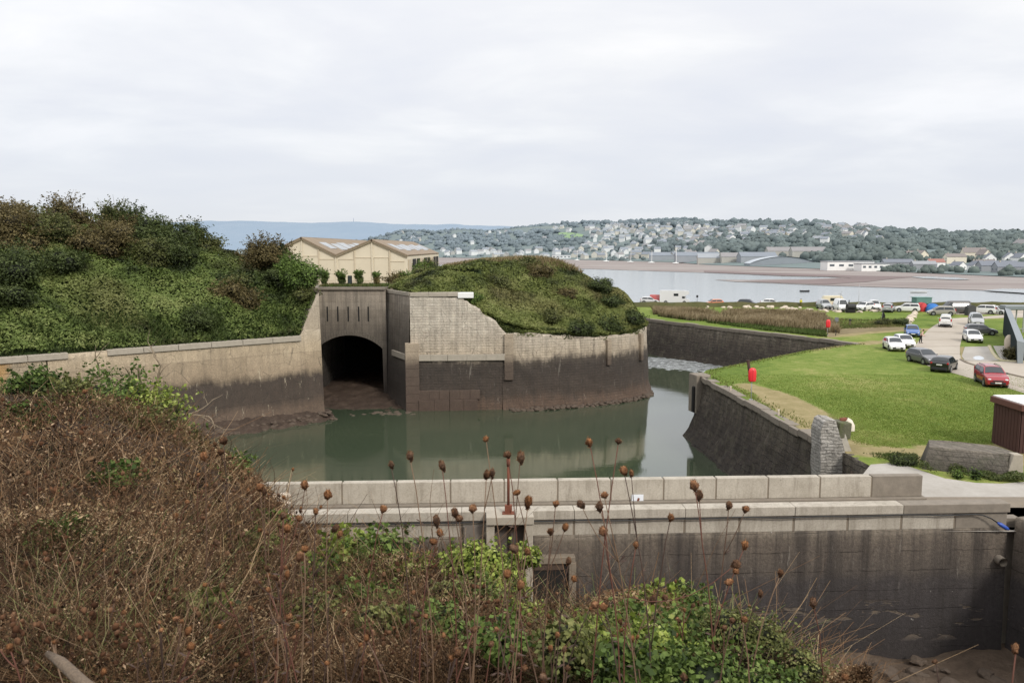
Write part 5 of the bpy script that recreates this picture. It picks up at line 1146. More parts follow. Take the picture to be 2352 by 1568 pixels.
P = P[(P[:, 0] > inx) & (P[:, 1] < np.interp(P[:, 0], rl[o_, 0], rl[o_, 1]) - .3) & (lr.random(len(P)) < np.clip((82 - P[:, 1]) / 34, 0, 1))]
P = P[wearv(P) < .2 + .25 * lr.random(len(P))]
blades('lawn_grass', P, .055, .022, [(.12, .175, .028), (.185, .255, .045), (.24, .3, .065), (.34, .345, .12)], 'short uneven grass blades growing on the lawn', 58, .7)
P = ptsin(lr, 8000, ((2112, 1084), (2352, 1113), (2352, 1098), (2112, 1066))); P = P[fbm(P, .9, 3, 6) > .44]; P[:, 2] += lr.uniform(-.05, .16, len(P))
v, f, c = leafquads(P + np.column_stack([np.zeros(len(P)), np.zeros(len(P)), (fbm(P, .8, 3, 4) - .4) * 1.1]), .11, blend(DKG[1:] + [(.12, .13, .05)], lr.uniform(0, 1, len(P))))
tag(npmesh('block_weeds', v, f, M['leaf'], None, c), 'low green weeds growing along the foot of the concrete block', 'weeds', kind='stuff')
blades('path_weeds', rough(ptsin(lr, 3500, ((1985, 1052), (2110, 1066), (2105, 1044), (1970, 1040))), .56), .13, .025, [(.05, .09, .02), (.1, .14, .035), (.2, .18, .08)], 'rough grass between the lawn and the concrete path', 59)
for px, py, r in ((2240, 1100, .45), (2200, 1098, .35)): shrub((*G(px, py)[:2], ZG + .2), r, LTG, 'bright green weed clump at the edge of the concrete path' if r > .4 else 'second bright green weed clump beside the block', 'weed clumps by the path', 700, .09, int(px))
shrub((*G(2075, 1068)[:2], ZG + .25), .9, DKG, 'dark bramble clump at the left end of the concrete block', 'weed clumps by the path', 2500, .1, 77, flat=.55); shrub((*G(2030, 747)[:2], ZG + .4), 1.6, OLV, 'low green brown bush beside the dirt track', None, 2500, .16, 78, flat=.5); shrub((*G(2070, 747)[:2], ZG + .4), 1.6, DKG, 'dark low bush where the dirt track meets the road', None, 2500, .16, 79, flat=.5)
# sea bank behind the car park
V = np.zeros((5, 60, 3))
for i, x in enumerate(np.linspace(8, 190, 60)):
    for j, (y, z) in enumerate(((164.5, ZG - .1), (165.5, ZG + .85), (166.8, ZG + .9), (170, ZG - 1.5), (176, -.5))): V[j, i] = (x, y, z + (.12 * math.sin(x * .7) if 0 < j < 3 else 0))
tag(grid('sea_bank', V, groundmat('bank_turf', [(.3, (.04, .045, .016)), (.5, (.075, .075, .03)), (.7, (.12, .1, .05))], .4, 3, .95, .6)), kind='structure')
for k in range(46):
    px = random.choice([random.uniform(1610, 1765), random.uniform(1765, 1905), random.uniform(1905, 2060)]); q = G(px, random.uniform(703, 712) + (px > 1850) * 6); rock(q[0], q[1], ZG, random.uniform(.35, .75), 'pale boulder in the line of stones edging the car park', 'pale boulders by the car park', M['paleRock'])
for k in range(16):
    t = k / 15; q = G(2104 - 18 * t + random.uniform(-3, 3), 713 + 30 * t); rock(q[0], q[1], ZG, random.uniform(.5, .9), 'cream boulder in the row running from the car park to the road', 'cream boulders beside the road', M['paleRock'])
# ================================================================ vehicles
M['tyre'] = simple('tyre_rubber', (.014, .014, .015), .85, .2, 8); M['rim'] = simple('alloy_rim', (.32, .33, .34), .35, .1, 4, Metallic=.6)
M['trim'] = simple('black_trim', (.018, .018, .019), .6, .2, 6); M['headlamp'] = simple('headlamp_lens', (.62, .64, .66), .12, .05, 4); M['taillamp'] = simple('tail_lamp', (.42, .012, .015), .25, .1, 6); M['plate'] = simple('number_plate_white', (.72, .72, .68), .5, .03, 4); M['plateY'] = simple('number_plate_yellow', (.66, .52, .06), .5, .03, 4)
M['glass'], nt, b = newmat('car_glass', .04, (.02, .026, .03)); b.inputs['IOR'].default_value = 1.7
PAINT = {}
def paint(c):
    if c not in PAINT:
        m, nt, b = newmat('car_paint', .28, c); b.inputs['Coat Weight'].default_value = .6; b.inputs['Coat Roughness'].default_value = .06
        p = nd(nt, 'TexCoord').outputs['Object']; z = nd(nt, 'SeparateXYZ', {0: p}).outputs[2]
        dirt = ramp(nt, mth(nt, 'ADD', z, mth(nt, 'MULTIPLY', noise(nt, p, 4, 4, .7), .3)), [(.3, .3), (.62, 0.0)])
        nt.links.new(mixc(nt, dirt, c, (.1, .09, .075)), b.inputs['Base Color']); nt.links.new(mth(nt, 'ADD', mth(nt, 'MULTIPLY', dirt, .5), .22), b.inputs['Roughness']); PAINT[c] = m
    return PAINT[c]
# side profiles: fractions of length -> heights; cowl, roof start, roof end, tail; (belt line points)
TYPES = {
 'hatch':  dict(L=4.05, W=1.76, H=1.48, belt=[(0, .55), (.02, .66), (.08, .78), (.26, .93), (.6, .98), (.97, 1.0), (1, .9)], roof=[(.245, 0), (.43, .93), (.55, 1), (.8, .965), (.9, .86), (.985, 0)], side=(.33, .87)),
 'suv':    dict(L=4.4, W=1.86, H=1.66, belt=[(0, .65), (.02, .8), (.07, .95), (.25, 1.07), (.6, 1.1), (.97, 1.12), (1, 1.0)], roof=[(.24, 0), (.4, .94), (.5, 1), (.85, .97), (.93, .88), (.99, 0)], side=(.31, .9)),
 'saloon': dict(L=4.6, W=1.8, H=1.44, belt=[(0, .55), (.02, .65), (.08, .76), (.28, .9), (.6, .95), (.96, .97), (1, .85)], roof=[(.26, 0), (.42, .93), (.52, 1), (.72, .95), (.8, .8), (.9, 0)], side=(.34, .8)),
 'mpv':    dict(L=4.5, W=1.82, H=1.68, belt=[(0, .55), (.02, .68), (.08, .82), (.2, .96), (.6, 1.02), (.97, 1.05), (1, .9)], roof=[(.16, 0), (.38, .93), (.5, 1), (.82, .97), (.92, .86), (.985, 0)], side=(.26, .88)),
 'van':    dict(L=4.3, W=1.84, H=1.86, belt=[(0, .6), (.02, .75), (.07, .9), (.22, 1.08), (.6, 1.1), (.98, 1.1), (1, 1.0)], roof=[(.2, 0), (.36, .93), (.45, 1), (.9, 1.0), (.97, .95), (.995, 0)], side=(.28, .46)),
 'bigvan': dict(L=5.2, W=2.0, H=2.3, belt=[(0, .7), (.02, .9), (.06, 1.05), (.14, 1.2), (.6, 1.22), (.98, 1.22), (1, 1.1)], roof=[(.12, 0), (.28, .93), (.34, 1), (.95, 1.0), (.985, .96), (.998, 0)], side=(.19, .36)),
}
def vehicle(typ, pos, heading, col, label, name='parked_car', cat='car', group='cars parked by the road', yellow=False, rim=True, extra=None, dark_side=False):
    """heading: degrees, 0 = nose towards the camera, counter-clockwise from above"""
    T = TYPES[typ]; Lc, Wc, H = T['L'], T['W'], T['H']; hw = Wc / 2; P = paint(col)
    o = empty(name, pos, R(heading) - math.atan2(pos[0], pos[1]), label, cat, group)   # heading is measured from the line of sight
    belt = lambda t: interp(t, [q[0] for q in T['belt']], [q[1] for q in T['belt']])
    def roof(t):
        f = interp(t, [q[0] for q in T['roof']], [q[1] for q in T['roof']]) if T['roof'][0][0] <= t <= T['roof'][-1][0] else 0
        return belt(t) + f * (H - belt(t))
    def half(t): return hw * (1 - .1 * max(0, 1 - t / .1) ** 2 - .08 * max(0, (t - .9) / .1) ** 2)
    ts = sorted(set([0, .01, .03, .06, .1, .14, .19, .24, .28, .33, .38, .43, .48, .54, .6, .66, .72, .78, .83, .88, .92, .95, .97, .985, .995, 1.0]))
    def ring(t):
        w = half(t); zb, zr = belt(t), roof(t); z0 = .2 + .1 * max(0, 1 - t / .05) + .14 * max(0, (t - .94) / .06); gl = zr - zb; tw = max(.2, w * .96 - gl * .34)
        c = .045 if gl > .05 else .03
        pts = [(w * .86, z0), (w * .97, z0 + .1), (w, (z0 + zb) * .5), (w * .985, zb - .1), (w * .95, zb)]
        if gl > .02: pts += [(w * .95 + (tw - w * .95) * .9, zb + gl * .9), (tw - .07, zr), (tw * .5, zr + c)]
        else: pts += [(w * .88, zb + .012), (w * .75, zb + .02), (w * .4, zb + .03)]
        pts.append((0, zr + c + .008)); return pts
    Y = lambda t: (t - .5) * Lc           # nose at -Y
    V = []
    for t in ts:
        r = ring(t); row = [(x, Y(t), z) for x, z in r] + [(-x, Y(t), z) for x, z in r[-2::-1]]; V.append(row)
    V = np.array(V); nr, nc = V.shape[:2]
    F = [[i * nc + j, i * nc + j + 1, (i + 1) * nc + j + 1, (i + 1) * nc + j] for i in range(nr - 1) for j in range(nc - 1)] + [list(range(nc)), list(range(nr * nc - 1, (nr - 1) * nc - 1, -1))]
    F += [[i * nc, (i + 1) * nc, (i + 1) * nc + nc - 1, i * nc + nc - 1] for i in range(nr - 1)]
    body = npmesh('body', V.reshape(-1, 3), F, P, o, smooth=True)
    try:
        me = body.data; me.polygons.foreach_set('use_smooth', np.ones(len(me.polygons), bool)); me.set_sharp_from_angle(angle=R(38))
    except Exception: pass
    def surf(t, k, side=1, off=.012):     # k: 0..1 up the side glass
        w = half(t); zb, zr = belt(t), roof(t); gl = zr - zb; tw = max(.2, w * .96 - gl * .34); x0, x1 = w * .95, w * .95 + (tw - w * .95) * .9
        return (side * (x0 + (x1 - x0) * k + off), Y(t), zb + gl * .9 * k)
    def top(t, s, off):                   # s: -1..1 across the screen
        r = ring(t); xe, ze = r[6] if len(r) > 7 else r[-2]; zc = r[-1][1]; a = abs(s); return (s * (xe + .02), Y(t) + off[0], ze + (zc - ze) * (1 - a ** 2) + off[1])
    rs = T['roof']
    def screen(nm, ta, tb, off, k=.9):
        V = np.array([[top(t, s, off) for s in np.linspace(-k, k, 7)] for t in np.linspace(ta, tb, 6)]); return grid(nm, V, M['glass'], o)
    c0, r0, r1, c1 = rs[0][0], rs[1][0], rs[-2][0], rs[-1][0]
    screen('windscreen', c0 + .022, r0 - .008, (-.012, .014), .94)
    if typ not in ('bigvan',): screen('rear_window', r1 + .012, r1 + (c1 - r1) * (.72 if typ != 'saloon' else .9), (.016, .016), .86)
    a, e = T['side']; m_ = (a + e) / 2
    for s in (-1, 1):
        for ta, tb, cut in ((a, m_ - .008, 'f'), (m_ + .008, e, 'r')) if e - a > .3 else ((a, e, 'f'),):
            V = np.zeros((5, 8, 3))
            for i, k in enumerate(np.linspace(.06, .88, 5)):
                for j, u in enumerate(np.linspace(0, 1, 8)):
                    lo = ta - (.0 if cut == 'r' else (.05 * (1 - k))); hi = tb + (0 if cut == 'f' else .05 * (1 - k)); V[i, j] = surf(lo + (hi - lo) * u, k, s)
            grid('side_window', V, M['glass'], o)
        # wheels
        for t in (.185, .805):
            wr = .315 if typ in ('hatch', 'saloon') else .345
            x = s * (half(t) - .1); MB().tube([(s * (half(t) - .3), Y(t), wr + .03), (s * (half(t) + .006), Y(t), wr + .03)], wr + .075, 18).build('wheel_arch', M['trim'], o)
            wh = MB().tube([(x - s * .1, Y(t), wr), (x + s * .1, Y(t), wr), (x + s * .125, Y(t), wr)], [wr, wr, wr * .9], 18).build('wheel', M['tyre'], o)
            mb = MB()
            mb.tube([(x + s * .118, Y(t), wr), (x + s * .132, Y(t), wr)], wr * .62, 16)
            mb.build('rim', M['rim'] if rim else M['trim'], wh)
        # lamps and mirrors
        zb = belt(.03); MB().ell((s * hw * .7, Y(.03) - .0, zb - .1), (hw * .2, .13, .085), 10, 6).build('headlight', M['headlamp'], o, True)
        zt = belt(.97); tall = typ in ('van', 'bigvan', 'mpv', 'suv')
        MB().box((s * hw * .83, Y(.985), zt - (.0 if tall else .08)), (hw * .2, .16, .42 if tall else .17)).build('tail_light', M['taillamp'], o, bevel=.03)
        tm = c0 + .07; MB().ell((s * (half(tm) + .1), Y(tm), belt(tm) + .06), (.1, .07, .07), 8, 6).build('mirror', P if not dark_side else M['trim'], o, True)
    zf = belt(.01); MB().box((0, Y(.0) + .0, .42), (hw * 1.3, .1, .2)).build('grille', M['trim'], o, bevel=.03)
    MB().box((0, Y(0) - .005, zf - .09 if zf > .6 else .5), (hw * .85, .1, .09)).build('upper_grille', M['trim'], o, bevel=.02)
    MB().box((0, Y(0) - .065, .47), (.5, .03, .11)).build('number_plate', M['plate'], o)
    MB().box((0, Y(1) + .02, .38), (hw * 1.6, .12, .26)).build('rear_bumper', M['trim'], o, bevel=.04)
    MB().box((0, Y(1) + .045, .78 if not tall else .72), (.5, .03, .11)).build('number_plate', M['plateY'] if yellow else M['plate'], o)
    if typ == 'suv' or extra == 'rails':
        mb = MB(); 
        for s in (-1, 1): mb.tube([(s * hw * .66, Y(.42), H + .02), (s * hw * .66, Y(.5), H + .07), (s * hw * .66, Y(.8), H + .06), (s * hw * .66, Y(.87), H - .02)], .022, 6)
        mb.build('roof_rails', M['trim'], o)
    if extra == 'cladding':
        for s in (-1, 1): MB().box((s * (hw - .01), 0, .34), (.06, Lc * .42, .2)).build('sill_trim', M['trim'], o, bevel=.02)
    return o
def vpos(px, py): return G(px, py, ZG + .02)
WH = (.74, .74, .73); SV = (.36, .37, .38); GYC = (.115, .115, .12); BK = (.012, .013, .014); RD_ = (.3, .02, .03); BL = (.035, .11, .33); NV = (.018, .022, .032)
def car(typ, px, py, hd, col, lab, **k): return vehicle(typ, vpos(px, py), hd, col, lab, **k)
car('suv', 2275, 882, 15, RD_, 'red crossover with black lower trim, nearest car on the lawn edge', extra='cladding', dark_side=True)
car('hatch', 2168, 850, 168, BK, 'black hatchback seen from behind beside the road', yellow=False)
car('hatch', 2121, 833, 33, GYC, 'dark grey hatchback facing the camera beside the black one')
car('hatch', 2052, 803, 14, WH, 'white hatchback with black grille facing the camera on the lawn')
car('hatch', 2076, 796, 15, (.73, .73, .72), 'white car half hidden behind the front white hatchback')
car('hatch', 2094, 771, 5, BL, 'bright blue hatchback on the lawn with a person at its side')
car('van', 2171, 749, 180, WH, 'white small van seen from behind driving up the road', name='small_van', cat='van', group=None)
car('hatch', 2233, 784, 12, WH, 'small white car facing the camera on the right verge', rim=False)
car('hatch', 2252, 768, 100, GYC, 'dark grey hatchback parked side on across the right verge')
car('van', 2241, 746, 8, SV, 'silver van facing the camera behind the side on hatchback', name='small_van', cat='van', group=None)
car('mpv', 2161, 724, -78, (.3, .28, .24), 'silver beige people carrier side on at the bend of the road')
car('bigvan', 2192, 719, -65, (.075, .07, .068), 'dark grey van behind the beige people carrier', name='parked_van', cat='van')
car('suv', 2083, 716, -88, WH, 'white estate car side on with dark windows, left of the tents', group='cars in the beach car park')
car('suv', 2258, 720, -100, WH, 'white estate side on with a dark roofline at the right of the car park', group='cars in the beach car park')
car('hatch', 2289, 721, 60, (.6, .61, .62), 'white and dark car partly behind the steel wall end', group='cars in the beach car park')
car('van', 1892, 709, 20, SV, 'silver grey van at the left end of the car park row', name='parked_van', cat='van', group='cars in the beach car park')
car('bigvan', 1931, 714, 15, WH, 'white van with things standing on its roof', name='parked_van', cat='van', group='cars in the beach car park')
car('suv', 1985, 713, -30, WH, 'white pickup like car in the middle of the car park row', group='cars in the beach car park')
car('van', 2008, 711, 10, WH, 'white high backed car beside the middle white car', group='cars in the beach car park')
car('suv', 2040, 716, 175, SV, 'silver off roader seen from behind, left of the white estate', group='cars in the beach car park')
car('hatch', 1638, 703, -70, (.5, .16, .06), 'orange and black hatchback in the dry grass car park', group='cars by the sea bank', dark_side=True)
car('hatch', 1718, 703, 75, NV, 'dark navy hatchback side on above the pale boulders', group='cars by the sea bank')
car('saloon', 1772, 702, 85, WH, 'low white car half hidden behind the grass right of the navy one', group='cars by the sea bank')
car('hatch', 1492, 697, 90, (.6, .6, .6), 'pale car just showing past the bastion hedge', group='cars by the sea bank')
car('van', 1514, 696, 90, (.35, .05, .045), 'small red van beside the motorhome', name='parked_van', cat='van', group='cars by the sea bank')
# motorhome
mp = G(1546, 697); mh = empty('motorhome', mp, R(62), 'tall white motorhome with overcab by the sea', 'motorhome'); mh.rotation_euler[2] = R(78)
mb = MB(); pr_ = [(-3.0, .35), (2.9, .35), (2.9, 2.9), (-2.6, 2.9), (-3.35, 2.75), (-3.45, 2.2), (-2.55, 1.75), (-2.75, 1.1), (-3.5, .95), (-3.55, .4)]
V = [(x, y, z) for x in (-1.1, 1.1) for y, z in pr_]; n = len(pr_); F = [list(range(n))[::-1], list(range(n, 2 * n))] + [[i, (i + 1) % n, n + (i + 1) % n, n + i] for i in range(n)]
npmesh('body', V, F, paint(WH), mh); MB().box((0, -2.67, 1.45), (1.8, .06, .5), rx=-.3).build('windscreen', M['glass'], mh)
for s in (-1, 1):
    MB().box((s * 1.11, -.6, 2.0), (.04, 1.0, .55)).build('side_window', M['glass'], mh, bevel=.01); MB().box((s * 1.11, -2.2, 1.45), (.04, .6, .45)).build('cab_window', M['glass'], mh, bevel=.01)
    for y in (-2.4, 1.6): w_ = MB().tube([(s * .85, y, .36), (s * 1.12, y, .36)], .36, 16).build('wheel', M['tyre'], mh); MB().tube([(s * 1.11, y, .36), (s * 1.14, y, .36)], .2, 12).build('rim', M['rim'], w_)
    MB().box((s * .8, -3.55, .75), (.3, .06, .16)).build('headlight', M['headlamp'], mh)
aw = MB(); aw.add([(1.11, -1.4, 2.7), (1.11, 2.7, 2.7), (3.2, 2.7, 2.45), (3.2, -1.4, 2.45), (1.11, -1.4, 2.76), (1.11, 2.7, 2.76), (3.2, 2.7, 2.51), (3.2, -1.4, 2.51)], [[0, 1, 2, 3], [7, 6, 5, 4], [0, 3, 7, 4], [1, 5, 6, 2], [3, 2, 6, 7]]); aw.build('awning', simple('pale_blue_awning', (.5, .6, .64), .7, .08, 2), mh)
# caravan, tents, container, small things in the car park
cp = G(1911, 706); cv_ = empty('caravan', cp, R(80), 'small cream caravan showing behind the silver van', 'caravan')
V = [(x, y, z) for x in (-1, 1) for y, z in ((-2, .5), (2, .5), (2.15, 1.5), (1.7, 2.4), (-1.6, 2.45), (-2.2, 1.5))]; npmesh('body', V, [[5, 4, 3, 2, 1, 0], [6, 7, 8, 9, 10, 11]] + [[i, (i + 1) % 6, 6 + (i + 1) % 6, 6 + i] for i in range(6)], simple('cream_paint', (.66, .6, .44), .4, .06, 2), cv_)
for s in (-1, 1): MB().box((s * 1.01, -.2, 1.7), (.04, 1.6, .6)).build('window', M['glass'], cv_); MB().tube([(s * .8, 0, .33), (s * 1.02, 0, .33)], .33, 14).build('wheel', M['tyre'], cv_)
MB().tube([(0, -2, .55), (0, -3, .45)], .05, 6).build('tow_bar', M['trim'], cv_)
def tent(px, py, w, d, h, col, lab, rz):
    o = empty('tent', G(px, py), rz, lab, 'tent', 'tents in the car park'); V = np.zeros((9, 15, 3))
    for i, u in enumerate(np.linspace(-1, 1, 9)):
        for j, a in enumerate(np.linspace(0, math.pi, 15)): k = (1 - abs(u) ** 3 * .45); V[i, j] = (math.cos(a) * w / 2 * k, u * d / 2, math.sin(a) ** .8 * h * k)
    m = simple('tent_fabric', col, .7, .12, 2); f = grid('canopy', V, m, o); V2 = [tuple(q) for q in V[0]]; npmesh('end_panel', V2, [list(range(15))], simple('tent_inner', tuple(x * .5 for x in col), .8, .1), o)
    for t in (-.6, .6): MB().tube([(math.cos(a) * w / 2 * 1.01, t * d / 2, math.sin(a) ** .8 * h * 1.01) for a in np.linspace(0, math.pi, 12)], .025, 5).build('pole', M['trim'], o)
tent(2116, 715, 2.1, 2.2, 1.75, (.45, .035, .035), 'red dome tent beside the white estate car', .3); tent(2141, 716, 2.6, 2.6, 1.65, (.03, .17, .5), 'bright blue tent beside the beige people carrier', -.2)
cn = empty('awning_trailer', G(2116, 705), .05, 'green trailer box behind the red and blue tents', 'trailer'); MB().box((0, 0, 1.35), (3.2, 2, 1.3)).build('box', simple('green_sheet', (.09, .2, .17), .6, .15, 2), cn, bevel=.03); MB().box((0, 0, 2.03), (3.5, 2.3, .08)).build('lid', simple('green_lid', (.14, .27, .24), .6, .1), cn)
for s in (-1, 1): MB().tube([(-.2, s * .9, .35), (-.2, s * 1.05, .35)], .35, 14).build('wheel', M['tyre'], cn)
MB().box((0, 0, .6), (2.6, 1.5, .3)).build('chassis', M['trim'], cn)
bn_ = empty('black_stove', G(1955, 718), .1, 'black smoker barrel with dark chimney beside the white van', 'stove'); MB().tube([(-.9, 0, 1.15), (.7, 0, 1.15)], .55, 14).build('barrel', M['trim'], bn_); MB().tube([(-.55, 0, 1.6), (-.5, 0, 2.4)], .09, 8).build('chimney', M['trim'], bn_); MB().box((-.6, 0, .35), (.5, .6, .8)).box((.5, 0, .35), (.3, .6, .8)).build('stand', M['trim'], bn_); MB().box((-.3, -.3, .35), (1.6, .9, .6)).build('black_crate', M['black'], bn_, bevel=.04)
bs = empty('bin_store', G(2228, 724), .1, 'dark grey board with rounded top at the roadside', 'board'); pf = [(-.78, 0)] + [(-.78 + 1.56 * t, 1.55 + .35 * math.sin(math.pi * t)) for t in np.linspace(0, 1, 12)] + [(.78, 0)]; MB().prism(pf, -.5, .5).build('panel', simple('charcoal_board', (.05, .05, .052), .7, .15, 2), bs, bevel=.03); MB().box((.9, .3, .6), (.35, .5, 1.2)).build('side_bag', simple('green_sack', (.16, .25, .17), .8, .2, 4), bs, bevel=.08)
def pole(name, px, py, h, r, mat, lab, cat='pole'): o = MB().tube([(0, 0, -.05), (0, 0, h)], [r, r * .7], 6).build(name, mat, None, True); o.location = G(px, py); return tag(o, lab, cat)
pole('flag_mast', 1971, 714, 5.2, .05, M['galv'], 'tall thin pale mast standing behind the white cars', 'mast')
pole('short_pole', 2087, 712, 2.9, .05, M['galv'], 'pale pole standing behind the white estate car', 'mast'); pole('marker_post', 2099, 708, 1.3, .07, M['trim'], 'short dark post behind the green trailer', 'post')
lp = empty('sign_post', G(1601, 699), 0, 'dark post with small sign at the sea bank beside the motorhome', 'post'); MB().tube([(0, 0, 0), (0, 0, 1.9)], .04, 6).build('post', M['trim'], lp); MB().box((0, 0, 1.75), (.45, .05, .5)).build('sign_plate', M['trim'], lp, bevel=.02)
# roof fittings of the white van: small turbine
tu = empty('wind_turbine', G(1929, 710), 0, 'small wind turbine mast over the white van', 'turbine'); MB().tube([(0, 0, 0), (0, 0, 3.1)], .04, 6).build('mast', M['galv'], tu)
for k in range(3): a = k * 2.09 + .4; MB().box((.28 * math.sin(a), -.12, 3.1 + .28 * math.cos(a)), (.08, .02, .55), ry=a).build('blade', M['galv'], tu)
# black sail flag, brown post, grey notice
fl = empty('sail_flag', G(2026, 741), 0, 'black teardrop flag on a short pole in the grass', 'flag'); MB().tube([(-.12, 0, 0), (-.12, 0, .5), (.05, 0, 1.9)], .025, 6).build('pole', M['galv'], fl)
npmesh('banner', [(-.1, 0, .55), (.4, .02, .5), (.5, .03, 1.1), (.3, .02, 1.6), (.06, 0, 1.9), (-.14, 0, 1.3)], [[0, 1, 2, 3, 4, 5]], M['black'], fl)
nb = empty('notice_board', G(1921, 748), .1, 'small grey notice board standing in the rough grass', 'sign'); MB().tube([(0, .02, 0), (0, .02, .8)], .04, 6).build('post', M['galv'], nb); MB().box((0, 0, .98), (.62, .05, .7)).build('board', simple('grey_board', (.17, .17, .19), .6, .15, 4), nb, bevel=.01)
st = empty('wooden_post', G(1952, 748), .1, 'weathered post with dark cap in the rough grass', 'post'); MB().tube([(0, 0, 0), (0, 0, .8)], .09, 7).build('post', M['bark'], st); MB().box((0, 0, .92), (.32, .3, .3)).build('cap', M['trim'], st, bevel=.05)
ms = empty('mooring_ring', G(1919, 771), 0, 'little dark bent iron at the edge of the far wall', 'iron'); MB().tube([(0, 0, 0), (.05, 0, .4), (0, 0, .7), (-.1, 0, .85)], .05, 6).build('hook', M['trim'], ms)
# life rings in red housings
def lifebuoy(px, py, h, lab):
    o = empty('lifebuoy_housing', G(px, py), 0, lab, 'lifebuoy', 'red lifebuoy housings'); MB().tube([(0, .1, 0), (0, .1, h + .4)], .035, 7).build('post', M['galv'], o, True)
    prf = [(0, 0), (.26, .02), (.31, .12), (.33, .5), (.32, .85), (.24, 1.05), (.1, 1.12), (0, 1.13)]; V = np.array([[(r * math.cos(a), r * .5 * math.sin(a), h + z) for a in np.linspace(0, 2 * math.pi, 20)] for r, z in prf]); grid('housing', V, M['red'], o)
    MB().box((0, -.15, h + .55), (.04, .06, .9)).build('front_seam', simple('dark_red_plastic', (.5, .02, .025), .5, .1), o, bevel=.01)
    MB().box((0, .1, 0.03), (.3, .3, .06)).build('foot', M['galv'], o)
lifebuoy(1726, 919, 1.5, 'tall red lifebuoy housing on a thin post at the lawn wall'); lifebuoy(1901, 770, 1.1, 'red lifebuoy housing beside the dry grass on the far wall')
bo = MB().tube([(.0, 0, -.1), (-.12, 0, .7), (-.24, 0, 1.45)], [.15, .15, .14], 12).tube([(-.24, 0, 1.43), (-.25, 0, 1.5)], [.17, .15], 12).build('leaning_post', M['rustdk'], None, True); bo.location = G(1723, 863); tag(bo, 'leaning rust brown post behind the red lifebuoy housing', 'post')
for k, (px, py) in enumerate(((1675, 900), (1785, 955))): mb = MB(); mb.box((0, 0, .18), (.13, .13, .4)).box((0, 0, .4), (.22, .1, .06)); o = mb.build('mooring_stub', M['paleRock'], None, bevel=.03); o.location = G(px + 3, py - 2); tag(o, ('small pale stub on the wall left of the lifebuoy', 'small pale stub on the wall right of the lifebuoy')[k], 'stub')

# steel wall at the right edge
sw = empty('steel_wall', G(2318, 795), 0, 'dark leaning steel wall with a pale sloping top at the right edge', 'wall')
n0, f0 = G(2337, 835), G(2303, 765)
def lerp3(a, c, t): return tuple(a[i] + (c[i] - a[i]) * t for i in range(3))
V = []; rowsT = []; rowsB = []; rowsL = []
for t in np.linspace(0, 1, 12):
    b_ = lerp3(n0, f0, t); h = 2.45 + 1.25 * t ** .9; ln = .25 * (1 - t)
    rowsL.append([(b_[0], b_[1], ZG - .1), (b_[0] - ln * .5, b_[1], ZG + h * .55), (b_[0] - ln * .95, b_[1], ZG + h)]); rowsT.append([(b_[0] - ln * .95, b_[1], ZG + h), (b_[0] - ln * .95 + 1.0, b_[1] + .2, ZG + h - .25)]); rowsB.append([(b_[0] - ln * .95 + 1.0, b_[1] + .2, ZG + h - .25), (b_[0] + .7, b_[1] + .2, ZG - .1)])
loc(grid('leaning_face', np.array(rowsL), M['slab'], None, smooth=False), sw); loc(grid('top_face', np.array(rowsT), M['slabtop'], None, smooth=False), sw); loc(grid('back_face', np.array(rowsB), M['slabtop'], None, smooth=False), sw)
loc(npmesh('end_face', rowsL[0] + [rowsT[0][1], rowsB[0][1]], [[0, 1, 2, 3, 4]], M['slabtop'], None), sw)
q = rowsT[-1]; loc(MB().box((q[0][0] + 7.5, q[0][1] + .6, q[0][2] - .05), (15, 1.4, .7)).build('roof_beam', M['slabtop'], None, bevel=.15), sw)
for k in range(7): loc(MB().box((q[0][0] + 2.4 + k * 1.1, q[0][1] + 1.0, ZG + 1.95), (.14, .14, 3.95)).build('post', M['galv'], None), sw)
loc(MB().box((q[0][0] + 7, q[0][1] + 1.0, ZG + .55), (12, .1, .1)).build('rail', M['galv'], None), sw)
loc(MB().tube([(n0[0] + .8, n0[1] + .4, ZG + 1.9), (n0[0] + 4, n0[1] - 1.0, ZG)], .04, 6).build('stay_cable', M['cable'], None), sw)
shrub((*[a + b_ for a, b_ in zip(G(2322, 826)[:2], (0, 0))], ZG + .6), 1.15, [(.04, .04, .012), (.09, .08, .025), (.16, .14, .045), (.22, .2, .08)], 'olive brown bush at the foot of the steel wall', None, 2500, .12, 91, flat=.8)
pb = G(2316, 800); tag(MB().ell((pb[0], pb[1], ZG + .7), (.45, .6, 1.0), 10, 8).build('pale_stone', M['paleRock'], None, True), 'upright pale stone leaning beside the steel wall', 'stone')
shrub((*G(2365, 826)[:2], ZG + .3), 1.5, BRN, 'dull brown weeds beneath the steel wall end', None, 2500, .13, 92, flat=.45)

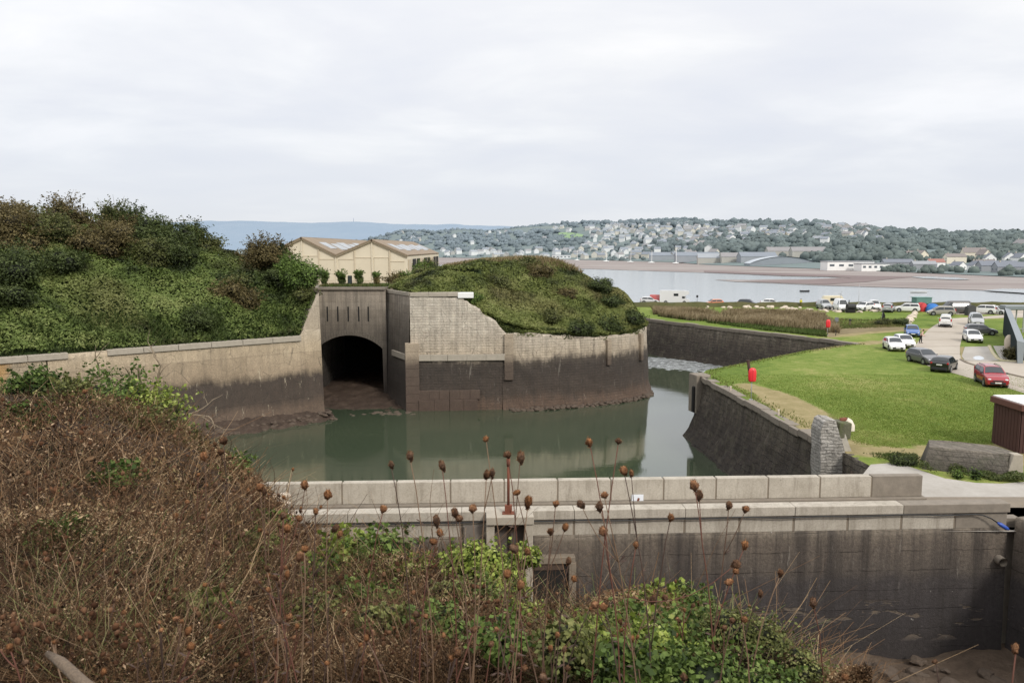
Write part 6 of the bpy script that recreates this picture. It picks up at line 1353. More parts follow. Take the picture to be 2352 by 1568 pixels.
# ---------------------------------------------------------------- people
def person(pos, rz, J, label, skin, top, leg, hair, shoe=(.02, .02, .02)):
    """one skinned body grown from a posed skeleton, clothes as fitted shells, hair as a cap"""
    o = empty('person', pos, rz, label, 'person')
    def grow(nm, chains, col, grow_=0., parent=o):
        vs, es, rs = [], [], []; key = {}
        for ch in chains:
            prev = None
            for p_, r_ in ch:
                k = tuple(round(a, 3) for a in p_)
                if k not in key: key[k] = len(vs); vs.append(p_); rs.append(r_ + grow_)
                if prev is not None and prev != key[k]: es.append((prev, key[k]))
                prev = key[k]
        me = bpy.data.meshes.new(nm); me.from_pydata(vs, es, []); b_ = link(nm, me, parent, simple('%s_finish' % nm, col, .8, .12, 8))
        s = b_.modifiers.new('skin', 'SKIN'); s.use_smooth_shade = True
        for i, d_ in enumerate(me.skin_vertices[0].data): d_.radius = (rs[i], rs[i]); d_.use_root = i == 0
        su = b_.modifiers.new('sub', 'SUBSURF'); su.levels = su.render_levels = 1
        return b_
    pel, ch, nk, hd = J['pelvis'], J['chest'], J['neck'], J['head']; chains = [[(pel, .13), (ch, .145), (nk, .06), (hd, .085), (tuple(a + b_ for a, b_ in zip(hd, J['up'])), .075)]]
    for s in ('l', 'r'):
        chains.append([(pel, .13), (J['hip' + s], .09), (J['knee' + s], .06), (J['ank' + s], .042), (J['toe' + s], .035)]); chains.append([(ch, .145), (J['sh' + s], .06), (J['el' + s], .042), (J['wr' + s], .03), (J['ha' + s], .034)])
    body = grow('body', chains, skin)
    grow('top', [[(pel, .14), (ch, .15), (tuple((a + b_) / 2 for a, b_ in zip(ch, nk)), .075)]] + [[(ch, .15), (J['sh' + s], .062), (J['el' + s], .048), (J['wr' + s], .038)] for s in 'lr'], top, .022)
    grow('trousers', [[(pel, .135), (J['hip' + s], .092), (J['knee' + s], .064), (J['ank' + s], .05)] for s in 'lr'], leg, .018)
    for s in 'lr': a, t = Vector(J['ank' + s]), Vector(J['toe' + s]); MB().ell((a + t) / 2 + Vector((0, 0, -.02)), (.055, .13, .05), 8, 6).build('shoe', simple('shoe_leather', shoe, .7, .1), o, True)
    MB().ell(Vector(hd) + Vector(J['up']) * .55 + Vector((0, .025, .02)), (.1, .115, .11), 10, 7).build('hair', simple('hair_colour', hair, .8, .2, 12), o, True)
    return o
def stand(lean=0., step=.08, arm=.25):
    return dict(pelvis=(0, 0, .93), chest=(0, -lean * .5, 1.3), neck=(0, -lean * .8, 1.5), head=(0, -lean - .01, 1.6), up=(0, -.02, .1), hipl=(.09, 0, .88), hipr=(-.09, 0, .88), kneel=(.1, -step - .02, .48), kneer=(-.1, step - .03, .48), ankl=(.1, -step, .08), ankr=(-.1, step + .03, .08), toel=(.11, -step - .16, .04), toer=(-.11, step - .12, .04),
                shl=(.19, -lean * .7, 1.42), shr=(-.19, -lean * .7, 1.42), ell=(.25, -lean * .5 + .02, 1.14), elr=(-.25, -lean * .5 + .02, 1.14), wrl=(.22, -arm, 1.0), wrr=(-.22, -arm, 1.0), hal=(.21, -arm - .09, .98), har=(-.21, -arm - .09, .98))
person(G(2114, 788), R(60), stand(.28, .1, .4), 'person in a pale pink top and black trousers leaning at the blue car', (.5, .32, .24), (.62, .42, .36), (.012, .012, .014), (.02, .015, .01))
person(G(1839, 705), R(10), stand(.03, .05, .12), 'person in a yellow jacket standing on the sea bank', (.45, .3, .22), (.6, .55, .03), (.12, .1, .02), (.03, .02, .015))
# ================================================================ foreground bank and its plants
BT = [(-900, 50, 905), (0, 50, 905), (200, 48, 915), (330, 46, 950), (450, 42, 1025), (560, 37, 1112), (610, 33, 1165), (650, 24, 1240), (700, 19, 1300), (800, 13, 1340), (950, 10.5, 1375), (1100, 9, 1430), (1200, 8, 1500), (1300, 7, 1540), (1400, 6.6, 1510), (1700, 6, 1530), (1850, 5.5, 1585), (1960, 5, 1670), (2352, 4, 1760), (3400, 4, 1760)]
def bank_par(px): return interp(px, [q[0] for q in BT], [q[1] for q in BT]), interp(px, [q[0] for q in BT], [(q[2] - 570) / FPX for q in BT])
def bank_z(x, y):
    if y < .5: return 16.4 + .1 * (-y if y < 0 else 0)
    Ds, sl = bank_par(1176 + FPX * x / y); zs = EYE - Ds * sl
    if y <= Ds: t = y / Ds; return 16.4 + (zs - 16.4) * t + .02 * Ds * t * (1 - t)
    return max(zs - (y - Ds) * .8, -1.5)
pxs = np.concatenate([np.linspace(-2200, -300, 14), np.linspace(-250, 2500, 90), np.linspace(2600, 4200, 10)]); fr = np.concatenate([np.linspace(.0, 1, 40), [1.03, 1.08, 1.15, 1.25, 1.4, 1.6]])
V = np.zeros((len(fr), len(pxs), 3))
for i, px in enumerate(pxs):
    Ds, sl = bank_par(px)
    for j, f in enumerate(fr):
        y = .6 + (Ds - .6) * f if f <= 1 else Ds + (f - 1) * 24; x = (px - 1176) / FPX * y; V[j, i] = (x, y, bank_z(x, y))
P = V.reshape(-1, 3); amp = np.clip(P[:, 1] * .03, .02, .4); P[:, 2] += (fbm(P, .9, 4, 71) - .5) * amp
tag(grid('bank', P.reshape(V.shape), M['banksoil']), kind='structure')
def bank_sample(lr, n, x0=-120, x1=2050, below=1700, power=1.0):
    """points of the bank spread evenly over its sloping face"""
    px = lr.uniform(x0, x1, n); Ds = np.interp(px, [q[0] for q in BT], [q[1] for q in BT]); sl = np.interp(px, [q[0] for q in BT], [(q[2] - 570) / FPX for q in BT])
    sb = (below - 570) / FPX; s = sl + (sb - sl) * lr.uniform(0, 1, n) ** power; k = (16.4 - (EYE - Ds * sl)) / Ds; y = np.minimum(1.6 / np.maximum(s - k, 1e-3), Ds * 1.03)
    y = np.maximum(y, 1.9); x = (px - 1176) / FPX * y; z = np.array([bank_z(a, b_) for a, b_ in zip(x, y)]); return np.column_stack([x, y, z]), px
DRYC = [(.01, .007, .004), (.04, .023, .012), (.112, .064, .034), (.215, .126, .066), (.42, .31, .18)]
def strands(P, h, w, lr, cols, lean=.5, seg=3):
    n = len(P); a = lr.uniform(0, 6.28, n); d = np.stack([np.cos(a), np.sin(a), np.zeros(n)], 1); l = lr.normal(0, lean, (n, 2)) * h[:, None]
    rows = []; bend = lr.normal(0, .12, (n, 2)) * h[:, None]
    for k in range(seg + 1):
        t = k / seg; c = P.copy(); c[:, :2] += l * t + bend * math.sin(math.pi * t); c[:, 2] += h * t * (1 - .12 * t); ww = (w * (1 - .55 * t))[:, None]; rows += [c - d * ww, c + d * ww]
    V = np.stack(rows, 1).reshape(-1, 3); base = np.arange(n)[:, None] * (2 * seg + 2); F = np.concatenate([base + np.array([2 * k, 2 * k + 1, 2 * k + 3, 2 * k + 2]) for k in range(seg)]); C = np.repeat(cols, 2 * seg + 2, axis=0)
    return V, F, C, np.stack([rows[-1].mean(1) * 0 + 0] * 1) if False else (P + np.column_stack([l, h * .88]))
lr = np.random.default_rng(21)
def clump(P):                                             # tussocks: the tangle stands higher in some places
    return (fbm(P / (.5 + .09 * P[:, 1:2]), .85, 3, 61) - .45) * 1.5 * np.interp(P[:, 1], [2, 8, 16, 24, 34], [.18, .55, 1.1, .8, .35])
P, px = bank_sample(lr, 36000); kp = lr.random(len(P)) < np.interp(px, [0, 1150, 1300, 1700, 1900], [1, 1, .45, .35, .2]); P = P[kp]; px = px[kp]
D = P[:, 1]; tone = np.clip(.42 + (fbm(P / (.4 + D[:, None] * .12), 1.0, 3, 5) - .5) * 1.3 + lr.normal(0, .17, len(P)), 0, 1)
h = lr.uniform(.06, .34, len(P)) * np.clip(D / 5, .75, 1.9) * np.where(lr.random(len(P)) < .06, 1.8, 1); w = np.clip(D * .00045, .0012, .012) * lr.uniform(.6, 1.6, len(P))
P[:, 2] += np.maximum(clump(P), -.05); cols = blend(DRYC, tone); pale = lr.random(len(P)) < .07; cols[pale] = np.array((.36, .26, .16)) * lr.uniform(.6, 1.2, (pale.sum(), 1))
v1, f1, c1, tips = strands(P, h, w, lr, cols, 1.0)
PT, pxt = bank_sample(lr, 3000, -100, 1300); DT = PT[:, 1]; PT[:, 2] += np.maximum(clump(PT), -.05)
ct = blend([(.02, .013, .009), (.07, .042, .026), (.16, .1, .06), (.34, .24, .15)], lr.uniform(0, 1, len(PT)) ** 1.3)
v4, f4, c4, _ = strands(PT, lr.uniform(.3, .8, len(PT)) * np.interp(DT, [2, 6, 15, 40], [.55, .9, 1.3, 1.8]), np.clip(DT * .0005, .0014, .012), lr, ct, .5)
P2, px2 = bank_sample(lr, 240000); D2 = P2[:, 1]; P2[:, 2] += np.maximum(clump(P2), -.05) + lr.uniform(-.02, .3, len(P2)) * np.clip(D2 / 6, .6, 1.5)
t2 = np.clip(.44 + (fbm(P2 / (.4 + D2[:, None] * .12), 1.1, 3, 15) - .5) * 2.0 + lr.normal(0, .2, len(P2)), 0, 1); cl2 = blend(DRYC, t2); pl = lr.random(len(P2)) < .05; cl2[pl] = np.array((.44, .31, .2)) * lr.uniform(.6, 1.2, (pl.sum(), 1))
gm = np.clip((fbm(P2 / (.5 + D2[:, None] * .1), .55, 3, 33) - .5) * 7 + np.where((px2 < 230) & (D2 > 20), .55, 0) + np.where((px2 < 450) & (D2 < 3.3), .3, -.1) + np.where((px2 > 1200), .35, 0) - .6, 0, 1)[:, None] * .8
cl2 = cl2 * (1 - gm) + blend([(.02, .035, .008), (.06, .1, .02), (.13, .18, .05)], lr.uniform(0, 1, len(P2))) * gm
v2, f2, c2 = leafquads(P2, np.clip(D2 * .0036, .009, .075) * np.exp(lr.normal(-.15, .45, len(P2))), cl2, aspect=.45)
V_, F_, C_ = join([(v1, f1, c1), (v4, f4, c4), (v2, f2, c2)])
tag(npmesh('dead_undergrowth', V_, F_, M['dry'], None, C_), 'tangle of dead brown stems and leaves covering the near bank', 'undergrowth', kind='stuff')
# many small seed balls in the tangle
bm = bmesh.new(); bmesh.ops.create_icosphere(bm, subdivisions=1, radius=1); bm.verts.ensure_lookup_table(); ico = np.array([tuple(q.co) for q in bm.verts]); icf = np.array([[q.index for q in f.verts] for f in bm.faces]); bm.free()
P3, px3 = bank_sample(lr, 4200); D3 = P3[:, 1]; keep = ((px3 < 1300) | (lr.random(len(P3)) < .25)) & (fbm(P3 / (.5 + .1 * D3[:, None]), 1.2, 2, 44) > .47); P3 = P3[keep]; D3 = D3[keep]
P3[:, 2] += np.maximum(clump(P3), -.05) + lr.uniform(.05, .4, len(P3)) * np.clip(D3 / 6, .7, 1.25); r3 = lr.uniform(.011, .019, len(P3)) * np.clip(D3 / 6, .9, 2.0)
off = ico[None] * (1 + .3 * lr.normal(0, 1, (len(P3), len(ico), 1))); V_ = (P3[:, None] + off * r3[:, None, None] * (1, 1, 1.15)).reshape(-1, 3); F_ = (np.arange(len(P3))[:, None, None] * len(ico) + icf[None]).reshape(-1, 3)
C_ = np.repeat(blend([(.025, .012, .007), (.07, .033, .018), (.13, .064, .034), (.23, .13, .075)], np.clip(lr.normal(.5, .25, len(P3)), 0, 1)), len(ico), axis=0) * lr.uniform(.6, 1.35, (len(P3) * len(ico), 1))
tag(npmesh('small_seed_heads', V_, F_, M['dry'], None, C_), 'countless small brown seed heads in the dead undergrowth', 'seed heads', kind='stuff')
# green grass among the dead stems
P4, px4 = bank_sample(lr, 5000, 1150, 1750, 1680, .8); P5, _ = bank_sample(lr, 700, 0, 500, 1680, .5); P4 = np.concatenate([P4, P5]); D4 = P4[:, 1]
v, f, c, _ = strands(P4, lr.uniform(.15, .45, len(P4)), np.clip(D4 * .0006, .002, .01), lr, blend([(.05, .07, .018), (.1, .14, .035), (.2, .21, .08), (.24, .2, .1)], lr.uniform(0, 1, len(P4))), .7)
tag(npmesh('bank_grass', v, f, M['grassblade'], None, c), 'green grass growing through the dead stems near the bottom', 'grass', kind='stuff')

# leafy green shrubs on the bank edge
YLG = [(.018, .03, .006), (.05, .085, .014), (.12, .18, .03), (.22, .29, .055), (.34, .4, .11)]
MDG = [(.01, .018, .005), (.03, .055, .012), (.07, .115, .022), (.13, .19, .04), (.22, .27, .075)]
def bushes(lst, grp):
    for k, (px, py, D, r, pal, n, sz, lab) in enumerate(lst):
        if D < 12: r = r * .86
        q = AT(px, py, D); v, f, c = lump(q, (r, r * .85, r * .8), n, sz, pal, 500 + px + py, 9, .7, .5, core=True, cdark=.3)
        tag(npmesh('leafy_bush', v, f, M['leaf'], None, c), lab, 'bush', grp)
YLG2 = [(.035, .055, .012), (.1, .14, .022), (.21, .27, .045), (.34, .4, .085), (.5, .53, .2)]
MDG2 = [(.02, .035, .01), (.055, .09, .02), (.105, .16, .032), (.17, .235, .055), (.27, .32, .1)]
OLV2 = [(.03, .035, .01), (.075, .085, .022), (.13, .145, .04), (.2, .21, .065), (.3, .29, .11)]
bushes([(790, 1290, 10.5, .62, YLG2, 3000, .085, 'yellow green bush below the left parapet, leftmost of the near bushes'), (880, 1295, 10, .66, MDG2, 3200, .085, 'green bush under the left parapet panels, second of the near bushes'), (930, 1350, 9, .5, YLG2, 2200, .08, 'paler bush right of the two left near bushes'), (745, 1345, 9.5, .45, MDG2, 1700, .08, 'mid green low bush under the leftmost near bush'), (840, 1385, 8, .42, MDG2, 1800, .07, 'mid green low bush below the second near bush'),
        (1065, 1310, 8.6, .44, YLG2, 3200, .05, 'pale flowering green bush left of the sluice frame'), (1120, 1300, 8.4, .4, YLG2, 3000, .05, 'pale flowering bush directly below the sluice frame'), (1150, 1350, 8, .34, YLG2, 2600, .05, 'pale green bush right of the pale flowering bushes'), (1206, 1275, 8.2, .2, YLG2, 900, .05, 'small pale bush sprig at the right post of the sluice frame'), (1200, 1425, 6.6, .27, YLG2, 1900, .045, 'bright bush at the lower left of the dark opening'), (1120, 1400, 7.2, .42, MDG2, 2400, .055, 'mid green bush below the pale flowering bushes'), (1320, 1465, 6.0, .2, YLG2, 1200, .045, 'low pale bush at the foot of the dark opening'), (1040, 1385, 7.4, .36, OLV2, 1800, .05, 'olive bush low under the leftmost flowering bush'),
        (1000, 1440, 6, .3, MDG2, 1500, .05, 'green leafy patch among the brown stems below the flowering bushes'), (1150, 1480, 5, .28, MDG2, 1500, .045, 'green leafy patch lower among the brown stems'), (880, 1440, 6, .28, OLV2, 1200, .05, 'olive leafy patch among the brown stems at left'), (1300, 1500, 4.8, .3, OLV2, 1700, .04, 'olive leafy patch in front of the dark opening'), (720, 1410, 7, .3, OLV2, 1100, .055, 'olive leafy patch below the rubble heap'), (1360, 1470, 5.4, .28, YLG2, 1600, .042, 'yellow green leafy patch left of the wall bushes'),
        (1515, 1405, 6.2, .34, YLG2, 3000, .045, 'bright green bush against the dark dam wall'), (1600, 1395, 6.2, .26, MDG2, 2000, .04, 'rounded dark green bush against the dam wall'), (1440, 1440, 5.8, .3, MDG2, 2200, .045, 'mid green bush left of the bright wall bush'), (1570, 1470, 5.2, .38, MDG2, 3600, .04, 'large green bush low in the middle right'), (1500, 1500, 4.8, .34, YLG2, 3000, .045, 'yellow green bush in front of the mid green one'), (1680, 1470, 5, .36, OLV2, 4200, .024, 'small leaved olive bush right of the large green one'), (1760, 1510, 4.8, .33, OLV2, 3600, .022, 'yellow olive bush with fine twigs near the bottom right'), (1460, 1565, 4.2, .32, MDG2, 2600, .05, 'broad leaved bush at the bottom edge'), (1600, 1560, 4.2, .34, MDG2, 3200, .035, 'green bush at the bottom edge right of the broad leaved one'), (1740, 1585, 4.2, .3, MDG2, 2800, .03, 'dark leafy bush at the bottom edge under the olive bushes'), (1850, 1550, 4.6, .26, OLV2, 2600, .02, 'sparse yellowish bush at the lower right corner of the bank'),
        (262, 925, 42, 2.5, LTG, 5200, .2, 'bright green shrub beside the bare tree, upper one'), (345, 950, 41, 2.1, YLG2, 4600, .19, 'bright yellow green shrub under the bare branches'), (310, 1000, 41, 1.8, MDG, 3000, .19, 'dark green shrub below the two bright shrubs'), (400, 1010, 40, 1.5, MDG, 2400, .18, 'dark tangled shrub above the water edge'), (30, 940, 46, 2.2, MDG, 3000, .2, 'dark ivy clump at the left edge under the lichen wall'), (110, 920, 47, 1.6, OLV, 2400, .2, 'olive clump under the lichen covered wall'), (20, 1010, 36, 1.6, MDG, 2400, .17, 'green ivy clump lower at the left edge'), (480, 1075, 37, 1.3, OLV, 2600, .13, 'olive bramble at the edge of the water'), (545, 1110, 35, 1.1, OLV, 2300, .12, 'olive bramble beside the left end of the parapet'), (450, 1110, 24, .6, MDG, 900, .11, 'dark green leafy clump among the brown stems'), (470, 1140, 22, .45, MDG, 600, .11, 'small green leafy clump deep in the brown stems')], 'green bushes on the near bank')
for k, (px, D, r, pal, lab) in enumerate(((60, 30, 1.0, MDG, 'green leafy clump at the far left of the brown tangle'), (150, 26, .8, OLV2, 'olive clump near the left edge of the brown tangle'), (40, 16, .5, MDG, 'green clump lower at the left edge of the tangle'), (330, 20, .55, OLV2, 'olive clump in the middle of the brown tangle'), (520, 22, .6, MDG2, 'green leafy clump above the rubble heap'), (250, 9, .3, MDG, 'dark green clump half buried in the brown tangle'), (560, 9, .28, OLV2, 'olive clump half buried in the tangle towards the middle'), (110, 6, .22, MDG2, 'small green clump low on the left of the tangle'), (430, 5, .2, OLV2, 'small olive clump near the bottom of the tangle'), (600, 14, .36, MDG2, 'green leaves showing where the tangle meets the parapet'))):
    x = (px - 1176) / FPX * D; v, f, c = lump((x, D, bank_z(x, D) + r * .75), (r, r, r * .7), int(900 + 1200 * r), .045 + D * .0035, pal, 900 + k, 9, .6, .5, core=False, spray=.3)
    tag(npmesh('leafy_bush', v, f, M['leaf'], None, c), lab, 'bush', 'green bushes on the near bank')
# pale rubble at the dam end
for k in range(40):
    px = random.uniform(560, 665); py = random.uniform(1130, 1200); q = AT(px, py, 33 - (py - 1130) * .04); rock(q[0], q[1], q[2] - .15, random.uniform(.12, .34), 'pale stone in the rubble heap at the left end of the parapet', 'pale rubble by the parapet end', M['paleRock'])
# bare dead tree by the lichen wall
bt2 = Vector(AT(345, 905, 44)); tr = empty('bare_tree', bt2, 0, 'bare dead tree with pale crooked branches in front of the stained wall', 'tree'); mb = MB(); lr2 = random.Random(9)
def limb(p, d, L_, r, depth):
    P = [p]; q = p.copy(); dd = d.copy(); n = 5
    for k in range(n): dd = (dd + Vector((lr2.uniform(-.28, .28), lr2.uniform(-.15, .15), lr2.uniform(-.2, .2)))).normalized(); q = q + dd * L_ / n; P.append(q.copy())
    mb.tube(P, [r * (1 - .7 * k / n) for k in range(n + 1)], 6)
    if depth:
        for _ in range(3 if depth > 1 else 2): t = lr2.randint(2, n); limb(P[t], (dd + Vector((lr2.uniform(-1, 1), lr2.uniform(-.4, .4), lr2.uniform(-.7, .7)))).normalized(), L_ * lr2.uniform(.4, .65), r * .45, depth - 1)
limb(Vector((0, 0, -1)), Vector((-.35, 0, 1)).normalized(), 2.9, .16, 2); limb(Vector((0, 0, -.4)), Vector((-.75, 0, .65)).normalized(), 3.0, .12, 2); limb(Vector((.1, 0, -.6)), Vector((.35, 0, .9)).normalized(), 2.4, .12, 2); limb(Vector((0, 0, -1)), Vector((1, -.1, .12)).normalized(), 3.1, .1, 2); limb(Vector((-.1, 0, 0)), Vector((-1, 0, .75)).normalized(), 2.4, .08, 2)
mb.build('branches', simple('bleached_branch', (.24, .19, .13), .9, .35, 6, .4), tr); MB().tube([(0, 0, -2.2), (.03, 0, -1), (-.1, 0, .1)], [.26, .2, .15], 8).build('trunk', M['bark'], tr)

# tall dried stalks with seed heads, each one a plant
HEADS = []
def head_mesh(seed, tall, fuzz):
    lr = np.random.default_rng(seed); bm = bmesh.new(); bmesh.ops.create_icosphere(bm, subdivisions=3, radius=1)
    v = np.array([tuple(q.co) for q in bm.verts]); n_ = v.copy(); z = v[:, 2]; sh = np.where(z > 0, 1 - .12 * z ** 2, 1 - .6 * np.abs(z) ** 1.3); v[:, 0] *= sh; v[:, 1] *= sh; v[:, 2] *= tall; v[:, 2] = np.minimum(v[:, 2], tall * .82 + .1 * lr.random(len(v)))
    v += n_ * ((fbm(v + seed * 7.7, 1.9, 2, seed) - .5)[:, None] * .8 + (lr.random((len(v), 1)) - .3) * .2) + lr.normal(0, .04, v.shape); v[:, 0] *= lr.uniform(.75, 1.05)
    f = np.array([[q.index for q in g.verts] for g in bm.faces]); bm.free()
    t = np.clip((v[:, 2] / tall + 1) / 2, 0, 1); col = blend([(.04, .02, .011), (.1, .046, .022), (.19, .086, .038), (.33, .165, .075)], t * .8 + lr.normal(.06, .12, len(v))); col *= lr.uniform(.6, 1.35, (len(v), 1)) * (1.0, .6, 1.25, .8, .5, 1.1, .75)[seed % 7]; g_ = col.mean(1)[:, None]; w_ = (0, .35, .1, .5, .2)[seed % 5]; col = col * (1 - w_) + g_ * (1.15, .95, .8) * w_
    V = [v]; F = [f]; C = [col]; o = len(v)
    k = lr.integers(0, len(v), fuzz)                        # bristles and bracts
    b = v[k] * .93; d = n_[k] + np.array((0, 0, .75)); d /= np.linalg.norm(d, axis=1)[:, None]; s = np.cross(d, lr.normal(size=d.shape)); s /= np.linalg.norm(s, axis=1)[:, None]; ln = lr.uniform(.2, .6, (fuzz, 1)) * np.where(lr.random((fuzz, 1)) < .12, 1.7, 1); bw = lr.uniform(.05, .14, (fuzz, 1))
    V.append(np.stack([b - s * bw, b + s * bw, b + d * ln], 1).reshape(-1, 3)); F.append(np.arange(3 * fuzz).reshape(-1, 3) + o); C.append(np.repeat(blend([(.06, .025, .012), (.17, .075, .03), (.33, .18, .085)], lr.random(fuzz)), 3, axis=0))
    me = npmesh('head_source', np.concatenate(V), np.concatenate(F), M['dry'], None, np.concatenate(C)); m = me.data; bpy.data.objects.remove(me); return m
for k in range(14): HEADS.append(head_mesh(k, (1.25, 1.45, 1.1, 1.6, 1.2, 1.05, 1.35)[k % 7], (140, 170, 220, 150, 260, 120, 180)[(k * 3) % 7]))
STEMC = [simple('dry_stalk', c, .8, .3, 30) for c in ((.1, .056, .034), (.17, .105, .062), (.06, .034, .024), (.12, .045, .028))]
def stalk(heads, D, label, group, r=.021, sway=0., bend=0., stemr=None, col=0):
    """heads: list of (px, py); first is the main one. Stalk grows from the bank below it"""
    q0 = Vector(AT(*heads[0], D)); bx, by = q0.x + sway, D + random.uniform(-.1, .15); bz = bank_z(bx, by) - .05
    o = empty('dried_plant', (bx, by, bz), 0, label, 'dried plant', group); O = Vector((bx, by, bz)); sr = stemr or .0026 + D * .0003; mat = STEMC[(col + len(heads)) % 4]
    top = q0 - O; mid = Vector((top.x * .25 + bend, top.y * .3, top.z * .55)); main = []
    for t in np.linspace(0, 1, 9): main.append(mid * (2 * t * (1 - t)) * 1.0 + top * (t * t) + Vector((random.uniform(-.004, .004), 0, 0)))
    MB().tube(main, [sr * (1.25 - .6 * k / 8) for k in range(9)], 6).build('stem', mat, o, True)
    for i, (px, py) in enumerate(heads):
        h = Vector(AT(px, py, D + (0 if i == 0 else random.uniform(-.06, .06)))) - O; d = (main[-1] - main[-2]).normalized()
        if i:
            k = max(2, min(7, int(9 * min(.85, max(.3, (h.z / top.z) - .22))))); a = main[k]; m_ = (a + h) / 2 + Vector((0, 0, -.35 * abs(h.x - a.x))); br = [a * (1 - t) ** 2 + m_ * 2 * t * (1 - t) + h * t * t for t in np.linspace(0, 1, 6)]; MB().tube(br, [sr * (.8 - .3 * t) for t in np.linspace(0, 1, 6)], 5).build('branch', mat, o, True); d = (br[-1] - br[-2]).normalized()
        me = random.choice(HEADS); s = r * (random.uniform(.88, 1.15) if D < 8 and r > .0125 else random.uniform(.6, 1.2)); ho = bpy.data.objects.new('seed_head', me); COL.objects.link(ho); ho.parent = o; ho.location = h + d * s * .2; ho.rotation_mode = 'QUATERNION'; ho.rotation_quaternion = (d + Vector((random.uniform(-.35, .35), random.uniform(-.35, .35), random.uniform(-.3, .1)))).to_track_quat('Z', 'Y'); ho.scale = (s * random.uniform(.65, 1.15), s * random.uniform(.8, 1.1), s * random.uniform(.7, 1.35))
    # withered leaves on the stem
    n = random.randint(2, 4); Vv = []; Ff = []
    for _ in range(n):
        t = random.randint(2, 6); a = main[t]; dx = random.choice((-1, 1)) * random.uniform(.02, .05); dz = random.uniform(-.03, .05); w = random.uniform(.0015, .0035); k = len(Vv); Vv += [tuple(a), tuple(a + Vector((dx * .5, w * 2, dz * .6 + w))), tuple(a + Vector((dx, 0, dz))), tuple(a + Vector((dx * .5, -w * 2, dz * .6 - w)))]; Ff.append([k, k + 1, k + 2, k + 3])
    npmesh('withered_leaves', Vv, Ff, STEMC[2], o)
    return o
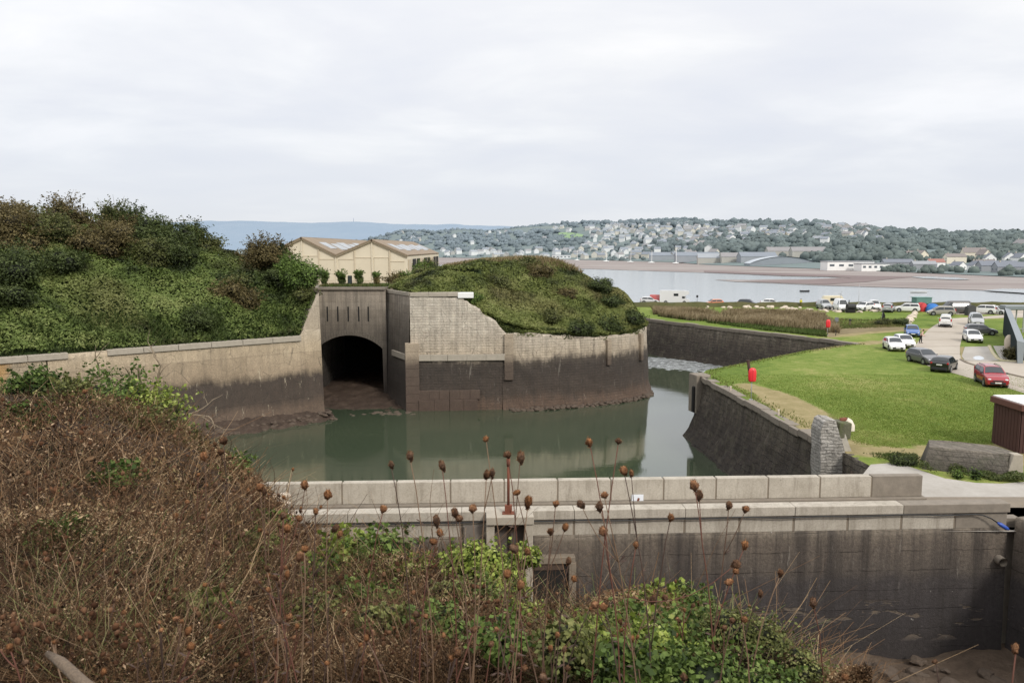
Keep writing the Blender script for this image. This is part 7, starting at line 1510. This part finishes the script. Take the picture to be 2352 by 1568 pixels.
HS = [([(1116, 1010)], 4.2, 'dried seed head standing alone highest against the middle of the green water'), ([(1353, 1018), (1386, 1222)], 3.9, 'tall dark red stalk with narrow head against the bright edge of the water'), ([(1421, 1015)], 4.0, 'tall stalk with fluffy orange head in front of the sky reflection'), ([(1196, 1053)], 4.4, 'seed head just right of the rust red spindle'),
      ([(942, 1049)], 4.6, 'single spiky seed head over the water left of the lone high one'), ([(899, 1069)], 5.0, 'small pale seed head, leftmost of those over the water'), ([(1016, 1072)], 4.8, 'short brown seed head low over the water'), ([(1118, 1092), (1131, 1088)], 4.0, 'two seed heads pressed together above the parapet'), ([(1434, 1083), (1450, 1089)], 4.2, 'pair of dark seed heads by the corner of bright water'),
      ([(1595, 1117), (1606, 1139)], 4.3, 'leaning stalk with two heads in front of the parapet panels'), ([(1389, 1138), (1377, 1165), (1335, 1160)], 3.6, 'branching stalk with yellow topped head before the parapet'), ([(1187, 1133)], 4.4, 'slim brown head in front of the parapet beside the spindle foot'), ([(1213, 1155)], 4.0, 'thick brown head above the sluice frame lintel'), ([(1277, 1158), (1298, 1212), (1265, 1222)], 3.9, 'forked stalk with three heads right of the sluice frame'),
      ([(1674, 1162), (1712, 1171)], 4.6, 'forked stalk with two heads crossing the black cable'), ([(700, 1116)], 5.2, 'dark seed head over the left end of the parapet'), ([(753, 1138)], 5.0, 'leaning seed head over the second parapet panel'), ([(1540, 1190)], 4.2, 'pale brown head hanging on the black cable'), ([(597, 1120), (608, 1131)], 4.8, 'pair of round red brown heads over the rubble heap'), ([(468, 1050)], 5.0, 'large round head at the water edge on the left'),
      ([(1086, 1170)], 4.1, 'small head above the left part of the sluice lintel'), ([(1055, 1192), (1003, 1198), (1045, 1180)], 3.4, 'clump of big blurred heads left of the sluice frame'), ([(880, 1170)], 4.6, 'little head between the two parapets'), ([(725, 1176), (770, 1215), (780, 1228)], 4.0, 'stalk with three dark heads before the left near parapet'), ([(650, 1186), (686, 1192), (660, 1215)], 3.7, 'thick cluster of brown heads at the left end of the near parapet'), ([(1460, 1252), (1688, 1297)], 3.8, 'wide branching stalk across the dark wall'),
      ([(1710, 1254)], 4.4, 'brown head with pale tip on the dark wall'), ([(1690, 1313), (1676, 1338)], 4.0, 'two orange brown heads on the dark wall'), ([(1792, 1318)], 4.3, 'long brown head against the dark wall, right of the orange pair'), ([(1746, 1365)], 4.1, 'ragged head low on the dark wall'), ([(1868, 1386)], 4.4, 'rightmost ragged head against the dark wall'), ([(1500, 1378), (1526, 1374)], 4.4, 'pair of brown heads above the bright wall bush'),
      ([(1387, 1395), (1367, 1390)], 3.3, 'pair of large brown heads low in the middle'), ([(2147, 1520)], 2.7, 'big fluffy blurred head at the bottom right'), ([(2331, 1492)], 2.4, 'nodding blurred head at the right edge'), ([(1210, 1268), (1182, 1262)], 3.4, 'pair of large heads in front of the sluice posts'), ([(1305, 1290), (1318, 1330)], 3.8, 'dark pair of heads beside the opening'), ([(995, 1245), (1010, 1225)], 3.9, 'blurred pair of heads before the left panels'), ([(1165, 1320), (1195, 1345)], 3.1, 'large dark heads over the pale flowering bush'), ([(700, 1262), (690, 1280)], 3.2, 'big brown clump over the leftmost near bush'), ([(513, 1014), (508, 1040)], 9.0, 'tiny pair of heads on thin stems over the water at left'), ([(195, 900)], 14, 'tall thin dark stalk rising in front of the lichen wall'), ([(1166, 1046)], 4.5, 'dried head overlapping the top of the rust red spindle'), ([(1940, 1556)], 3.0, 'single brown head at the lower right of the bank'), ([(1570, 1556)], 3.0, 'brown head at the bottom edge among green bushes')]
for k, (hs, D, lab) in enumerate(HS): stalk(hs, D, lab, 'tall dried plants on the near bank', r=.0148 * D / 4.2 * 1.28 if D < 8 else .04, sway=random.uniform(-.25, .25), bend=random.uniform(-.08, .08), col=k)
zones = ((60, 420, 1060, 1250, 8, 12, 'dried plant in the upper left of the brown tangle'), (420, 700, 1060, 1300, 6, 10, 'dried plant where the tangle meets the water edge'), (40, 500, 1250, 1420, 3.6, 6, 'dried plant in the left middle of the brown tangle'), (500, 1000, 1290, 1450, 3.2, 5, 'dried plant in the centre left of the brown tangle'), (20, 700, 1420, 1560, 2.5, 3.4, 'dried plant close at the bottom left'), (700, 1350, 1400, 1560, 2.5, 3.6, 'dried plant close at the bottom middle'), (1100, 1700, 1330, 1480, 3.2, 4.6, 'dried plant among the green bushes'))
for (x0, x1, y0, y1, d0, d1, lab), cnt in zip(zones, (14, 18, 18, 16, 12, 12, 8)):
    for k in range(cnt):
        D = random.uniform(d0, d1); px = random.uniform(x0, x1); py = random.uniform(y0, y1); hs = [(px, py)] + [(px + random.uniform(-45, 45), py + random.uniform(-10, 45)) for _ in range(random.randint(0, 2))]
        stalk(hs, D, lab, lab.replace('dried plant', 'dried plants'), r=.0118 if D < 6 else .018, sway=random.uniform(-.2, .2), bend=random.uniform(-.08, .08), col=k)
# broken branch at the bottom left
a = Vector(AT(110, 1500, 2.35)); c = Vector(AT(230, 1600, 2.0)); tag(MB().tube([a, a.lerp(c, .3) + Vector((0, 0, .008)), a.lerp(c, .7), c], [.009, .016, .017, .02], 9).build('broken_branch', simple('pale_wood', (.3, .22, .15), .9, .55, 70, 1.0), None, True), 'thick pale broken branch poking in at the bottom left corner', 'branch')
